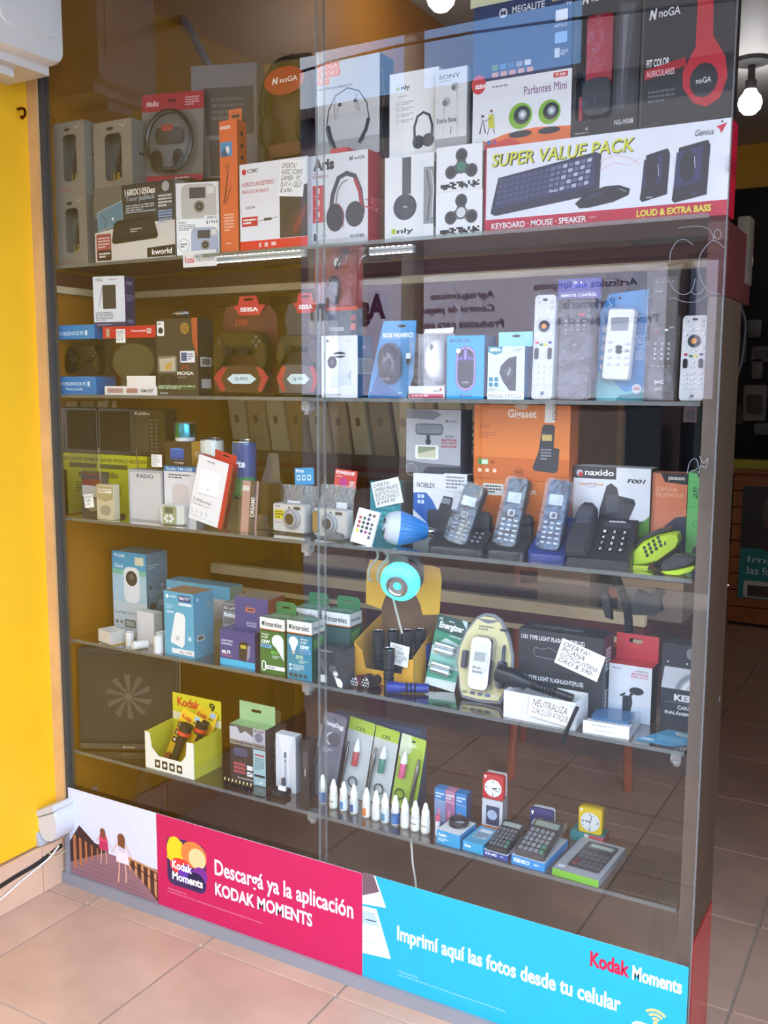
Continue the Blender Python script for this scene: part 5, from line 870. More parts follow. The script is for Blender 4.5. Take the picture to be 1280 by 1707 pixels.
# power bank carton leaning on its edge
p = carton('power_bank_box','white and red power bank box standing tilted on the middle shelf','box',(338,884),(386,886),772,y=.03,zb=Z3,depth=.022,front='#e6e4e2',side='#b81e22',topc='#c8262a')
p.o.matrix_world = Matrix.Translation((at(314,872,.036).x,.036,Z3+.001+(p.w+.016)*math.sin(math.radians(14)))) @ Matrix.Rotation(math.radians(14),4,'Y') @ Matrix.Rotation(math.radians(4),4,'Z')
MB('#b81e22').box(p.w,.0,0,p.w+.012,.022,p.h).build('red_spine','card',p.o,0); MB('#b81e22').plate([(p.w*.45,p.h),(p.w+.012,p.h),(p.w+.012,p.h+.022),(p.w*.40,p.h+.022)],.01,.011,[rrect(p.w*.68,p.h+.012,p.w*.9,p.h+.016,.002)]).build('hang_tab','card',p.o,0)
a = front(p); a.T('mywigo',.30,.045,.56,.09,'#444'); a.rr(.16,.20,.80,.58,'#f2f2f2',.08); a.line([(.16,.58),(.80,.56)],.002,'#b8b8b8'); a.fine(.45,.47,.55,.5,1,'#888',2); a.T('5.000mAh',.06,.66,.66,.71,'#333',.0); a.T('PowerBank 3 en 1',.07,.73,.62,.76,'#777'); a.line([(.05,.93),(.8,.95)],.0008,'#888')
for k in range(4): a.line([(.08+.16*k,.84),(.10+.16*k,.90)],.003,'#c0c0c4')
MB().box(p.w+.012,-.002,0,p.w+.016,.03,p.h*.96).build('clear_sleeve','bag',p.o,0)
# drink-can speakers
def can(lab, px, y, z, art, base, r=.031, h=.115):
    t = empty('can_speaker',lab,'speaker',Matrix.Translation((at(px,800,y).x,y,z)),'drink can shaped speakers')
    MB(base).lathe([(0,0),(r*.8,0),(r,.006),(r,h-.012),(r*.96,h-.006)],28).build('body','gloss',t); MB('#c8ccd0').lathe([(r*.96,h-.006),(r*.97,h-.003),(r*.86,h),(r*.8,h-.004),(0,h-.004)],28).build('rim','metal',t)
    A = Art(t,(0,0,0),(2*r*math.pi/2,0,0),(0,0,h),(0,-1,0),'can_print'); A.mapf = lambda u, v, l: Vector((math.sin((u-.5)*math.pi)*(r+.0002+l), -math.cos((u-.5)*math.pi)*(r+.0002+l), .006+(h-.018)*(1-v)))
    art(A)
def strip(A, u0, v0, u1, v1, c, n=10):
    for k in range(n): A.rect(u0+(u1-u0)*k/n,v0,u0+(u1-u0)*(k+1)/n,v1,c); A.L -= 1
    A.L += 1
def heine(A):
    [strip(A,.02+.04*k,.62-.5*math.sqrt(max(0,1-((.04+.04*k-.2)/.3)**2)),.06+.04*k,1,'#1d6b38',1) for k in range(11)]; A.poly([(.32+.07*math.cos(math.radians(90+k*36))*(1 if k % 2 else .42),.20+.05*math.sin(math.radians(90+k*36))*(1 if k % 2 else .42)) for k in range(10)],'#c8202a'); A.T('Heineken',.10,.38,.62,.5,'#f0f2ec',.02,0,-90)
def sprite(A):
    strip(A,.0,.0,1,.62,'#2a4a86'); strip(A,0,.62,1,1,'#1f8a4a'); A.ell(.36,.24,.12,.07,'#d8d83a'); A.ell(.34,.23,.06,.04,'#8ac83a'); A.T('Sprite',.22,.28,.72,.48,'#f2f4f6',.03,.1); A.ell(.45,.85,.16,.04,'#d8e8d8')
cp = carton('plain_carton','small plain carton under the drink can speakers','box',(334,858),(424,866),828,y=.10,zb=Z3,depth=.07,front='#7a6a50')
can('white and green beer can speaker behind the power bank box',354,.13,cp.top+.0005,heine,'#d8d8cc',h=.150); can('blue and green soft drink can speaker right of the power bank box',408,.135,cp.top+.0005,sprite,'#2a4a86',h=.148)
# brown phone holder, clear stands
t = empty('phone_holder','brown bottle-shaped card phone holder','phone holder',frame(Vector((at(424,872,.118).x,.118,Z3)),(1,.05,0),5) @ Matrix.Scale(1.22,4))
MB().plate([(0,0),(.068,0),(.066,.085),(.058,.098),(.054,.125),(.052,.148),(.047,.156),(.030,.156),(.025,.148),(.021,.125),(.012,.098),(.001,.085)],.0,.003).build('back_plate','acrylic',t,0)
MB('#4a3820').slab(.004,.012,.064,.094,-.006,-.001,.003).build('dummy_phone','gloss',t); MB('#7a6238').slab(.0,0,.04,.030,-.014,-.010,.004).box(0,-.012,0,.068,.0,.002).build('front_lip','acrylic',t)
p = carton('earphone_pack','small clear pack with dark printed strip behind the power bank box','blister pack',(398,880),(424,884),800,y=.045,zb=Z3,depth=.018,lean=6,body=False); MB('#b88a84').box(0,.006,0,p.w,.008,p.h).build('backing_card','card',p.o,0); MB().slab(0,0,p.w,p.h,-.008,.010,.003,ch=.003).build('clear_shell','bag',p.o); a = Art(p.o,(0,.006,0),(p.w,0,0),(0,0,p.h),(0,-1,0)); a.rect(.5,0,.9,1,'#3a3434'); a.T('DREAMS',.2,.45,1.2,.55,'#e8e4e0',.02,0,-90); a.rect(.0,.1,.45,.2,'#d8d4cc')
# cameras
def camera(lab, A, B, top, y, lensu, extra, rz=-4, lean=0):
    p = carton('digital_camera',lab,'camera',A,B,top,y=y,zb=Z3+.004,depth=.024,rz=rz,lean=lean,body=False,group='silver digital cameras'); w, h = p.w, p.h
    MB('#c9c7c2').slab(0,0,w,h,0,.024,.006,ch=.003).build('body','plastic',p.o)
    L = Matrix.Translation((w*lensu,0,h*.5)) @ Matrix.Rotation(math.pi/2,4,'X')
    MB('#a6a6a8').lathe([(h*.36,0),(h*.36,.006),(h*.32,.008),(h*.30,.006),(h*.26,.006),(h*.26,.011),(h*.20,.012)],26,M=L).build('lens_ring','plastic',p.o); MB('#3b3630').lathe([(0,.010),(h*.20,.010),(h*.20,.0121)],22,M=L).build('lens','gloss',p.o); MB('#1a1815').lathe([(0,.0108),(h*.1,.0108)],16,M=L).build('lens_glass','gloss',p.o)
    MB('#4a4a4c').box(w*.66,-.0008,h*.82,w*.86,.001,h*.93).build('flash_window','gloss',p.o,0); MB('#4a4a4c').plate(ellp(w*.52,h*.88,.0026,.0026,10),-.0008,.001).build('finder','gloss',p.o,0)
    extra(p); return p
def ex1(p):
    a = front(p); a.rect(.05,.22,.36,.56,'#d8c832'); a.fine(.07,.25,.34,.54,3,'#6a5a1a',3); a.T('SONY',.07,.06,.25,.13,'#444',.03); a.T('Cyber-shot',.05,.64,.28,.72,'#a04a44')
def ex2(p):
    MB('#aaa8a4').slab(-.002,p.h*.1,p.w*.16,p.h*.9,-.004,.02,.006,ch=.003).build('grip','metal',p.o); MB('#2a2a2c').plate(ellp(p.w*.70,p.h*.16,.004,.004,12),-.001,.001).build('sensor','gloss',p.o,0)
camera('silver digital camera with yellow label left of the pane seam',(455,884),(508,885),838,.085,.62,ex1)
camera('silver digital camera with a big lens at the pane seam',(523,886),(578,890),846,.075,.50,ex2,rz=-8)
for i, (A, B, top, y, lab) in enumerate((((461,880),(524,884),806,.125,'bubble wrap pouch with small white tag behind the yellow-labelled camera'),((531,884),(586,892),806,.125,'bubble wrap pouch with small white tag behind the big-lens camera'))):
    p = carton('bubble_wrap_pouch',lab,'pouch',A,B,top,y=y,zb=Z3,depth=.02,lean=6,body=False,group='bubble wrap pouches'); b = MB()
    n = 9; R = random.Random(i); vs = [(p.w*(.5+(c/n-.5)*(1.05+.05*R.uniform(-1,1))),-.008-.006*R.random()+.016*(r/n),p.h*r/n) for r in range(n+1) for c in range(n+1)]
    b.add(vs,[(r*(n+1)+c,r*(n+1)+c+1,(r+1)*(n+1)+c+1,(r+1)*(n+1)+c) for r in range(n) for c in range(n)]); b.build('wrap','bubble',p.o,60); MB('#e4e4e6').box(p.w*(.35 if i == 0 else .6),-.016,p.h*.30,p.w*(.68 if i == 0 else .92),-.0145,p.h*.66).build('paper_tag','card',p.o,0)
for lab, px, c, txt, y, wd, hh, tl in (('small blue memory card packet standing behind the yellow-labelled camera',(507,794),'#2a9ad0','Pro',.15,.056,.042,-4),('small red memory chip packet standing behind the big-lens camera',(576,798),'#d84a3e','POWERCHIP',.15,.062,.042,4)):
    q = at(px[0],px[1],y); o = MB(c).box(-wd/2,0,-hh/2,wd/2,.002,hh/2).box(-wd*.4,.0005,-(q.z-Z3-.003),wd*.4,.0015,-hh/2,'#3a4a52').build('card_packet','card',smooth=0); o.matrix_world = frame(Vector((q.x,y,q.z)),(1,0,0),4) @ Matrix.Rotation(math.radians(tl),4,'Y'); tag(o,lab,'packet','memory card packets')
    k = Z3-(q.z-.115); o.matrix_world = Matrix.Translation((0,0,0)) @ o.matrix_world
    a = Art(o,(-wd/2,0,-hh/2),(wd,0,0),(0,0,hh),(0,-1,0)); a.T(txt,.06,.08,.9 if txt != 'Pro' else .5,.28,'#fff',.03)
    if txt == 'Pro':
        for j in range(3): a.rr(.10+.28*j,.42,.30+.28*j,.74,'#d0ecf8',.15); a.rect(.14+.28*j,.5,.26+.28*j,.66,'#2a9ad0')
    else: a.ell(.42,.72,.18,None,'#c83a8a'); a.fine(.1,.38,.5,.44,1,'#fff',2); a.fine(.7,.6,.95,.9,3,'#fff',3)
# round cable coil by the seam
o = MB('#7d7a76').tube([(.022*math.cos(t*.35),.018*math.sin(t*.35)*.8,.004+.0012*t/6) for t in range(60)],.0016,5).build('cable_coil','rubber'); q = atz(552,904,Z3); o.location = (q.x,max(q.y,.045),Z3+.0005); tag(o,'grey cable coil lying below the big-lens camera','cable')
# colour remote
p = carton('lamp_remote','thin white remote with rows of coloured round buttons','remote control',(583,900),(619,907),848,y=.032,zb=Z3,depth=.006,lean=14,body=False); p.o.matrix_world = Matrix.Translation((0,0,.0065)) @ p.o.matrix_world @ Matrix.Rotation(math.radians(9),4,'Y'); w, h = p.w, p.h
MB('#eceef0').slab(0,0,w,h,0,.006,.003,ch=.001).build('body','plastic',p.o); cols = ['#e8ecee','#e4e6ea','#4a4a52','#7a5a4a','#c05a62','#4a6a62','#3a4a6a','#e8e8ec','#b8423e','#2f5a4a','#3a3a42','#6a6a72','#b8524a','#3a5a52','#2a2a32','#6a7272','#e2cc3a','#3a3a42','#a84a8a','#6a6a6a','#e8ecee','#e4e6ea','#e8e8ec','#5a5a62']
for k, c in enumerate(cols): MB(c).plate(ellp(w*(.2+.2*(k % 4)),h*(.86-.125*(k//4)),w*.066,w*.066,12),-.0012,.001,ch=.0004).build('button','rubber',p.o,50)
# bulb box, note, blue speaker bulb
bb = carton('bulb_box','teal speaker bulb box behind the blue bulb','box',(617,905),(668,905),802,y=.13,zb=Z3,depth=.06,front='#178a9a',side='#1a2a3a',topc='#0f6a7a'); a = front(bb); a.fine(.2,.3,.8,.8,5,'#4ab0bc',4)
note('price note offering a speaker lamp above the blue bulb',['OFERTA!','LAMPARA PARLANTE','BLUETOOTH C/LUZ','COLOR·CONTROL R.','$ 649,90'],(645,821),.075,.06,.1245,tilt=-14)
t = empty('speaker_bulb','blue ribbed speaker light bulb lying on the middle shelf','bulb',Matrix.Translation((at(668,880,.066).x,.066,Z3+.040)) @ Vector((-.80,-.55,.12)).to_track_quat('Z','Y').to_matrix().to_4x4())
MB('#1f86d6').lathe([(0.012,-.062),(.016,-.060),(.022,-.045),(.030,-.025),(.0375,0),(.0385,.006)],36).build('housing','plastic',t)
for k in range(24): a_ = 2*math.pi*k/24; MB('#1a78c4').tube([(.0165*math.cos(a_),.0165*math.sin(a_),-.058),(.0305*math.cos(a_),.0305*math.sin(a_),-.024),(.0385*math.cos(a_),.0385*math.sin(a_),.004)],.0012,4).build('rib','plastic',t)
MB('#c9d2e4').lathe([(.038,.006),(.0375,.015),(.033,.028),(.026,.035),(.021,.037)],30).build('diffuser','milk',t); MB('#8a929c').lathe([(.021,.037),(.021,.039),(.018,.0395),(.016,.036),(0,.034)],24).build('speaker_grille','metal',t); MB('#b8b8b8').lathe([(0,-.088),(.010,-.086),(.012,-.066),(.012,-.062)],16).build('screw_cap','metal',t)
# phone boxes
nb = carton('phone_box','white and blue cordless phone box','box',(688,903),(776,903),788,y=.125,zb=Z3,depth=.055,front='#e4e6ea',side='#5a626e',topc='#cfd2d8'); a = front(nb); a.poly([(0,.28),(.25,.27),(.36,.36),(.5,.56),(.68,.82),(.72,1),(.5,1),(.30,.72),(0,.52)],'#2a62b0'); a.T('NOBLEX',.07,.13,.42,.20,'#33353a',.01); a.fine(.08,.86,.22,.88,1,'#555',2)
for k in range(4): a.rect(.09+.07*(k % 2),.30+.08*(k//2),.14+.07*(k % 2),.35+.08*(k//2),'#cfe0f4')
a.rr(.28,.50,.62,.78,'#33363e',.15); a.poly([(.48,.5),(.58,.30),(.76,.32),(.66,.8),(.46,.76)],'#2b2e36'); a.poly([(.56,.32),(.72,.34),(.70,.42),(.54,.40)],'#8a929c')
o = MB('#e6e8ea').box(-.028,0,-.02,.028,.0006,.02).build('paper_label','matte',smooth=0); q = at(758,805,.12); o.location = (q.x,.1235,q.z); tag(o,'small white handwritten label taped on the white and blue phone box','label'); Art(o,(-.028,0,-.02),(.056,0,0),(0,0,.04),(0,-1,0)).fine(.08,.12,.9,.88,4,'#8a8c92',3)
g1_ = carton('phone_box','orange cordless phone box, lower of two','box',(788,925),(946,930),797,y=.12,zb=Z3,depth=.055,front='#d8742c',side='#b85a22',topc='#c8682a',group='orange cordless phone boxes'); a = front(g1_); a.T('Gigaset',.38,.10,.66,.20,'#f4e4d4',.02); a.rect(.10,.06,.32,.22,'#e2e2dc'); a.fine(.12,.08,.30,.2,3,'#444',3); a.rect(.46,.03,.55,.16,'#e2e2dc'); a.fine(.47,.04,.54,.15,3,'#555',4)
g2_ = carton('phone_box','orange cordless phone box with handset picture, upper of two','box',(789,795),(948,795),674,y=.12,zb=g1_.top+.0005,depth=.055,front='#dc7a30',side='#b85a22',topc='#c8682a',group='orange cordless phone boxes')
a = front(g2_); a.rect(0,.70,1,1,'#c8641e'); a.T('Gigaset',.36,.06,.66,.20,'#f8ece0',.02); a.T('A120',.06,.26,.17,.32,'#a8541c'); a.fine(.05,.36,.24,.46,3,'#b8621f',3); a.rect(.05,.73,.16,.81,'#4a8a4a'); a.rect(.09,.74,.155,.80,'#cfe0c4'); a.rect(.18,.75,.23,.79,'#9a4a1a')
for k in range(3): a.rr(.05+.08*k,.86,.09+.08*k,.91,'#f0d4b8',.3)
a.ring(.49,.89,.045,.001,'#7a3a14'); a.T('MADE IN',.455,.865,.525,.885,'#7a3a14'); a.T('GERMANY',.45,.89,.53,.91,'#7a3a14')
a.poly([(.72,.28),(.74,.25),(.83,.25),(.85,.28),(.84,.55),(.90,.56),(.89,.84),(.86,.88),(.65,.86),(.63,.82),(.69,.60)],'#2b2f38'); a.rect(.72,.38,.82,.46,'#c9b06a'); a.fine(.71,.56,.82,.72,4,'#8a8e98',4); a.ell(.5,.02,.07,.04,'#d0b8a4')
o = MB('#e8e6e2').box(-.011,0,-.026,.011,.0006,.026).build('paper_label','matte',smooth=0); q = at(917,684,.12); o.location = (q.x,.119,q.z); tag(o,'white vertical paper label on the upper orange phone box','label'); Art(o,(-.011,0,-.026),(.022,0,0),(0,0,.052),(0,-1,0)).T('ETERCOM',.1,.4,1.9,.6,'#444',.0,0,-90)
mm = carton('phone_mount_box','grey car mirror phone mount box','box',(677,788),(767,787),682,y=.13,zb=nb.top+.0005,depth=.06,front='#a8abb2',side='#4b4852',topc='#5a5a62'); a = front(mm); a.poly([(.0,.0),(.55,.02),(.65,.08),(.5,.16),(0,.14)],'#6e7078'); a.noga(.72,.15,.93,.20,'#444'); a.rr(.17,.22,.68,.40,'#55585e',.3); a.rr(.19,.24,.66,.37,'#7a7e86',.3); a.rect(.38,.40,.44,.55,'#2a2b30'); a.ell(.41,.5,.05,None,'#2a2b30'); a.rr(.17,.56,.60,.78,'#eceef0',.15); a.rect(.22,.58,.55,.76,'#8a9478'); a.poly([(.22,.7),(.55,.62),(.55,.76),(.22,.76)],'#c9c8a8'); a.T('SOPORTE DE',.72,.40,.88,.43,'#444'); a.T('SMARTPHONE',.65,.45,.93,.49,'#b83a4a'); a.T('PARA ESPEJO',.65,.50,.93,.54,'#b83a4a'); a.T('RETROVISOR',.65,.55,.93,.59,'#b83a4a'); a.poly([(0,.80),(.3,.84),(1,.86),(1,1),(0,1)],'#6a6c74'); a.poly([(.4,.9),(1,.88),(1,1),(.3,1)],'#3c3e46'); a.ring(.1,.95,.1,.001,'#aaa')
rside(mm).T('MB25XXX',.2,.45,2.0,.62,'#24222a',.0,.2,-90)
mm.o.location.y += .0
# cordless phones in cradles
def cordless(lab, A, B, y, base, hcol, hs, rz=0, keycol='#c8ccd4', wrap=True, dz=.05, hw=.047, hh=.15, tilt=4, pad=False):
    a0 = at(A[0],A[1],y); b0 = at(B[0],B[1],y); W_ = b0.x-a0.x
    t = empty('cordless_phone',lab,'telephone',frame(Vector((a0.x,y,Z3)),(math.cos(math.radians(rz)),math.sin(math.radians(rz)),0)),'cordless phones in cradles')
    b = MB(base); D_ = .07
    # wedge cradle with rounded outline in plan
    out = rrect(0,0,W_,D_,.014,4)
    def hz(y_): return .012+.040*(y_/D_)
    n = len(out); vs = [(x,yy,0) for x,yy in out]+[(x,yy,hz(yy)) for x,yy in out]+[(W_/2+(x-W_/2)*.93,D_/2+(yy-D_/2)*.93,hz(yy)+.003) for x,yy in out]
    b.add(vs,[tuple(reversed(range(n)))]+[(i,(i+1) % n,n+(i+1) % n,n+i) for i in range(n)]+[(n+i,n+(i+1) % n,2*n+(i+1) % n,2*n+i) for i in range(n)]+[tuple(range(2*n,3*n))]).build('cradle','plastic',t,40)
    back = MB(base).slab(W_*.16,.03,W_*.98,.088,.050,.062,.014,ch=.004).build('cradle_back','plastic',t)
    H_ = Matrix.Translation((W_*hs,.012,.020)) @ Matrix.Rotation(math.radians(-16),4,'X') @ Matrix.Rotation(math.radians(tilt),4,'Y')
    MB(hcol).slab(-hw/2,0,hw/2,hh,-.004,.018,.010,ch=.005,M=H_).build('handset','plastic',t)
    MB('#b9c2c6').slab(-hw*.32,hh*.64,hw*.32,hh*.79,-.0052,-.003,.003,M=H_).build('display','gloss',t); MB('#55585f').slab(-hw*.2,hh*.91,hw*.2,hh*.94,-.005,-.003,.003,M=H_).build('earpiece','rubber',t)
    MB(keycol).plate(rrect(-hw*.16,hh*.45,hw*.16,hh*.54,.003),-.0052,-.003,[rrect(-hw*.10,hh*.465,hw*.10,hh*.525,.002)],M=H_).build('navigation_key','rubber',t,0)
    for r in range(5):
        for c in range(3): MB(keycol).slab((-.30+.3*c-.09)*hw,hh*(.10+.07*r),(-.30+.3*c+.09)*hw,hh*(.125+.07*r),-.0054,-.003,.0015,M=H_).build('key','rubber',t)
    if pad:
        for r in range(4):
            for c in range(3): MB('#9a9ca2').slab(W_*(.66+.10*c)-.003,0,W_*(.66+.10*c)+.003,.004,-.0015,.001,.001,M=Matrix.Translation((0,.020+.012*r,hz(.020+.012*r)+.004)) @ Matrix.Rotation(math.radians(-60),4,'X')).build('base_key','rubber',t)
    if wrap:
        MB().slab(-hw*.62,-.0,hw*.62,hh*1.03,-.012,.022,.014,ch=.006,M=H_).build('clear_bag','bag',t)
    return t
cordless('wide black answering cordless phone in front of the white and blue box',(710,925),(802,929),.03,'#26282d','#2b2d33',.50,keycol='#8a8d94',tilt=12,pad=True,hh=.135,hw=.05)
cordless('black cordless phone in a clear bag before the orange box',(806,926),(872,930),.045,'#2a2b30','#33353c',.48,tilt=5)
cordless('blue cordless phone in a clear bag before the orange box',(876,930),(944,935),.05,'#26377c','#37405e',.50,tilt=3)
# desk phone and its box
nx = carton('desk_phone_box','white desk telephone box with black phone picture','box',(952,935),(1079,945),776,y=.14,zb=Z3,depth=.055,front='#d8dbe2',side='#3b4a2a',topc='#c9ccd2')
a = front(nx); a.rect(0,0,.56,.13,'#33343a'); a.ell(.08,.075,.045,None,'#b8b8be'); a.ell(.095,.09,.03,None,'#c02a3a'); a.T('naxido',.15,.03,.53,.095,'#f0f0f2',.02); a.T('F001',.70,.115,.94,.16,'#2a2a30',.03,.25); a.T('Caller ID Phone',.06,.175,.40,.205,'#d88a2a',.02,.2); a.ring(.23,.205,.06,.001,'#5a7ab8',rv=.02)
a.poly([(.36,.45),(.44,.20),(.50,.17),(.58,.22),(.60,.30),(.80,.33),(.82,.38),(.72,.60),(.95,.55),(1,.5),(1,1),(.3,1)],'#3a3c44'); a.poly([(.44,.30),(.60,.28),(.60,.46),(.44,.50)],'#4c4e58'); a.poly([(.85,.62),(1,.5),(1,.85),(.85,.85)],'#4a8a2a')
t = empty('desk_phone','black corded desk telephone standing before its white box','telephone',frame(Vector((at(942,938,.035).x,.035,Z3)),(1,.06,0)))
W_, D_ = .128, .085; vs = [(0,0,0),(W_,0,0),(W_,D_,0),(0,D_,0),(.004,.002,.016),(W_-.004,.002,.016),(W_-.002,D_,.088),(.002,D_,.088)]
MB('#24262b').add(vs,[(0,3,2,1),(0,1,5,4),(1,2,6,5),(2,3,7,6),(3,0,4,7),(4,5,6,7)]).build('base','plastic',t,0)
S_ = Matrix.Translation((0,.002,.016)) @ Matrix.Rotation(-math.atan2(.083,.072),4,'X'); HL = math.hypot(.083,.072)
MB('#33353d').plate([(.002,.0),(.042,.0),(.046,.02),(.044,.085),(.042,.12),(.032,.132),(.012,.132),(.004,.12),(.0,.085),(-.002,.02)],-.026,-.004,ch=.008,M=S_).build('handset','plastic',t); MB('#4a4c58').slab(.008,.070,.036,.118,-.0268,-.0255,.004,M=S_).build('handset_label','card',t)
MB('#3b3d45').slab(.056,HL*.78,.116,HL*.92,-.002,.001,.002,M=S_).build('display','gloss',t)
for r in range(4):
    for c in range(3): k = MB('#16171a').slab(.058+.020*c,.022+.0155*r,.071+.020*c,.031+.0155*r,-.003,.001,.003,M=S_).build('key','rubber',t)
a = Art(t,S_ @ Vector((.05,-.0032,0)),S_.to_3x3() @ Vector((.075,0,0)),S_.to_3x3() @ Vector((0,0,HL)),S_.to_3x3() @ Vector((0,-1,0)),'key_print')
for r in range(4):
    for c in range(3): u = .11+.267*c+.05; v = 1-(.022+.0155*r)/HL; a.T('123456789*0#'[(3-r)*3+c],u,v-.07,u+.07,v-.01,'#e8e8ec',.02); a.L -= 1
a.T('naxido',.25,.06,.7,.11,'#d8d8dc',.03)
# trimline phones and their boxes
for lab, A, B, top, fr, sd, txt in (('salmon slimline telephone box','x',0,0,0,0,0),):
    pass
s1 = carton('slim_phone_box','salmon slimline telephone box','box',(1082,935),(1140,940),787,y=.15,zb=Z3,depth=.045,front='#d9805e',side='#2b2f3a',topc='#c87252',group='slimline telephone boxes'); a = front(s1); a.poly([(0,0),(1,0),(1,.12),(.36,.10),(.24,.01)],'#2b2c30'); a.T('panacom',.46,.04,.92,.085,'#e8e8ea',.02); a.T('SLIMLINE',.10,.155,.72,.20,'#e8b08a',.02); a.T('TELEPHONE',.10,.215,.90,.26,'#e8b08a',.02); a.poly([(.3,.62),(.7,.48),(1,.46),(1,1),(.2,1)],'#26304a')
s2 = carton('slim_phone_box','light green slimline telephone box cut by the end board','box',(1141,940),(1200,946),787,y=.15,zb=Z3,depth=.045,front='#66c06a',side='#2b4a2e',topc='#58b05c',group='slimline telephone boxes'); a = front(s2); a.poly([(.08,0),(1,0),(1,.12),(.36,.10),(.24,.01)],'#2b2c30'); a.T('panacom',.46,.04,.92,.085,'#e8e8ea',.02); a.T('SLIMLINE',.14,.155,.76,.21,'#1f3a22',.02); a.T('TELEPHONE',.14,.225,.94,.275,'#1f3a22',.02); a.rect(.1,.36,1,.365,'#4aa04e'); a.ring(.28,.55,.10,.002,'#4aa04e'); a.poly([(.2,.8),(1,.6),(1,1),(.2,1)],'#26304a')
t = empty('trimline_phone','lime green trimline handset lying face up with round keys','telephone',frame(Vector((at(1047,945,.085).x,.085,Z3)),(1,.12,0)))
MB('#b8d82a').plate([(.0,.010),(.004,.0),(.030,.004),(.055,.010),(.092,.042),(.098,.058),(.094,.072),(.078,.074),(.052,.066),(.026,.052),(.008,.034)],.0,.04,ch=.008).build('handset','gloss',t); MB('#2b2d33').plate([(.002,.034),(.026,.060),(.054,.076),(.08,.083),(.082,.077),(.054,.068),(.028,.054),(.006,.030)],.004,.036,ch=.003).build('back_shell','plastic',t)
for r in range(4):
    for c in range(3): MB('#3a3f34').plate(ellp(.030+.0085*r+.003*c,.030+.0072*r-.0075*c+.010,.0032,.0038,10),-.0015,.002,ch=.0006).build('key','rubber',t,50)
MB('#20221f').slab(.068,.048,.071,.055,-.0008,.002,.0005).build('hook_slot','rubber',t)
MB('#c8e03a').slab(.006,-.000,.040,.004,-.01,.02,.002).build('lower_lip','gloss',t)
q = Vector((0,0,0)); MB('#1c1d20').tube([(.05+.0009*k,-.012+.006*math.cos(k*1.3),.010+.006*math.sin(k*1.3)) for k in range(56)],.0014,5).build('spiral_cord','rubber',t)
t = empty('trimline_phone','black and lime trimline phone on its cradle at the right end','telephone',frame(Vector((at(1100,950,.03).x,.03,Z3)),(1,.02,0)) @ Matrix.Scale(.68,4))
MB('#b4d428').plate([(.0,.008),(.014,.0),(.05,.0),(.085,.014),(.098,.030),(.09,.034),(.05,.020),(.02,.014)],.0,.05,ch=.006).build('cradle','gloss',t); MB('#2b2e36').plate([(.0,.020),(.006,.012),(.03,.014),(.075,.030),(.1,.048),(.098,.060),(.07,.062),(.03,.056),(.008,.038)],-.004,.046,ch=.010).build('handset','plastic',t)
# =====================================================================  SHELF 4 (adapters, bulbs, torches)
p = carton('camera_box','tall light blue day and night cloud camera box','box',(190,1038),(246,1044),918,y=.15,zb=Z4,depth=.085,front='#8ab4cc',side='#5e7f92',topc='#7a98a8')
a = front(p); a.rect(0,0,1,.22,'#3f9fc8'); a.rect(0,.22,1,.28,'#7ac0a0'); a.rect(0,.28,1,.62,'#a8cad8'); a.rect(0,.62,1,1,'#c2d0d6'); a.T('TP-LINK',.05,.03,.4,.07,'#dff0f8',.03); a.rr(.68,.05,.93,.15,'#d8d6b8',.1); a.T('Cloud',.06,.15,.32,.2,'#dff0f8',.02); a.rr(.34,.18,.80,.62,'#e4e8ea',.3); a.ell(.57,.32,.17,.095,'#3f3a38'); a.ell(.57,.30,.06,None,'#6a645e'); a.ring(.57,.30,.06,.001,'#9a948c'); a.T('Day/Night Cloud Camera',.06,.74,.94,.785,'#5a8298'); a.rr(.33,.84,.66,.94,'#4b5158',.2); a.rect(.36,.855,.63,.925,'#9aa8a0'); a.rr(.07,.86,.15,.9,'#777',.3); a.rr(.2,.86,.28,.9,'#777',.3); a.fine(.1,.95,.9,.98,1,'#8a9aa2',3)
a = rside(p); a.rect(.15,.62,.42,.70,'#3a4248'); a.rect(.55,.6,.85,.68,'#8aa0ac'); a.ell(.2,.42,.05,None,'#222'); a.ell(.75,.42,.08,None,'#8aa0ac'); a.fine(.1,.46,.9,.55,3,'#8aa0ac',2); a.rr(.25,.76,.4,.9,'#444c52',.2); a.fine(.1,.14,.6,.2,2,'#9ab4c0',5)
def wbox(lab, A, B, top, y, d, rz, col='#d3d1cc'):
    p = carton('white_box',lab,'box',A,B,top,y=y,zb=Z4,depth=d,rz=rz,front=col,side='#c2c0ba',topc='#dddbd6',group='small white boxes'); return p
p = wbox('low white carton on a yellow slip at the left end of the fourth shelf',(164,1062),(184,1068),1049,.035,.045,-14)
o = MB('#c8963c').box(-.04,-.025,0,.04,.025,.0008).build('yellow_slip','card',smooth=0); o.matrix_world = Matrix.Translation((at(188,1064,.05).x,.055,Z4+.0002)) @ Matrix.Rotation(math.radians(-20),4,'Z'); tag(o,'yellow paper slip under the low white carton','slip'); p.o.location.z += .0012
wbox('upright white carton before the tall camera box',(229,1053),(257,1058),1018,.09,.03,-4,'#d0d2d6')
def roll(lab, px, y, h, r, lie=False):
    q = at(px,1060,y); M = Matrix.Translation((q.x,y,Z4)) if not lie else Matrix.Translation((q.x,y,Z4+r)) @ Matrix.Rotation(math.radians(-30),4,'Z') @ Matrix.Rotation(math.radians(-90),4,'X')
    t = empty('film_roll',lab,'roll',M,'white paper rolls'); z0 = -h/2 if lie else 0
    MB('#dcdad6').lathe([(r*.55,z0+.002),(r*.6,z0),(r,z0),(r,z0+h),(r*.6,z0+h),(r*.55,z0+h-.002)],20).build('sleeve','card',t); MB('#8a6a4c').lathe([(0,z0+.003),(r*.55,z0+.002),(r*.55,z0+h-.002),(0,z0+h-.003)],16).build('core','wood',t)
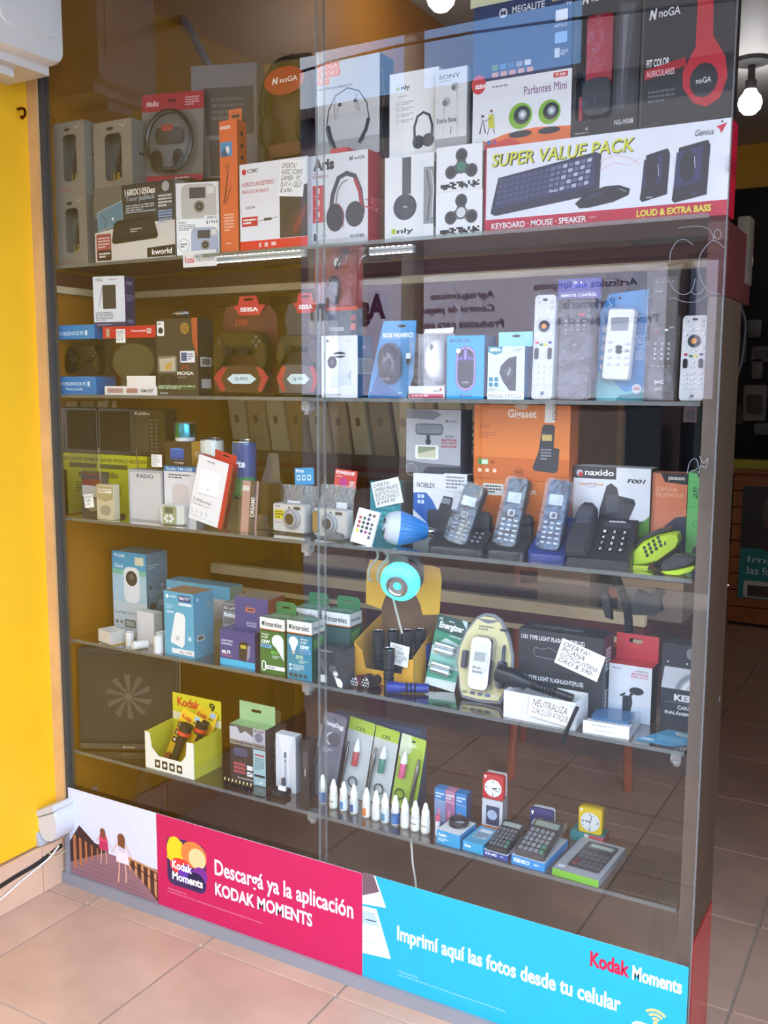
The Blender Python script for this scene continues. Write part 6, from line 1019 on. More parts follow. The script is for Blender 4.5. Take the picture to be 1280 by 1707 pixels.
roll('white paper roll standing right of the low carton',216,.05,.036,.011); roll('white paper roll lying with its brown core showing',233,.035,.040,.0115,True); roll('white paper roll standing close to the network repeater box',264,.035,.046,.0125); roll('white paper roll standing behind the one beside the repeater box',268,.065,.046,.0125)
p = carton('repeater_box','light blue wifi repeater box with a white plug-in device picture','box',(275,1080),(324,1091),984,y=.035,zb=Z4,depth=.075,rz=-2,front='#4fa3c4',side='#4a90ac',topc='#a88a70')
a = front(p); a.ell(.12,.08,.05,None,'#eaf4f8'); a.T('tp-link',.2,.06,.42,.10,'#eaf4f8',.02); a.rect(.50,.04,.92,.14,'#2b4a80'); a.T('No.1',.54,.06,.70,.11,'#fff',.03); a.fine(.72,.06,.9,.11,2,'#cfe0f0',3); a.rr(.50,.16,.94,.20,'#d8e4ea',.3); a.fine(.06,.2,.34,.28,3,'#a8d2e2',4); a.rr(.08,.30,.34,.34,'#a8d2e2',.4); a.poly([(.38,.34),(.46,.31),(.68,.33),(.72,.40),(.68,.80),(.60,.86),(.22,.80),(.22,.74)],'#e6eaec'); a.ell(.44,.72,.05,None,'#3c444a'); a.ell(.44,.72,.035,None,'#dfe4e6'); a.ell(.86,.70,.06,None,'#b8dcea'); a.rect(.24,.88,1,.96,'#e0e8ec'); a.T('No.1 WiFi',.52,.90,.92,.945,'#a04a52')
a = rside(p); a.rect(.15,.66,.5,.74,'#d8dcd8'); a.rect(.18,.67,.47,.73,'#555'); a.ell(.2,.1,.06,None,'#9ccbdc'); a.ell(.78,.2,.1,None,'#7a8a92')
p = carton('router_box','long pale blue network box lying behind the repeater box','box',(279,1052),(384,1056),966,y=.17,zb=Z4+.0,depth=.055,front='#58a8c8',side='#7a9a8a',topc='#5a98b4'); a = front(p); a.rect(0,.5,1,1,'#a8a088'); a.T('TP-LINK',.03,.14,.28,.30,'#eaf6fa',.03); a.rect(.72,.22,.94,.55,'#b8b4b4')
# adapters
e = carton('grey_adapter_box','grey and white adapter box behind the violet adapter boxes','box',(372,1098),(420,1104),1004,y=.12,zb=Z4,depth=.06,front='#8d8d90',side='#6e6a66',topc='#9a9690'); a = front(e); a.rect(.02,.05,.5,.15,'#33353c'); a.T('ESCAPE',.05,.07,.46,.13,'#e4e4e6',.02); a.T('future',.05,.18,.6,.27,'#f0f0f2',.05); a.fine(.06,.30,.5,.42,3,'#444',3)
l = carton('adapter_box','violet blue universal adapter box, lower of two','box',(367,1100),(425,1107),1048,y=.035,zb=Z4,depth=.075,front='#3b3f7c',side='#34345e',topc='#4a4c86',group='violet adapter boxes'); a = front(l); a.rect(0,.82,1,1,'#3ab0d8'); a.T('ADAPTADOR',.04,.28,.38,.34,'#d8d8ec',.02); a.T('UNIVERSAL',.04,.37,.36,.43,'#d8d8ec',.02); a.T('ML79',.06,.58,.30,.68,'#f0f0f6',.03); a.T('1000mA',.06,.70,.36,.76,'#c05a8a'); a.poly([(.56,.30),(.72,.26),(.88,.34),(.86,.66),(.74,.84),(.54,.74)],'#23222a'); a.poly([(.80,.36),(.88,.34),(.86,.66),(.76,.82)],'#8a8aa0'); a.rect(.60,.36,.76,.46,'#b8a83a')
u = carton('adapter_box','violet blue universal adapter box, upper of two','box',(392,1050),(447,1054),993,y=.055,zb=l.top+.0005,depth=.07,front='#3d4180',side='#7a2f3a',topc='#8a8078',group='violet adapter boxes'); a = front(u); a.rr(.32,.30,.62,.44,'#c06a4a',.5); a.rr(.38,.34,.58,.40,'#2e2f5a',.5); a.T('ADAPTADOR',.34,.74,.66,.80,'#c9c9e2'); a.T('UNIVERSAL',.36,.82,.66,.88,'#c9c9e2')
o = MB('#4b3a3a').slab(0,0,.075,.05,0,.06,.006,ch=.003).build('dark_carton','card'); q = at(450,1010,.14); o.location = (q.x,.145,Z4); o.scale = (1,1,2.3); tag(o,'dark carton with looped cable top behind the bulb boxes','box'); c_ = MB('#5a6a6e').tube([(.03+.026*math.cos(t*.42),.02+.012*math.sin(t*.42),.052+.002*math.sin(t*.8)) for t in range(15)],.0012,5,close=True).build('cable_loop','rubber',o)
# bulb boxes
def bulbbox(lab, A, B, top, y, fr, watt, tab, d=.055, z=Z4, mini=False):
    p = carton('bulb_box',lab,'box',A,B,top,y=y,zb=z,depth=d,front=fr,side='#2f5a34',topc='#6f8a78',group='LED bulb boxes'); w, h = p.w, p.h
    a = front(p); a.rect(0,0,1,.20,'#e6e6e4'); a.rect(0,.20,1,.215,'#c87a2a'); a.rect(0,.215,1,.24,'#222'); a.rect(.08,.07,.18,.14,'#2b4a44'); a.T('Interelec',.21,.06,.90,.155,'#23383a',.02)
    if not mini:
        L = .55 if watt == '15W' else .07
        if watt == '15W': a.ell(.26,.36,.19,.09,'#e2ecf2'); a.poly([(.12,.38),(.40,.38),(.32,.52),(.20,.52)],'#e2ecf2'); a.rect(.20,.51,.32,.57,'#b8b0a8')
        else: a.ell(.72,.40,.24,.12,'#e2ecf2'); a.poly([(.50,.42),(.96,.42),(.96,.74),(.86,.66)],'#e2ecf2')
        a.T('Lámpara',L,.28,L+.30,.32,'#e8f0ea',.02); a.T('de LED',L,.33,L+.25,.37,'#e8f0ea',.02); a.rect(L-.04,.40,L+.36,.47,'#3aa8c8' if watt == '15W' else '#3f7a42'); a.T(watt,L,.40,L+.34,.465,'#f2f6f2',.04); a.rect(L-.04,.48,L+.40,.54,'#6aa8d0'); a.T('LUZ DIA',L,.49,L+.34,.53,'#1f3a5a',.03)
        a.T('85%',.36 if watt == '15W' else .45,.58,.66 if watt == '15W' else .72,.64,'#bfe0b8' if watt == '15W' else '#7ad04a',.02); a.fine(.5,.66,.85,.72,2,'#b8d8d0',3)
        if watt == '15W':
            for k in range(4): a.rr(.08+.2*k,.90,.22+.2*k,.96,'#123a44',.1)
            a.ell(.14,.76,.05,None,'#cfe6ea'); a.ell(.14,.83,.05,None,'#cfe6ea'); a.fine(.25,.74,.7,.85,4,'#b8dce2',4)
        else: a.rr(.06,.78,.24,.96,'#eef2ee',.4); a.rr(.10,.80,.20,.94,'#2f6a34',.4); a.rect(.24,.85,1,.92,'#e8e8e8'); a.T('LUZ DIA',.28,.865,.6,.905,'#2b4a86',.03)
    a = rside(p); a.rect(0,0,1,.20,'#c9cbc8'); a.rect(0,.20,1,.215,'#a0622a'); a.rect(0,.215,1,.24,'#222'); a.T('Interelec',.1,.07,.9,.14,'#33484a',.02); a.poly([(.1,.32),(.9,.26),(.7,.42),(.2,.48)],'#5a8a3a')
    tp = ptop(p); tp.rect(.05,.05,.95,.95,'#4a7a62'); tp.fine(.1,.2,.9,.8,4,'#a8c4b4',3)
    if tab: MB('#2f7a4a').plate([(w*.12,h),(w*.95,h),(w*.95,h+.024),(w*.86,h+.030),(w*.2,h+.030),(w*.12,h+.024)],d-.001,d,[rrect(w*.38,h+.014,w*.72,h+.018,.002)]).build('hang_tab','card',p.o,0)
    return p
bulbbox('green 12 watt bulb box in front of the violet adapters',(434,1118),(475,1123),1028,.03,'#2f6a34','12W',True)
bulbbox('teal 15 watt bulb box touching the pane seam',(479,1124),(520,1130),1033,.025,'#1f7f9c','15W',False)
bulbbox('bulb box with a green tab standing behind the teal one',(490,1112),(530,1118),1012,.11,'#2f6a34','12W',True,mini=True)
bulbbox('bulb box with a green tab right of the pane seam',(537,1118),(583,1122),1018,.11,'#3a5a54','9W',True,mini=True)
p = carton('headlamp_box','black headlamp box with a white lit torch picture','box',(532,1137),(571,1143),1080,y=.02,zb=Z4,depth=.055,front='#26262b',side='#45444a',topc='#1d1d20'); a = front(p); a.fine(.08,.04,.92,.08,1,'#b8b8bc',2); a.ell(.58,.52,.16,.11,'#55555c'); a.ell(.70,.64,.12,.08,'#aaaab2'); a.ell(.70,.64,.06,.04,'#f4f4f8'); a.poly([(.66,.72),(.90,.76),(1,.86),(.98,.99),(.80,.97),(.72,.84)],'#f2f4f8'); a.rr(.06,.72,.34,.92,'#d8d8dc',.1); a.line([(.1,.3),(.2,.6)],.003,'#777')
# torch display carton with folded-up back
t = empty('torch_display','yellow counter display carton holding small black torches','display box',frame(Vector((at(590,1112,.085).x,.085,Z4)),(1,.02,0)))
W_, D_, Hf = .158, .135, .085; yc = '#dda22a'
MB(yc).plate([(0,0),(W_,0),(W_,.075),(W_*.86,.068),(W_*.80,.035),(W_*.2,.035),(W_*.14,.075),(0,.095)],0,.0014).build('front_wall','card',t,0)
for x in (0,W_-.0014): MB('#cf9a30').plate([(0,0),(D_,0),(D_,.135),(0,.095 if x == 0 else .078)],0,.0014,M=Matrix(((0,1,0,x),(1,0,0,0),(0,0,1,0),(0,0,0,1)))).build('side_wall','card',t,0)
MB('#8d6a4a').box(0,D_,0,W_,D_+.0014,.225).build('back_wall','card',t,0); MB('#6d5a48').box(0,0,0,W_,D_,.0012).build('bottom','card',t,0)
fl_ = Matrix.Translation((0,D_+.002,.225)) @ Matrix.Rotation(math.radians(0),4,'X')
MB('#e2b02e').plate([(-.012,-.02),(.03,-.028),(.04,.0),(.055,.022),(.12,.022),(.135,-.004),(.142,-.030),(.185,-.024),(.19,.06),(.185,.085),(.165,.09),(.0,.09),(-.01,.06)],-.06,-.0585,M=Matrix.Translation((0,D_+.002,.190))).build('header_flap','card',t,0)
def torch(parent_or_lab, M, col='#1d1d20', L=.088, r=.0125, leds=True, group='small torches'):
    t = empty('torch',parent_or_lab,'torch',M,group)
    MB(col).lathe([(0,0),(r*.8,0),(r*.85,.004),(r*.80,L*.2),(r*.86,L*.22),(r*.86,L*.6),(r,L*.7),(r*1.08,L*.78),(r*1.08,L)],18).build('barrel','plastic',t)
    for k in range(3): MB('#0d0d0f').lathe([(r*.87,L*(.3+.1*k)),(r*.92,L*(.31+.1*k)),(r*.92,L*(.335+.1*k)),(r*.87,L*(.345+.1*k))],18).build('grip_ring','rubber',t)
    MB('#c8ccd2').lathe([(r*1.08,L),(r*.98,L+.001),(r*.94,L-.002),(0,L-.002)],18).build('reflector','metal',t)
    if leds:
        for k in range(7): a_ = k*1.047; rr_ = r*.6 if k else 0; MB('#f4f6f8').ball((rr_*math.cos(a_),rr_*math.sin(a_),L-.001),r*.17,r*.17,.003,8,5).build('led','gloss',t)
    return t
T0 = t.matrix_world
for i, (x, y_, c) in enumerate(((.05,.03,'black torch standing at the left in the yellow display carton'),(.078,.05,'black torch standing second in the yellow display carton'),(.105,.068,'black torch standing third in the yellow display carton'),(.128,.09,'black torch standing at the back in the yellow display carton'))): torch(c, T0 @ Matrix.Translation((x,y_,.0015)),'#222226',L=.118,r=.014,leds=False)
torch('red torch at the right rear of the yellow display carton', T0 @ Matrix.Translation((.150,.115,.0015)),'#8a1c2c',L=.10,leds=False); torch('blue torch at the right rear of the yellow display carton', T0 @ Matrix.Translation((.152,.075,.0015)) @ Matrix.Translation((0,0,0)),'#223a8a',L=.092,leds=False)
def lying(lab, px, py, col, dirv, L=.088, r=.0125):
    q = atz(px,py,Z4); return torch(lab, Matrix.Translation((q.x,max(q.y,.03),Z4+r*1.09)) @ Vector(dirv).to_track_quat('Z','Y').to_matrix().to_4x4() @ Matrix.Translation((0,0,-L)),col,L,r)
lying('dark red torch lying with its LED face forward on the fourth shelf',590,1146,'#5a1c26',(-.35,-1,0)); lying('black torch lying with its LED face forward beside the red one',608,1148,'#1d1d20',(-.25,-1,0)); lying('blue torch lying sideways in front of the yellow display carton',645,1155,'#22308a',(-.95,-.45,0),L=.095)
torch('black torch standing upright in front of the yellow display carton', Matrix.Translation((at(648,1140,.055).x,.055,Z4)),'#202024',L=.10,r=.0135,leds=False)
note('price note offering nine-LED torches on the yellow display carton',['OFERTA!','LINTERNA','METAL 9 LEDS','$ 99,90'],(665,1092),.05,.05,.0825,tilt=6)
# clip lamp with lit speaker bulb hanging below the middle shelf
cx = at(662,960,.09); 
t = empty('clip_lamp','clip-on lamp holder with a lit turquoise speaker bulb','lamp',Matrix.Translation(at(668,968,.06)))
Hd = Vector((.18,-.93,-.28)); B4 = Hd.to_track_quat('Z','Y').to_matrix().to_4x4()
MB('#3cdce4').lathe([(.034,-.02),(.044,-.006),(.046,.004),(.043,.016),(.034,.024),(.026,.027)],32,M=B4).build('lit_diffuser','glow',t); MB('#9aa4a8').lathe([(.026,.027),(.026,.030),(.022,.031),(.019,.028),(0,.026)],28,M=B4).build('speaker_grille','metal',t); MB('#c05a86').lathe([(.013,-.075),(.016,-.07),(.022,-.045),(.034,-.02)],24,M=B4).build('housing','plastic',t)
MB('#77777a').lathe([(.015,-.105),(.018,-.10),(.020,-.072),(.038,-.06),(.046,-.03),(.0455,-.03),(.036,-.061),(.015,-.074)],24,M=B4).build('lamp_shade','plastic',t)
for x in (-.075,-.05): MB('#9a968e').tube(spline([(x,.02,.062),(x+.006,.015,.045),(x-.012,.01,.02),(x-.014,.008,-.005),(x-.004,.008,-.010)],5),.0032,7).build('clip_jaw','plastic',t)
MB('#8a867e').slab(-.05,.012,.0,.055,.03,.04,.01,ch=.003).tube([(-.055,.02,.055),(-.01,.03,.06),(.0,.05,.05)],.004,6).build('clip_body','plastic',t); MB('#b8b4ac').tube(spline([(-.05,.03,.05),(-.038,.02,-.01),(-.03,.02,-.05),(-.012,.03,-.13)],5),.0028,6).build('power_cable','rubber',t)
# battery card
p = carton('battery_card','green and white rechargeable battery card','blister pack',(708,1140),(758,1150),1026,y=.125,zb=Z4,depth=.02,lean=9,body=False); w, h = p.w, p.h
p.o.matrix_world = Matrix.Translation((0,0,p.w*.123)) @ p.o.matrix_world @ Matrix.Rotation(math.radians(7),4,'Y')
MB('#cfe0da').slab(0,0,w,h,0,.002,.004).build('backing_card','card',p.o); a = front(p); a.poly([(0,.0),(.8,0),(1,.12),(1,.26),(0,.22)],'#1f4a44'); a.poly([(0,.22),(1,.24),(1,.36),(.4,.30),(0,.45)],'#3a8a6a'); a.T('AA2',.06,.03,.18,.065,'#e8f0ec',.02); a.T('Energizer',.10,.085,.92,.20,'#f4f8f6',.04,.15); a.fine(.4,.05,.7,.075,1,'#e8f0ec',2); a.T('recharge',.5,.235,.9,.275,'#e8f4ee',.0,.2); a.poly([(0,.56),(1,.52),(1,.66),(0,.7)],'#8cc8b8'); a.poly([(0,.75),(1,.7),(1,.86),(0,.9)],'#56a88c'); a.rect(0,.9,1,1,'#dfe6e2')
for v in (.40,.44,.68,.72):
    b_ = MB('#e0e4e4').lathe([(0,0),(.0068,0),(.0068,.047),(.0025,.048),(.0025,.050),(0,.050)],16,M=Matrix.Translation((w*.16,-.007,h*(1-v)-.006*(0 if v in (.40,.68) else 1.2))) @ Matrix.Rotation(math.pi/2,4,'Y')).build('battery','metal',p.o)
for v0 in (.34,.62): MB().slab(w*.1,h*(1-v0-.16),w*.88,h*(1-v0),-.018,-.0005,.006,ch=.004).build('clear_dome','blister',p.o)
# car charger clamshell
p = carton('charger_clamshell','egg-shaped grey and cream clamshell with a silver fast charger','blister pack',(765,1158),(835,1172),1016,y=.085,zb=Z4,depth=.04,lean=12,body=False); w, h = p.w, p.h
def eg(s, dz=0): return [(w*(.5+s*x),h*(.5+dz+s*(z-.5))) for x, z in ((-.46,.02),(0,-.0),(.46,.02),(.55,.12),(.60,.25),(.68,.40),(.66,.58),(.52,.78),(.30,.95),(.12,1.0),(-.12,1.0),(-.30,.95),(-.52,.78),(-.66,.58),(-.68,.40),(-.60,.25),(-.55,.12))]
MB('#8a8c94').plate(eg(1.0),.004,.010,[ellp(w*.5,h*.955,w*.12,h*.014,12)],ch=.003).build('outer_rim','plastic',p.o,30); MB('#d8cf9a').plate(eg(.92),.001,.004).build('cream_card','card',p.o,0); MB('#6e7078').plate([(w*.24,h*.93),(w*.76,h*.93),(w*.62,h*.90),(w*.5,h*.885),(w*.38,h*.90)],.0002,.001).build('hang_arch','plastic',p.o,0)
MB('#b9bbbe').slab(w*.22,h*.14,w*.76,h*.75,-.022,.0,.016,ch=.007).build('charger_body','metal',p.o); MB('#d2d4d4').plate(ellp(w*.49,h*.48,w*.19,h*.19,24),-.0228,-.0215).build('face_plate','gloss',p.o,0); MB('#8f9a96').slab(w*.36,h*.47,w*.62,h*.57,-.0236,-.0225,.002).build('display','gloss',p.o)
MB('#2b2f44').slab(w*.86,h*.20,w*1.06,h*.50,-.016,.0,.008,ch=.004).lathe([(.004,0),(.004,.03),(.002,.036),(0,.036)],10,M=Matrix.Translation((w*.97,-.008,h*.5))).build('car_plug','plastic',p.o); MB('#3a3c44').slab(w*.0,h*.36,w*.12,h*.56,-.012,.0,.004,ch=.002).build('usb_lead','plastic',p.o)
a = Art(p.o,(0,.0009,0),(w,0,0),(0,0,h),(0,-1,0),step=3e-5); a.fine(.3,.14,.66,.2,2,'#6a6450',3); a.rect(.8,.15,1.0,.18,'#33343a')
for k in range(5): a.rr(.06+.18*k,.885,.18+.18*k,.92,('#8a8458','#4a5a6a','#5a6a80','#3a6a98','#e0dcc0')[k],.2)
a = Art(p.o,(w*.3,-.0229,h*.3),(w*.38,0,0),(0,0,h*.14),(0,-1,0),step=3e-5); a.T('900 mAh',.1,.2,.6,.42,'#444',.02); a.T('Advanced',.1,.5,.7,.75,'#444',.02)
MB().plate(eg(.97),-.028,.0035,ch=.018).build('clear_shell','blister',p.o,30)
# flashlight boxes
f1 = carton('flashlight_box','long black flashlight box, lower of two','box',(862,1172),(1003,1186),1112,y=.105,zb=Z4,depth=.07,front='#2a2a2e',side='#3a3a40',topc='#26262a',group='long black flashlight boxes'); f2 = carton('flashlight_box','long black flashlight box, upper of two','box',(864,1112),(1005,1124),1046,y=.105,zb=f1.top+.0005,depth=.07,front='#2b2b2f',side='#3b3b41',topc='#2e2e33',group='long black flashlight boxes')
for f_ in (f1,f2):
    a = front(f_); a.T('1101 TYPE LIGHT FLASHLIGHT(PLUS)',.03,.14,.78,.28,'#d8d8dc',.02); a.line([(.18,.52),(.20,.44),(.30,.46),(.36,.40),(.46,.48),(.66,.50),(.76,.50),(.76,.72),(.62,.70),(.20,.66),(.18,.52)],.0012,'#8a8c92'); a.fine(.5,.6,.72,.78,3,'#6a6a70',3)
    a = rside(f_); a.rect(.25,.3,.75,.85,'#c9c9cc'); a.fine(.3,.35,.7,.8,5,'#555',4)
ptop(f2).T('1101 TYPE LIGHT FLASHLIGHT',.1,.35,.7,.6,'#b8b8bc',.0)
note('price note offering an electric prod torch on the black flashlight boxes',['OFERTA!','PICANA','ELECTRICA·LINTERNA','GRO $ 590-'],(966,1100),.098,.058,.1025,tilt=17)
# white tray box with baton torch
p = carton('torch_tray','open white tray box with a black baton torch lying in it','box',(839,1187),(958,1213),1150,y=.03,zb=Z4,depth=.075,rz=-2,body=False); w, h, d = p.w, p.h, p.d
b = MB('#e0e0e2').box(0,0,0,w,.0015,h).box(0,d-.0015,0,w,d,h).box(0,.0015,0,.0015,d-.0015,h).box(w-.0015,.0015,0,w,d-.0015,h).box(0,.0015,0,w,d-.0015,.0015); b.build('tray','card',p.o,0)
t = empty('baton_torch','black stun baton torch resting across the white tray box','torch',p.M @ Matrix.Translation((.03,.04,h+.012)) @ Vector((-.86,-.05,.16)).to_track_quat('Z','Y').to_matrix().to_4x4() @ Matrix.Translation((0,0,-.11)))
MB('#1d1d20').lathe([(0,0),(.009,.002),(.010,.10),(.012,.105),(.017,.125),(.0195,.13),(.0195,.172),(.016,.175),(0,.174)],20).build('barrel','plastic',t); MB('#8a8a8e').lathe([(0,0),(.005,0),(.005,.004),(0,.005)],12,M=Matrix.Translation((0,-.012,.11)) @ Matrix.Rotation(math.pi/2,4,'X')).build('switch','metal',t)
for k in range(7): MB('#101012').lathe([(.0102,.04+.008*k),(.0112,.042+.008*k),(.0102,.044+.008*k)],18).build('grip_ring','rubber',t)
o = MB('#1c1c1e').tube(spline([Vector(at(963,1178,.018)),Vector(at(955,1195,.012)),Vector(at(943,1222,.012)),Vector(at(936,1240,.014))],5),.0042,7).build('wrist_strap','rubber'); tag(o,'black wrist strap hanging over the front edge of the white tray','strap')
note('handwritten card reading neutraliza cualquier ataque on the white tray',['NEUTRALIZA','CUALQUIER ATAQUE'],(917,1186),.094,.042,.0195,rz=-2,tilt=6)
# power bank in clear box
p = carton('power_bank_pack','flat clear and white power bank box at the shelf front','box',(971,1228),(1048,1236),1200,y=.024,zb=Z4,depth=.105,rz=3,body=False); w, h, d = p.w, p.h, p.d
MB('#e2e2e4').box(0,0,0,w,.0015,h).box(0,.0015,0,w,d,.0015).build('white_card','card',p.o,0); a = front(p); a.T('Smart power bank',.25,.55,.68,.72,'#777',.0,0,180); a.fine(.2,.2,.7,.35,2,'#888',2)
MB('#3f6a94').slab(.008,.03,w-.008,d-.01,-.012,-.003,.004,M=Matrix(((1,0,0,0),(0,0,1,0),(0,-1,0,h*.55),(0,0,0,1)))).build('power_bank','gloss',p.o); MB().box(.0,.0018,.0016,w,d,h).build('clear_case','blister',p.o,0)
Art(p.o,(0,.004,h*.75),(w,0,0),(0,d*.3,0),(0,0,1)).rect(.02,0,.98,1,'#dcdcde').fine(.2,.3,.8,.7,2,'#555',5)
# phone holder box and charger box
p = carton('car_holder_box','white phone car holder box with a red hang flap','box',(1013,1180),(1084,1192),1104,y=.135,zb=Z4,depth=.05,front='#d3d6dc',side='#26222a',topc='#c8323c'); w, h, d = p.w, p.h, p.d
a = front(p); a.rect(0,.72,1,1,'#c2cede'); a.noga(.08,.05,.28,.09,'#555'); a.T('SOPORTE DE',.62,.07,.9,.1,'#444'); a.T('SMARTPHONE',.52,.12,.92,.16,'#c84a62'); a.T('PARA AUTO',.52,.17,.92,.21,'#c84a62'); a.ell(.66,.44,.17,.07,'#2a2c32'); a.line([(.58,.46),(.52,.54),(.54,.66),(.50,.82)],.006,'#2a2c32'); a.rr(.34,.54,.50,.82,'#2f3138',.1); a.line([(.28,.56),(.40,.5)],.004,'#2a2c32'); a.line([(.3,.84),(.46,.80)],.003,'#2a2c32')
MB('#cf3a42').plate([(0,h),(w,h),(w*1.0,h+.055),(0,h+.055)],d-.002,d-.001,[rrect(w*.3,h+.036,w*.62,h+.046,.005)]).build('hang_flap','card',p.o,0)
p = carton('wireless_charger_box','dark wireless charger box cut by the end board','box',(1100,1188),(1180,1200),1070,y=.15,zb=Z4,depth=.05,front='#2b2e3a',side='#1d1f28',topc='#24262e'); a = front(p); a.rr(.50,.03,1,.17,'#8a8c94',.4); a.rr(.6,.08,1,.14,'#2b2e3a',.4); a.poly([(.06,.28),(1,.28),(1,.54),(.0,.54)],'#c9ced8'); a.ring(.75,.6,.42,.010,'#8a92a2',rv=.25,a0=180,a1=360); a.ring(.75,.6,.30,.006,'#eef0f4',rv=.18,a0=180,a1=360); a.poly([(0,.54),(1,.54),(1,.8),(0,.8)],'#2b2e3a'); a.T('KELYX',.28,.60,1.0,.68,'#f0f2f6',.05); a.line([(.1,.70),(1,.70)],.0008,'#9aa'); a.T('CARGADOR',.36,.73,.95,.78,'#e4e6ee',.03); a.T('INALÁMBRICO KIT',.1,.80,1.0,.85,'#e4e6ee',.03); a.ell(.12,.22,.02,None,'#ddd'); a.ell(.52,.22,.02,None,'#ddd')
o = MB('#4a92b8').plate([(0,0),(.075,.0),(.11,.03),(.11,.085),(.045,.09)],0,.0012,M=Matrix(((1,0,0,0),(0,0,1,0),(0,-1,0,.0),(0,0,0,1)))).build('leaflet','card',smooth=0); q = atz(1058,1233,Z4); o.location = (q.x,max(q.y,.022),Z4+.0015); tag(o,'blue printed leaflet lying flat at the right end of the fourth shelf','leaflet')
a = Art(o,(0,0,.0002),(.11,0,0),(0,.09,0),(0,0,1),'top_print'); a.poly([(.55,.12),(1,.22),(1,.42),(.62,.32)],'#d8dde0'); a.poly([(.3,.45),(.8,.5),(.85,.85),(.35,.8)],'#6aa8c8'); a.ell(.2,.86,.12,.06,'#d0dce2'); a.fine(.62,.2,.95,.36,3,'#888',3)
# gooseneck phone holder
t = empty('gooseneck_holder','black gooseneck phone holder standing between the flashlight boxes and the red-flapped box','phone holder',Matrix.Translation((at(1046,1110,.215).x,.215,Z4)))
pts = [at(1046,1110,.215),at(1048,1060,.21),at(1046,1020,.20),at(1036,985,.195),at(1022,952,.19)]; L_ = [Vector(q)-t.matrix_world.translation for q in pts]
path = spline(L_,8); MB('#232326').tube(path,.0085,10).build('gooseneck','rubber',t)
for k in range(0,len(path)-1): 
    d_ = (path[k+1]-path[k]).normalized(); MB('#38383c').lathe([(.0086,0),(.0098,.0015),(.0086,.003)],12,M=Matrix.Translation(path[k]) @ d_.to_track_quat('Z','Y').to_matrix().to_4x4()).build('neck_ring','rubber',t)
c_ = Vector(at(1068,1005,.20))-t.matrix_world.translation; MB('#26262a').plate([(-.03,-.03),(.025,-.025),(.045,-.012),(.04,.012),(.05,.03),(.03,.034),(.02,.02),(-.008,.028),(-.02,.01),(-.034,.012)],.0,.014,ch=.003,M=Matrix.Translation(c_)).build('clamp','plastic',t)
MB('#26262a').plate([(-.012,-.03),(.004,-.034),(.0,.0),(-.006,.022),(-.022,.02),(-.02,-.006)],.0,.012,ch=.003,M=Matrix.Translation(Vector(at(1018,1008,.195))-t.matrix_world.translation)).build('clamp_arm','plastic',t)
MB('#8a5a34').tube([Vector(at(1034,1102,.205))-t.matrix_world.translation,Vector(at(1064,1078,.205))-t.matrix_world.translation],.006,8).build('brown_rod','wood',t); MB('#1f1f22').lathe([(0,0),(.03,0),(.034,.006),(.02,.018),(.009,.03),(0,.034)],22,M=Matrix.Translation((-.0,.0,.0))).build('suction_base','rubber',t)
MB('#1f1f22').tube([(0,.0,.03),L_[0]],.007,8).build('stem','rubber',t)
# =====================================================================  SHELF 5 (lowest) and below
CA = Vector((-2.035,.032,Z5+.0003)); CB = Vector((-1.785,.165,Z5+.0003))
# laptop cooler standing upright at the left, on the cabinet floor
t = empty('laptop_cooler','black laptop cooling pad with a round fan standing upright at the left','cooling pad',frame(CA,CB-CA,2))
w, h = (CB-CA).length, .292
MB('#2a231b').slab(0,0,w,h,.0,.022,.012,ch=.004).build('frame','plastic',t); MB('#3a3126').slab(w*.04,h*.10,w*.96,h*.93,-.002,.002,.008,ch=.001).build('mesh_plate','rubber',t); MB('#46392a').slab(.004,.002,w-.004,h*.07,-.012,.0,.005,ch=.003).build('front_lip','plastic',t)
for k in range(10):
    a_ = k*.628; MB('#53463a').plate([(w*.5+.012*math.cos(a_),h*.52+.012*math.sin(a_)),(w*.5+.062*math.cos(a_+.25),h*.52+.062*math.sin(a_+.25)),(w*.5+.066*math.cos(a_+.52),h*.52+.066*math.sin(a_+.52)),(w*.5+.014*math.cos(a_+.45),h*.52+.014*math.sin(a_+.45))],-.0032,-.002).build('fan_blade','plastic',t,0)
MB('#5a4e3c').plate(ellp(w*.5,h*.52,.011,.011,16),-.0045,-.002).build('fan_hub','plastic',t,0); Art(t,(w*.40,-.0121,.0),(w*.2,0,0),(0,0,h*.07),(0,-1,0)).noga(.2,.35,.8,.68,'#b8ac90')
MB('#c8a070').tube([(w+.001,.004,h*.98),(w+.001,.004,.02)],.0012,5).build('edge_cord','rubber',t)
# yellow-white torch carton with a torch blister inside
Y0 = .024
t = empty('torch_carton','white and yellow display carton holding blister-packed torches','display box',frame(Vector((at(243,1293,Y0).x,Y0,Z5)),(1,-.01,0)))
W_ = at(325,1310,Y0).x-at(243,1293,Y0).x; D_ = .11
fw = MB('#ecebe0').plate([(0,0),(W_,0),(W_,.098),(W_*.86,.098),(W_*.84,.06),(W_*.74,.04),(W_*.28,.04),(W_*.14,.06),(W_*.10,.098),(0,.102)],0,.0014).build('front_wall','card',t,0)
a = Art(fw,(0,0,0),(W_,0,0),(0,0,.1),(0,-1,0))
for k in range(4): a.rect(.2+.15*k,.70,.31+.15*k,.92,'#26261e'); a.ell(.255+.15*k,.81,.03,None,'#e8e4d8')
for x in (0,W_-.0014): MB('#c4bd3a').plate([(0,0),(D_,0),(D_,.105),(0,.10)],0,.0014,M=Matrix(((0,1,0,x),(1,0,0,0),(0,0,1,0),(0,0,0,1)))).build('side_wall','card',t,0)
bw = MB('#d8cf30').box(0,D_,0,W_,D_+.0014,.178).build('back_wall','card',t,0); MB('#b8a83a').box(0,0,0,W_,D_,.001).build('bottom','card',t,0)
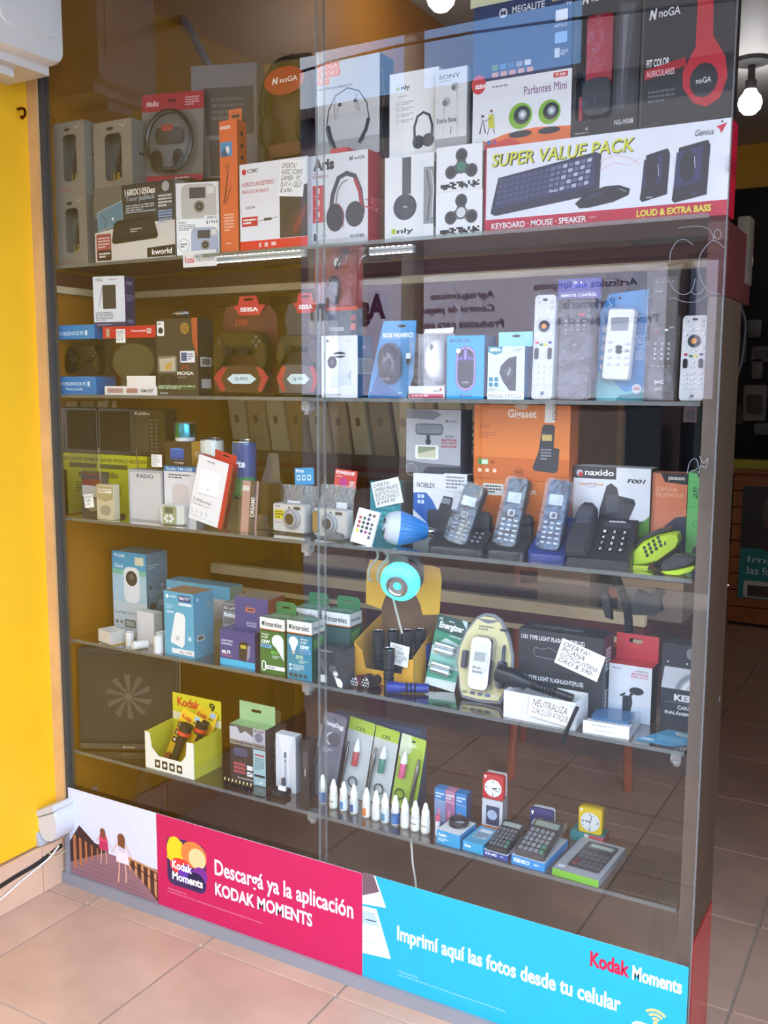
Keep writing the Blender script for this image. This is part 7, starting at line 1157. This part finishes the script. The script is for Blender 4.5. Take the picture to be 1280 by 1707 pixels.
a = Art(bw,(0,D_,0),(W_,0,0),(0,0,.178),(0,-1,0)); a.T('Kodak',.10,.06,.58,.2,'#d0382a',.04); a.T('9',.76,.05,.88,.19,'#2a2a1e',.03); a.rect(0,.30,1,.42,'#e6e2c0')
M0 = t.matrix_world
for i, (dx, dy, tl, lab) in enumerate(((.028,.034,15,'front yellow torch blister leaning in the white and yellow carton'),(.060,.066,12,'rear yellow torch blister leaning in the white and yellow carton'))):
    b = empty('torch_blister',lab,'blister pack',M0 @ Matrix.Translation((dx,dy,.008)) @ Matrix.Rotation(math.radians(-16),4,'X') @ Matrix.Rotation(math.radians(tl),4,'Y'),'yellow torch blisters'); w, h = .074, .16
    MB('#e0b022').slab(0,0,w,h,0,.0015,.004).build('backing_card','card',b); a = Art(b,(0,0,0),(w,0,0),(0,0,h),(0,-1,0)); a.rect(0,.0,1,.2,'#e8c02a'); a.T('Kodak',.10,.09,.58,.17,'#c8342a',.04); a.T('MAX',.66,.11,.88,.16,'#3a2a1a',.02); a.rr(.66,.02,.92,.1,'#9ab8d0',.2); a.rect(.0,.9,1,1,'#d84a1e')
    for k in range(3): a.rect(.04,.24+.13*k,.26,.34+.13*k,'#2a261c'); a.ell(.15,.29+.13*k,.06,None,'#d8d4c4')
    MB('#201e1d').lathe([(0,0),(.010,.002),(.011,.06),(.013,.075),(.017,.09),(.018,.115),(0,.116)],16,M=Matrix.Translation((w*.62,-.017,h*.10))).build('torch_barrel','rubber',b); MB('#d8402a').lathe([(.0172,.085),(.0188,.087),(.0188,.094),(.0172,.096)],18,M=Matrix.Translation((w*.62,-.017,h*.10))).build('torch_ring','gloss',b)
    MB('#8a3a2a').slab(w*.10,h*.05,w*.34,h*.22,-.012,-.001,.004,ch=.002).build('batteries','gloss',b); MB().slab(w*.05,h*.02,w*.97,h*.80,-.036,-.0006,.012,ch=.010).build('clear_dome','blister',b)
# notebook adapter box
p = carton('notebook_adapter_box','dark notebook power adapter box with a light green hang flap','box',(384,1292),(443,1302),1206,y=.075,zb=Z5,depth=.045,rz=1,front='#2b2522',side='#3a332c',topc='#8fae84'); w, h, d = p.w, p.h, p.d
a = front(p); a.rect(0,0,.66,.26,'#55555a'); a.poly([(0,.05),(.2,.03),(.3,.14),(.45,.08),(.66,.16),(.66,.26),(0,.26)],'#b8bac4'); a.rect(.66,0,1,.26,'#a8a8b4'); a.ell(.82,.15,.11,None,'#6e6e80'); a.rect(0,.26,1,.345,'#8a8680'); a.T('Notebook Power Adapter',.03,.265,.97,.335,'#1d1a18',.02); a.T('MY-120W',.70,.02,.96,.06,'#333',.02); a.rr(.10,.40,.5,.54,'#4a4a6a',.3); a.rect(.66,.36,1,.99,'#9cc0c4'); a.rect(.70,.44,.96,.47,'#b03a4a'); a.fine(.70,.50,.96,.72,6,'#5a7a80',3); a.rect(.68,.80,.98,.84,'#2a2a2a'); a.T('COMI',.74,.91,.92,.96,'#e8f4f4')
for k in range(3): a.rect(.10,.66+.07*k,.44,.71+.07*k,'#a84a52'); 
a.rect(.48,.68,.64,.76,'#e8e8ea'); a.rect(.48,.79,.64,.87,'#e8e8ea'); a.line([(.5,.84),(.62,.80)],.002,'#222'); a.T('Move into the future',.22,.90,.64,.945,'#d8d4ce')
rside(p).T('POWER ADAPTER',.1,.45,2.0,.58,'#c8beb0',.0,0,-90)
MB('#9cc08e').plate([(0,h),(w,h),(w*1.0,h+.048),(0,h+.05)],d-.002,d-.001,[rrect(w*.34,h+.024,w*.62,h+.032,.003)]).build('hang_flap','card',p.o,0); ptop(p).rect(0,0,1,1,'#98bc8a')
o = MB('#6e5f4c').slab(0,0,.052,.16,0,.0015,.005).build('brown_card','card'); q = at(437,1290,.18); o.matrix_world = frame(Vector((q.x,.185,Z5+.0003)),(1,0,0),4); tag(o,'plain brown card leaning behind the green-flapped adapter box','card')
for k in range(8):
    q = at(373+6.2*k,1306+1.6*k,.035); o = MB('#1f1c1a').lathe([(0,0),(.0038,0),(.0038,.010),(.002,.0105),(.002,.013)],10).lathe([(.0022,.013),(.0022,.020),(.0016,.021),(0,.021)],10,col='#d8cf9a').build('adapter_tip','metal'); o.location = (q.x,.04,Z5+.0004); tag(o,ORD[k]+' small adapter plug tip from the left before the notebook adapter box','plug','adapter plug tips in a row')
p = carton('pen_box','slim white pen device box','box',(460,1301),(493,1307),1222,y=.085,zb=Z5,depth=.028,front='#cfd3d8',side='#b0b4ba',topc='#e0e2e4'); a = front(p); a.poly([(.12,0),(.88,0),(.62,.42),(.70,1),(.24,1),(.36,.42)],'#dfe4ea'); a.rect(.40,.36,.56,.9,'#b0bac6'); a.rr(.42,.30,.54,.40,'#5a6470',.3); a.ell(.48,.46,.04,None,'#44505c')
o = MB('#26262a').slab(-.012,0,.03,.018,0,.03,.006,ch=.004).slab(.018,.012,.026,.05,.004,.012,.002,col='#55555a').slab(.012,.02,.034,.032,.0,.004,.001,col='#e2e2e4').build('small_pen_stand','plastic'); q = at(455,1312,.04); o.location = (q.x,.045,Z5+.0004); tag(o,'small black pen stand with white tag before the slim white box','stand')
p = carton('dark_slim_box','narrow black vaporizer box','box',(502,1310),(515,1311),1232,y=.075,zb=Z5,depth=.03,front='#2e2a2a',side='#262222'); a = front(p); a.rr(.2,.2,.8,.5,'#4a4646',.2); a.line([(.5,.5),(.5,.62)],.002,'#ddd')
# dark blue pen pack
def card(name, lab, px0, px1, py, top, y, col, rot, lean=7, group=None, dw=1.):
    p = carton(name,lab,'blister pack',(px0,py),(px1,py),top,y=y,zb=Z5,depth=.02,lean=lean,body=False,group=group); p.o.matrix_world = Matrix.Translation((0,0,p.w*math.sin(math.radians(rot))+.0005)) @ p.o.matrix_world @ Matrix.Rotation(math.radians(rot),4,'Y')
    MB(col).plate(rrect(0,0,p.w,p.h,.006),0,.0015,[ellp(p.w*.5,p.h*.93,p.w*.09,p.h*.014,10)]).build('backing_card','card',p.o,0); return p
p = card('pen_blister','slate blue pen pack with white script beside the pane seam',518,556,1312,1184,.10,'#646878',7); w, h = p.w, p.h; a = front(p); a.T('SnoopDogg',.12,.10,.92,.17,'#e4e6ee',.03,.1); a.ell(.62,.30,.26,.085,'#4a4c5a'); a.ring(.5,.30,.22,.003,'#d8dae4',a0=100,a1=260); a.fine(.2,.42,.6,.48,2,'#b8bcc8',3)
MB('#1d1e22').tube([(w*.0,-.008,h*.12),(w*.06,-.008,h*.75)],.005,8).build('pen','gloss',p.o); MB('#8a8a90').tube([(w*.06,-.008,h*.58),(w*.08,-.008,h*.85)],.0048,8).build('pen_tip','metal',p.o); MB().slab(w*.02,h*.04,w*.9,h*.8,-.018,-.0004,.006,ch=.006).build('clear_dome','blister',p.o)
# pen packs
def penpack(lab, px0, px1, py, top, y, col, head, txt, liq, penx, bx):
    p = card('pen_blister',lab,px0,px1,py,top,y,col,6,group='electronic pen packs'); w, h = p.w, p.h; a = front(p)
    a.rect(0,0,1,.16,head) if txt == 'CE5' else a.poly([(0,0),(.4,0),(.5,.2),(.2,.34),(0,.3)],'#d4e2c0'); a.T(txt,.30,.10,.66,.145,'#2c4a22' if txt == 'CE5' else '#eef4e2',.02)
    MB('#9a9ca2').lathe([(0,0),(.0048,0),(.0048,.075),(.0052,.078),(.0052,.095),(.0036,.10),(.0030,.118),(0,.12)],12,M=Matrix.Translation((w*penx,-.008,h*.08)) @ Matrix.Rotation(math.radians(2),4,'Y')).build('pen','metal',p.o)
    MB('#e6e8ea').lathe([(.0085,.052),(.0085,.062),(.0065,.068),(.003,.082),(0,.083)],14,M=Matrix.Translation((w*bx,-.010,h*.34))).build('bottle_cap','plastic',p.o); MB(liq).lathe([(0,.016),(.0082,.016),(.0082,.050),(.007,.052)],14,M=Matrix.Translation((w*bx,-.010,h*.34))).build('bottle','gloss',p.o)
    MB('#33353a').tube([(w*bx+.012*math.cos(k*.42),-.006,h*.20+.012*math.sin(k*.42)) for k in range(15)],.0016,5,close=True).build('charger_cable','rubber',p.o)
    MB().slab(w*.04,h*.03,w*.96,h*.84,-.024,-.0004,.008,ch=.008).build('clear_dome','blister',p.o); return p
penpack('green-headed pen pack with a red liquid bottle',564,606,1328,1194,.135,'#cfd8d6','#a9c43c','CE5','#a8323a',.10,.52)
penpack('green-headed pen pack with a green liquid bottle',608,647,1334,1208,.135,'#cfd8d6','#a9c43c','CE5','#2a7a68',.12,.55)
penpack('all green pen pack with a pink liquid bottle',651,692,1336,1222,.135,'#a8c444','#a8c444','LOGIC','#c84a78',.82,.32)
o = carton('blue_backing_box','large flat dark blue box standing behind the pen packs','box',(556,1318),(700,1335),1188,y=.185,zb=Z5,depth=.03,front='#3a5578',side='#4a5a72',topc='#46607e'); a = front(o); a.rect(.0,.05,.12,.2,'#2a86b0')
# dropper bottles
def dropper(px, py, lab, band, art):
    q = atz(px,py,Z5); q.y = max(.034,q.y); q = Vector((at(px,py,q.y).x,q.y,Z5)); r = .0105
    t = empty('dropper_bottle',lab,'bottle',Matrix.Translation((q.x,q.y,Z5+.0003)),'white-capped dropper bottles')
    MB('#d3d3cc').lathe([(0,0),(r*.9,0),(r,.002),(r,.036),(r*.9,.0395),(r*.7,.041)],20).build('bottle_body','gloss',t); MB(band).lathe([(r+.0003,.004),(r+.0003,.030)],22).build('label','card',t); MB('#eef0f0').lathe([(0,.0405),(r*.86,.0405),(r*.86,.052),(r*.62,.057),(r*.40,.068),(r*.22,.071),(0,.0715)],18).build('cap','plastic',t)
    A = Art(t,(0,0,0),(r*math.pi,0,0),(0,0,.026),(0,-1,0),'label_print',step=2e-5); A.mapf = lambda u, v, l: Vector((math.sin((u-.5)*math.pi)*(r+.0004+l),-math.cos((u-.5)*math.pi)*(r+.0004+l),.004+.026*(1-v))); art(A)
def L1(c, txt): 
    def f_(A): A.T(txt,.22,.32,.72,.48,c,.02,.2); A.ell(.4,.78,.1,.1,'#c8c832')
    return f_
def L2(c, d='#e8ecf0'):
    def f_(A): strip(A,.25,.22,.62,.95,c,6); A.ell(.5,.7,.10,.14,d); A.fine(.3,.08,.7,.16,1,'#888',1)
    return f_
for px, py, lab, band, art in ((538,1338,'dropper bottle with blue label hidden by the pane seam','#2a5a94',L2('#6a8ab8')),(556,1346,'dropper bottle with pale yellow script label right of the seam','#dcdccc',L1('#555','Pear')),(573,1350,'dropper bottle with a blue mountain label','#d8dee4',L2('#4a7ab0')),(590,1355,'dropper bottle with a dark blue striped label','#d0d8e0',L2('#1f4a8a')),(611,1361,'dropper bottle with an orange sunset label','#e4e0da',L2('#d07a2a','#5a2a1a')),(627,1366,'dropper bottle with a white label and red edge','#e6e6e6',L2('#dadade','#a83a3a')),(642,1370,'dropper bottle with a grey and blue label','#cfd8e0',L2('#5a8aa8','#2a2a30')),(659,1374,'dropper bottle with a deep blue label and white wave','#2a5f9c',L2('#3a72b0','#eef4fa')),(675,1379,'dropper bottle with a white label and orange fruit','#e4e4e0',L2('#e0e0dc','#d89a2a')),(692,1384,'dropper bottle with white script label, second from the last','#e2e2da',L1('#555','Mate')),(709,1388,'dropper bottle with lemon label, last of the row','#e2e2d6',L1('#444','Lemon'))): dropper(px,py,lab,band,art)
# three upright small boxes and vial
for k, (x0, x1, c, lab) in enumerate(((724,742,'#3f7fb4','left blue one of the three small upright boxes'),(742,758,'#b87a98','pink small upright box between two blue ones'),(759,777,'#3278b8','right blue one of the three small upright boxes'))):
    p = carton('small_upright_box',lab+' behind the dropper row','box',(x0,1352+4*k),(x1,1355+4*k),1313+4*k,y=.125,zb=Z5,depth=.026,front=c,side='#3a4a72',topc=c,group='three small upright boxes'); a = front(p); a.line([(0,.32),(1,.36)],.001,'#d8e4f0'); a.rect(0,.36,1,.95,'#8a9ac0' if k == 0 else '#a86a90' if k == 1 else '#3a86c4'); a.fine(.1,.1,.9,.28,2,'#cfe0ee',k); a.ell(.4,.7,.15,.12,'#d88ab0')
o = MB('#d8cfd4').lathe([(0,0),(.006,0),(.006,.034),(.0062,.034),(.0062,.046),(.004,.048),(0,.048)],14,cols=['#d8d8dc','#e2e2e6','#c8a8b0','#c85a72','#c85a72','#c85a72','#c85a72']).build('lip_vial','gloss'); q = at(728,1378,.06); o.location = (q.x,.065,Z5+.0003); tag(o,'small white vial with red cap before the three small boxes','vial')
# measuring tape box
kb_ = carton('loop_box','blue calculator carton with a coiled black cord on top','box',(728,1399),(766,1411),1382,y=.03,zb=Z5,depth=.075,rz=-4,front='#2a93c8',side='#2578aa',topc='#d8dadc'); a = front(kb_); a.T('Kenko',.08,.2,.42,.42,'#fff',.03); a.fine(.08,.56,.5,.8,2,'#cfe8f6',3)
o = MB('#3a3438').tube([(.020*math.cos(k*.4),.020*math.sin(k*.4),.002+.003*(k//16)+.004*math.sin(k*.2)) for k in range(48)],.0026,6).build('cord_coil','rubber'); o.location = (kb_.o.location.x+.035,kb_.o.location.y+.04,kb_.top+.003); tag(o,'coiled black cord lying on the blue calculator carton','cord')
# clocks
def clock(lab, A, B, top, y, z, col, rim, h1, m1, rz=2):
    p = carton('alarm_clock',lab,'clock',A,B,top,y=y,zb=z,depth=.026,rz=rz,body=False,group='square alarm clocks'); w, h = p.w, p.h
    MB(col).slab(0,0,w,h,0,.012,.006,ch=.002).build('front_case','gloss',p.o); MB(rim).slab(.001,.0005,w-.001,h-.001,.012,.026,.006).build('back_case','plastic',p.o); MB('#e4e4e0').plate(ellp(w*.5,h*.46,w*.40,w*.40,28),-.0008,.001).build('dial','card',p.o,0)
    a = Art(p.o,(0,-.0009,0),(w,0,0),(0,0,h),(0,-1,0)); a.poly([(.07,.07),(.2,.07),(.13,.2)],'#f0f0ee'); r_ = .31
    for k in range(12): an = math.radians(90-30*k); s = .055 if k % 3 == 0 else .022; u, v = .5+r_*math.cos(an), .54-r_*math.sin(an)*w/h; a.T(str(k or 12),u-s*.8,v-s,u+s*.8,v+s,'#3a3a3a') if k % 3 == 0 else a.rect(u-.012,v-.012,u+.012,v+.012,'#777')
    for an, L, wd, c in ((h1,.20,.0022,'#222'),(m1,.29,.0015,'#222'),(180,.24,.0008,'#c02a2a')): q = math.radians(90-an); a.line([(.5,.54),(.5+L*math.cos(q),.54-L*math.sin(q)*w/h)],wd,c)
    a.ell(.5,.54,.03,None,'#222'); return p
rc0 = carton('clock_box','grey and orange clock carton under the red clock','box',(803,1366),(837,1373),1330,y=.135,zb=Z5,depth=.03,front='#c2c4ca',side='#8a8a8e',topc='#b8b8bc'); a = front(rc0); a.rect(0,.80,1,1,'#d8702a'); a.rect(.2,.18,.85,.76,'#3a3f5a'); a.ell(.5,.45,.24,None,'#a8b4cc'); a.line([(.5,.45),(.62,.36)],.001,'#334')
clock('red square alarm clock standing on its carton',(804,1330),(839,1336),1288,.137,rc0.top+.0005,'#b8202e','#d8d4d0',80,115)
clock('blue square alarm clock behind the black calculators',(882,1380),(920,1386),1346,.15,Z5+.001,'#33386e','#c9c9d2',45,60)
yc0 = carton('clock_box','teal and red clock carton under the yellow clock','box',(950,1404),(1005,1412),1384,y=.198,zb=Z5,depth=.045,front='#2f8f94',side='#b04a50',topc='#3a8f90'); a = front(yc0); a.rect(.5,0,1,1,'#b8525c'); a.rect(.42,0,.56,1,'#d8d4d4')
clock('yellow square alarm clock on the teal and red carton',(963,1390),(1003,1394),1343,.202,yc0.top+.0005,'#e2c022','#c8a81c',280,15)
# calculators
def calc(lab, A, B, top, y, D_, boxc, body, keycol, txt, dome=False, slope=14):
    p = carton('calculator_pack',lab,'calculator',A,B,top,y=y,zb=Z5,depth=D_,rz=-3,front=boxc,side=boxc,topc='#c9ccd0',group='calculators on the lowest shelf'); w, h = p.w, p.h
    a = front(p); a.T(txt,.08,.25,.55,.7,'#eef4fa',.03); a.fine(.68,.35,.92,.6,1,'#cfe0f0',2)
    S = Matrix.Translation((0,.004,h+.0004)) @ Matrix.Rotation(math.radians(slope),4,'X') @ Matrix(((1,0,0,0),(0,0,1,0),(0,-1,0,0),(0,0,0,1)))   # x,z plane laid flat, face up
    L = D_*.94; MB(body).slab(w*.05,0,w*.95,L,-.010,.0,.005,ch=.003,M=S).build('calculator_body','plastic',p.o); MB('#8f9a92').slab(w*.14,L*.78,w*.86,L*.92,-.0108,-.009,.002,M=S).build('display','gloss',p.o)
    for r in range(5):
        for c in range(5): MB(keycol if (r,c) not in ((0,4),(1,4)) else '#4a8a72').slab(w*(.13+.155*c),L*(.08+.13*r),w*(.235+.155*c),L*(.165+.13*r),-.0122,-.009,.002,M=S).build('key','rubber',p.o)
    if dome: MB().slab(w*.0,-.001,w,L*1.04,-.018,.0,.006,ch=.004,M=S).build('clear_dome','pane',p.o)
    return p
p = carton('calculator_carton','small light blue calculator carton lying flat','box',(771,1414),(805,1423),1400,y=.03,zb=Z5,depth=.085,rz=-3,front='#2d9ac8',side='#2a80a8',topc='#4a9cc0'); a = front(p); a.T('Kenko',.1,.3,.4,.6,'#fff',.02); a = ptop(p); a.rr(.15,.1,.85,.7,'#9fb4c0',.1); a.rect(.22,.16,.78,.3,'#d8e4e8'); a.fine(.2,.36,.8,.66,4,'#4a6070',3)
calc('black desk calculator with green keys on a navy carton',(806,1424),(846,1433),1416,.03,.105,'#2b3f8a','#2a2b30','#6a6c74','KK-402')
calc('clear-wrapped scientific calculator on a blue carton',(852,1444),(907,1459),1424,.026,.13,'#2a86c4','#3a3b40','#8a8c94','KENKO',True)
p = carton('calculator_carton','grey calculator carton with a bright green front edge','box',(920,1466),(997,1486),1446,y=.024,zb=Z5,depth=.168,rz=-3,front='#6fae34',side='#8a8c90',topc='#9a9da4'); w, d = p.w, p.d
a = ptop(p); a.rr(.20,.06,.90,.84,'#3f4046',.08) ; a.rr(.28,.09,.84,.24,'#6a6c72',.1); a.rect(.32,.12,.80,.20,'#a8b8a8')
for r in range(4):
    for c in range(5): a.rr(.26+.125*c,.36+.11*r,.355+.125*c,.43+.11*r,'#8a3a44' if (c == 0 and r > 1) else '#5c5e66',.2); a.L -= 1
a.L += 2; a.rr(.06,.86,.2,.93,'#d8d8dc',.3)
# hanging white lead and plastic bags under the lowest shelf
o = MB('#d8d4cc').tube(spline([at(685,1398,.06),at(688,1440,.07),at(693,1480,.08),at(690,1560,.09)],5),.0025,6).build('white_lead','rubber'); tag(o,'thin white lead hanging below the lowest shelf','cable')
def bag(lab, px, py, y, w, h, seed, z=None):
    R = random.Random(seed); q = at(px,py,y); n = 8; vs = [((c/n-.5)*w*(1-.3*(r/n)),.05*math.sin(c*.9+seed)*.4+.02*R.random(),h*(r/n)*(.8+.3*math.sin(c*1.3+seed))) for r in range(n+1) for c in range(n+1)]
    o = MB().add(vs,[(r*(n+1)+c,r*(n+1)+c+1,(r+1)*(n+1)+c+1,(r+1)*(n+1)+c) for r in range(n) for c in range(n)]).build('plastic_bag','bag',None,60); o.location = (q.x,y,.002 if z is None else z); tag(o,lab,'plastic bag','crumpled plastic bags')
bag('crumpled clear plastic bag on the floor behind the beach photo sticker',240,1345,.12,.2,.30,3); bag('crumpled clear plastic bag on the floor behind the turquoise sticker',1105,1560,.1,.10,.36,5)
# scribbles on the outside of the glass
for k, (lab, loops) in enumerate((('large white looping scribble on the glass in front of the last remotes', [[(1116,439),(1118,420),(1128,403),(1141,399),(1155,408)],[(1114,464),(1122,481),(1137,491),(1152,485),(1159,464)],[(1207,413),(1189,401),(1171,418),(1164,439),(1169,467),(1181,485),(1202,491)],[(1130,380),(1160,377),(1180,381),(1189,395),(1188,402)],[(1080,495),(1088,493),(1093,480)],[(1152,485),(1158,491),(1168,488),(1175,478)],[(1190,391),(1193,384),(1198,383),(1202,390),(1199,398),(1193,397),(1190,391)],[(1124,497),(1140,503),(1160,503),(1178,492)]]), ('small white tangled scribble on the glass above the slimline phone boxes', [[(1145,790),(1150,770),(1160,765),(1163,780),(1150,786)],[(1166,760),(1172,772),(1180,764),(1176,780),(1168,776),(1164,790)]]))):
    g = empty('glass_scribble', lab, 'scribble', Matrix.Translation(at(*loops[0][0], -.0092)))
    for L in loops: MB('#8d9198').tube([q-g.matrix_world.translation for q in spline([at(a, b, -.0092) for a, b in L], 6)], .0006, 4).build('stroke', 'matte', g)
finish_art()
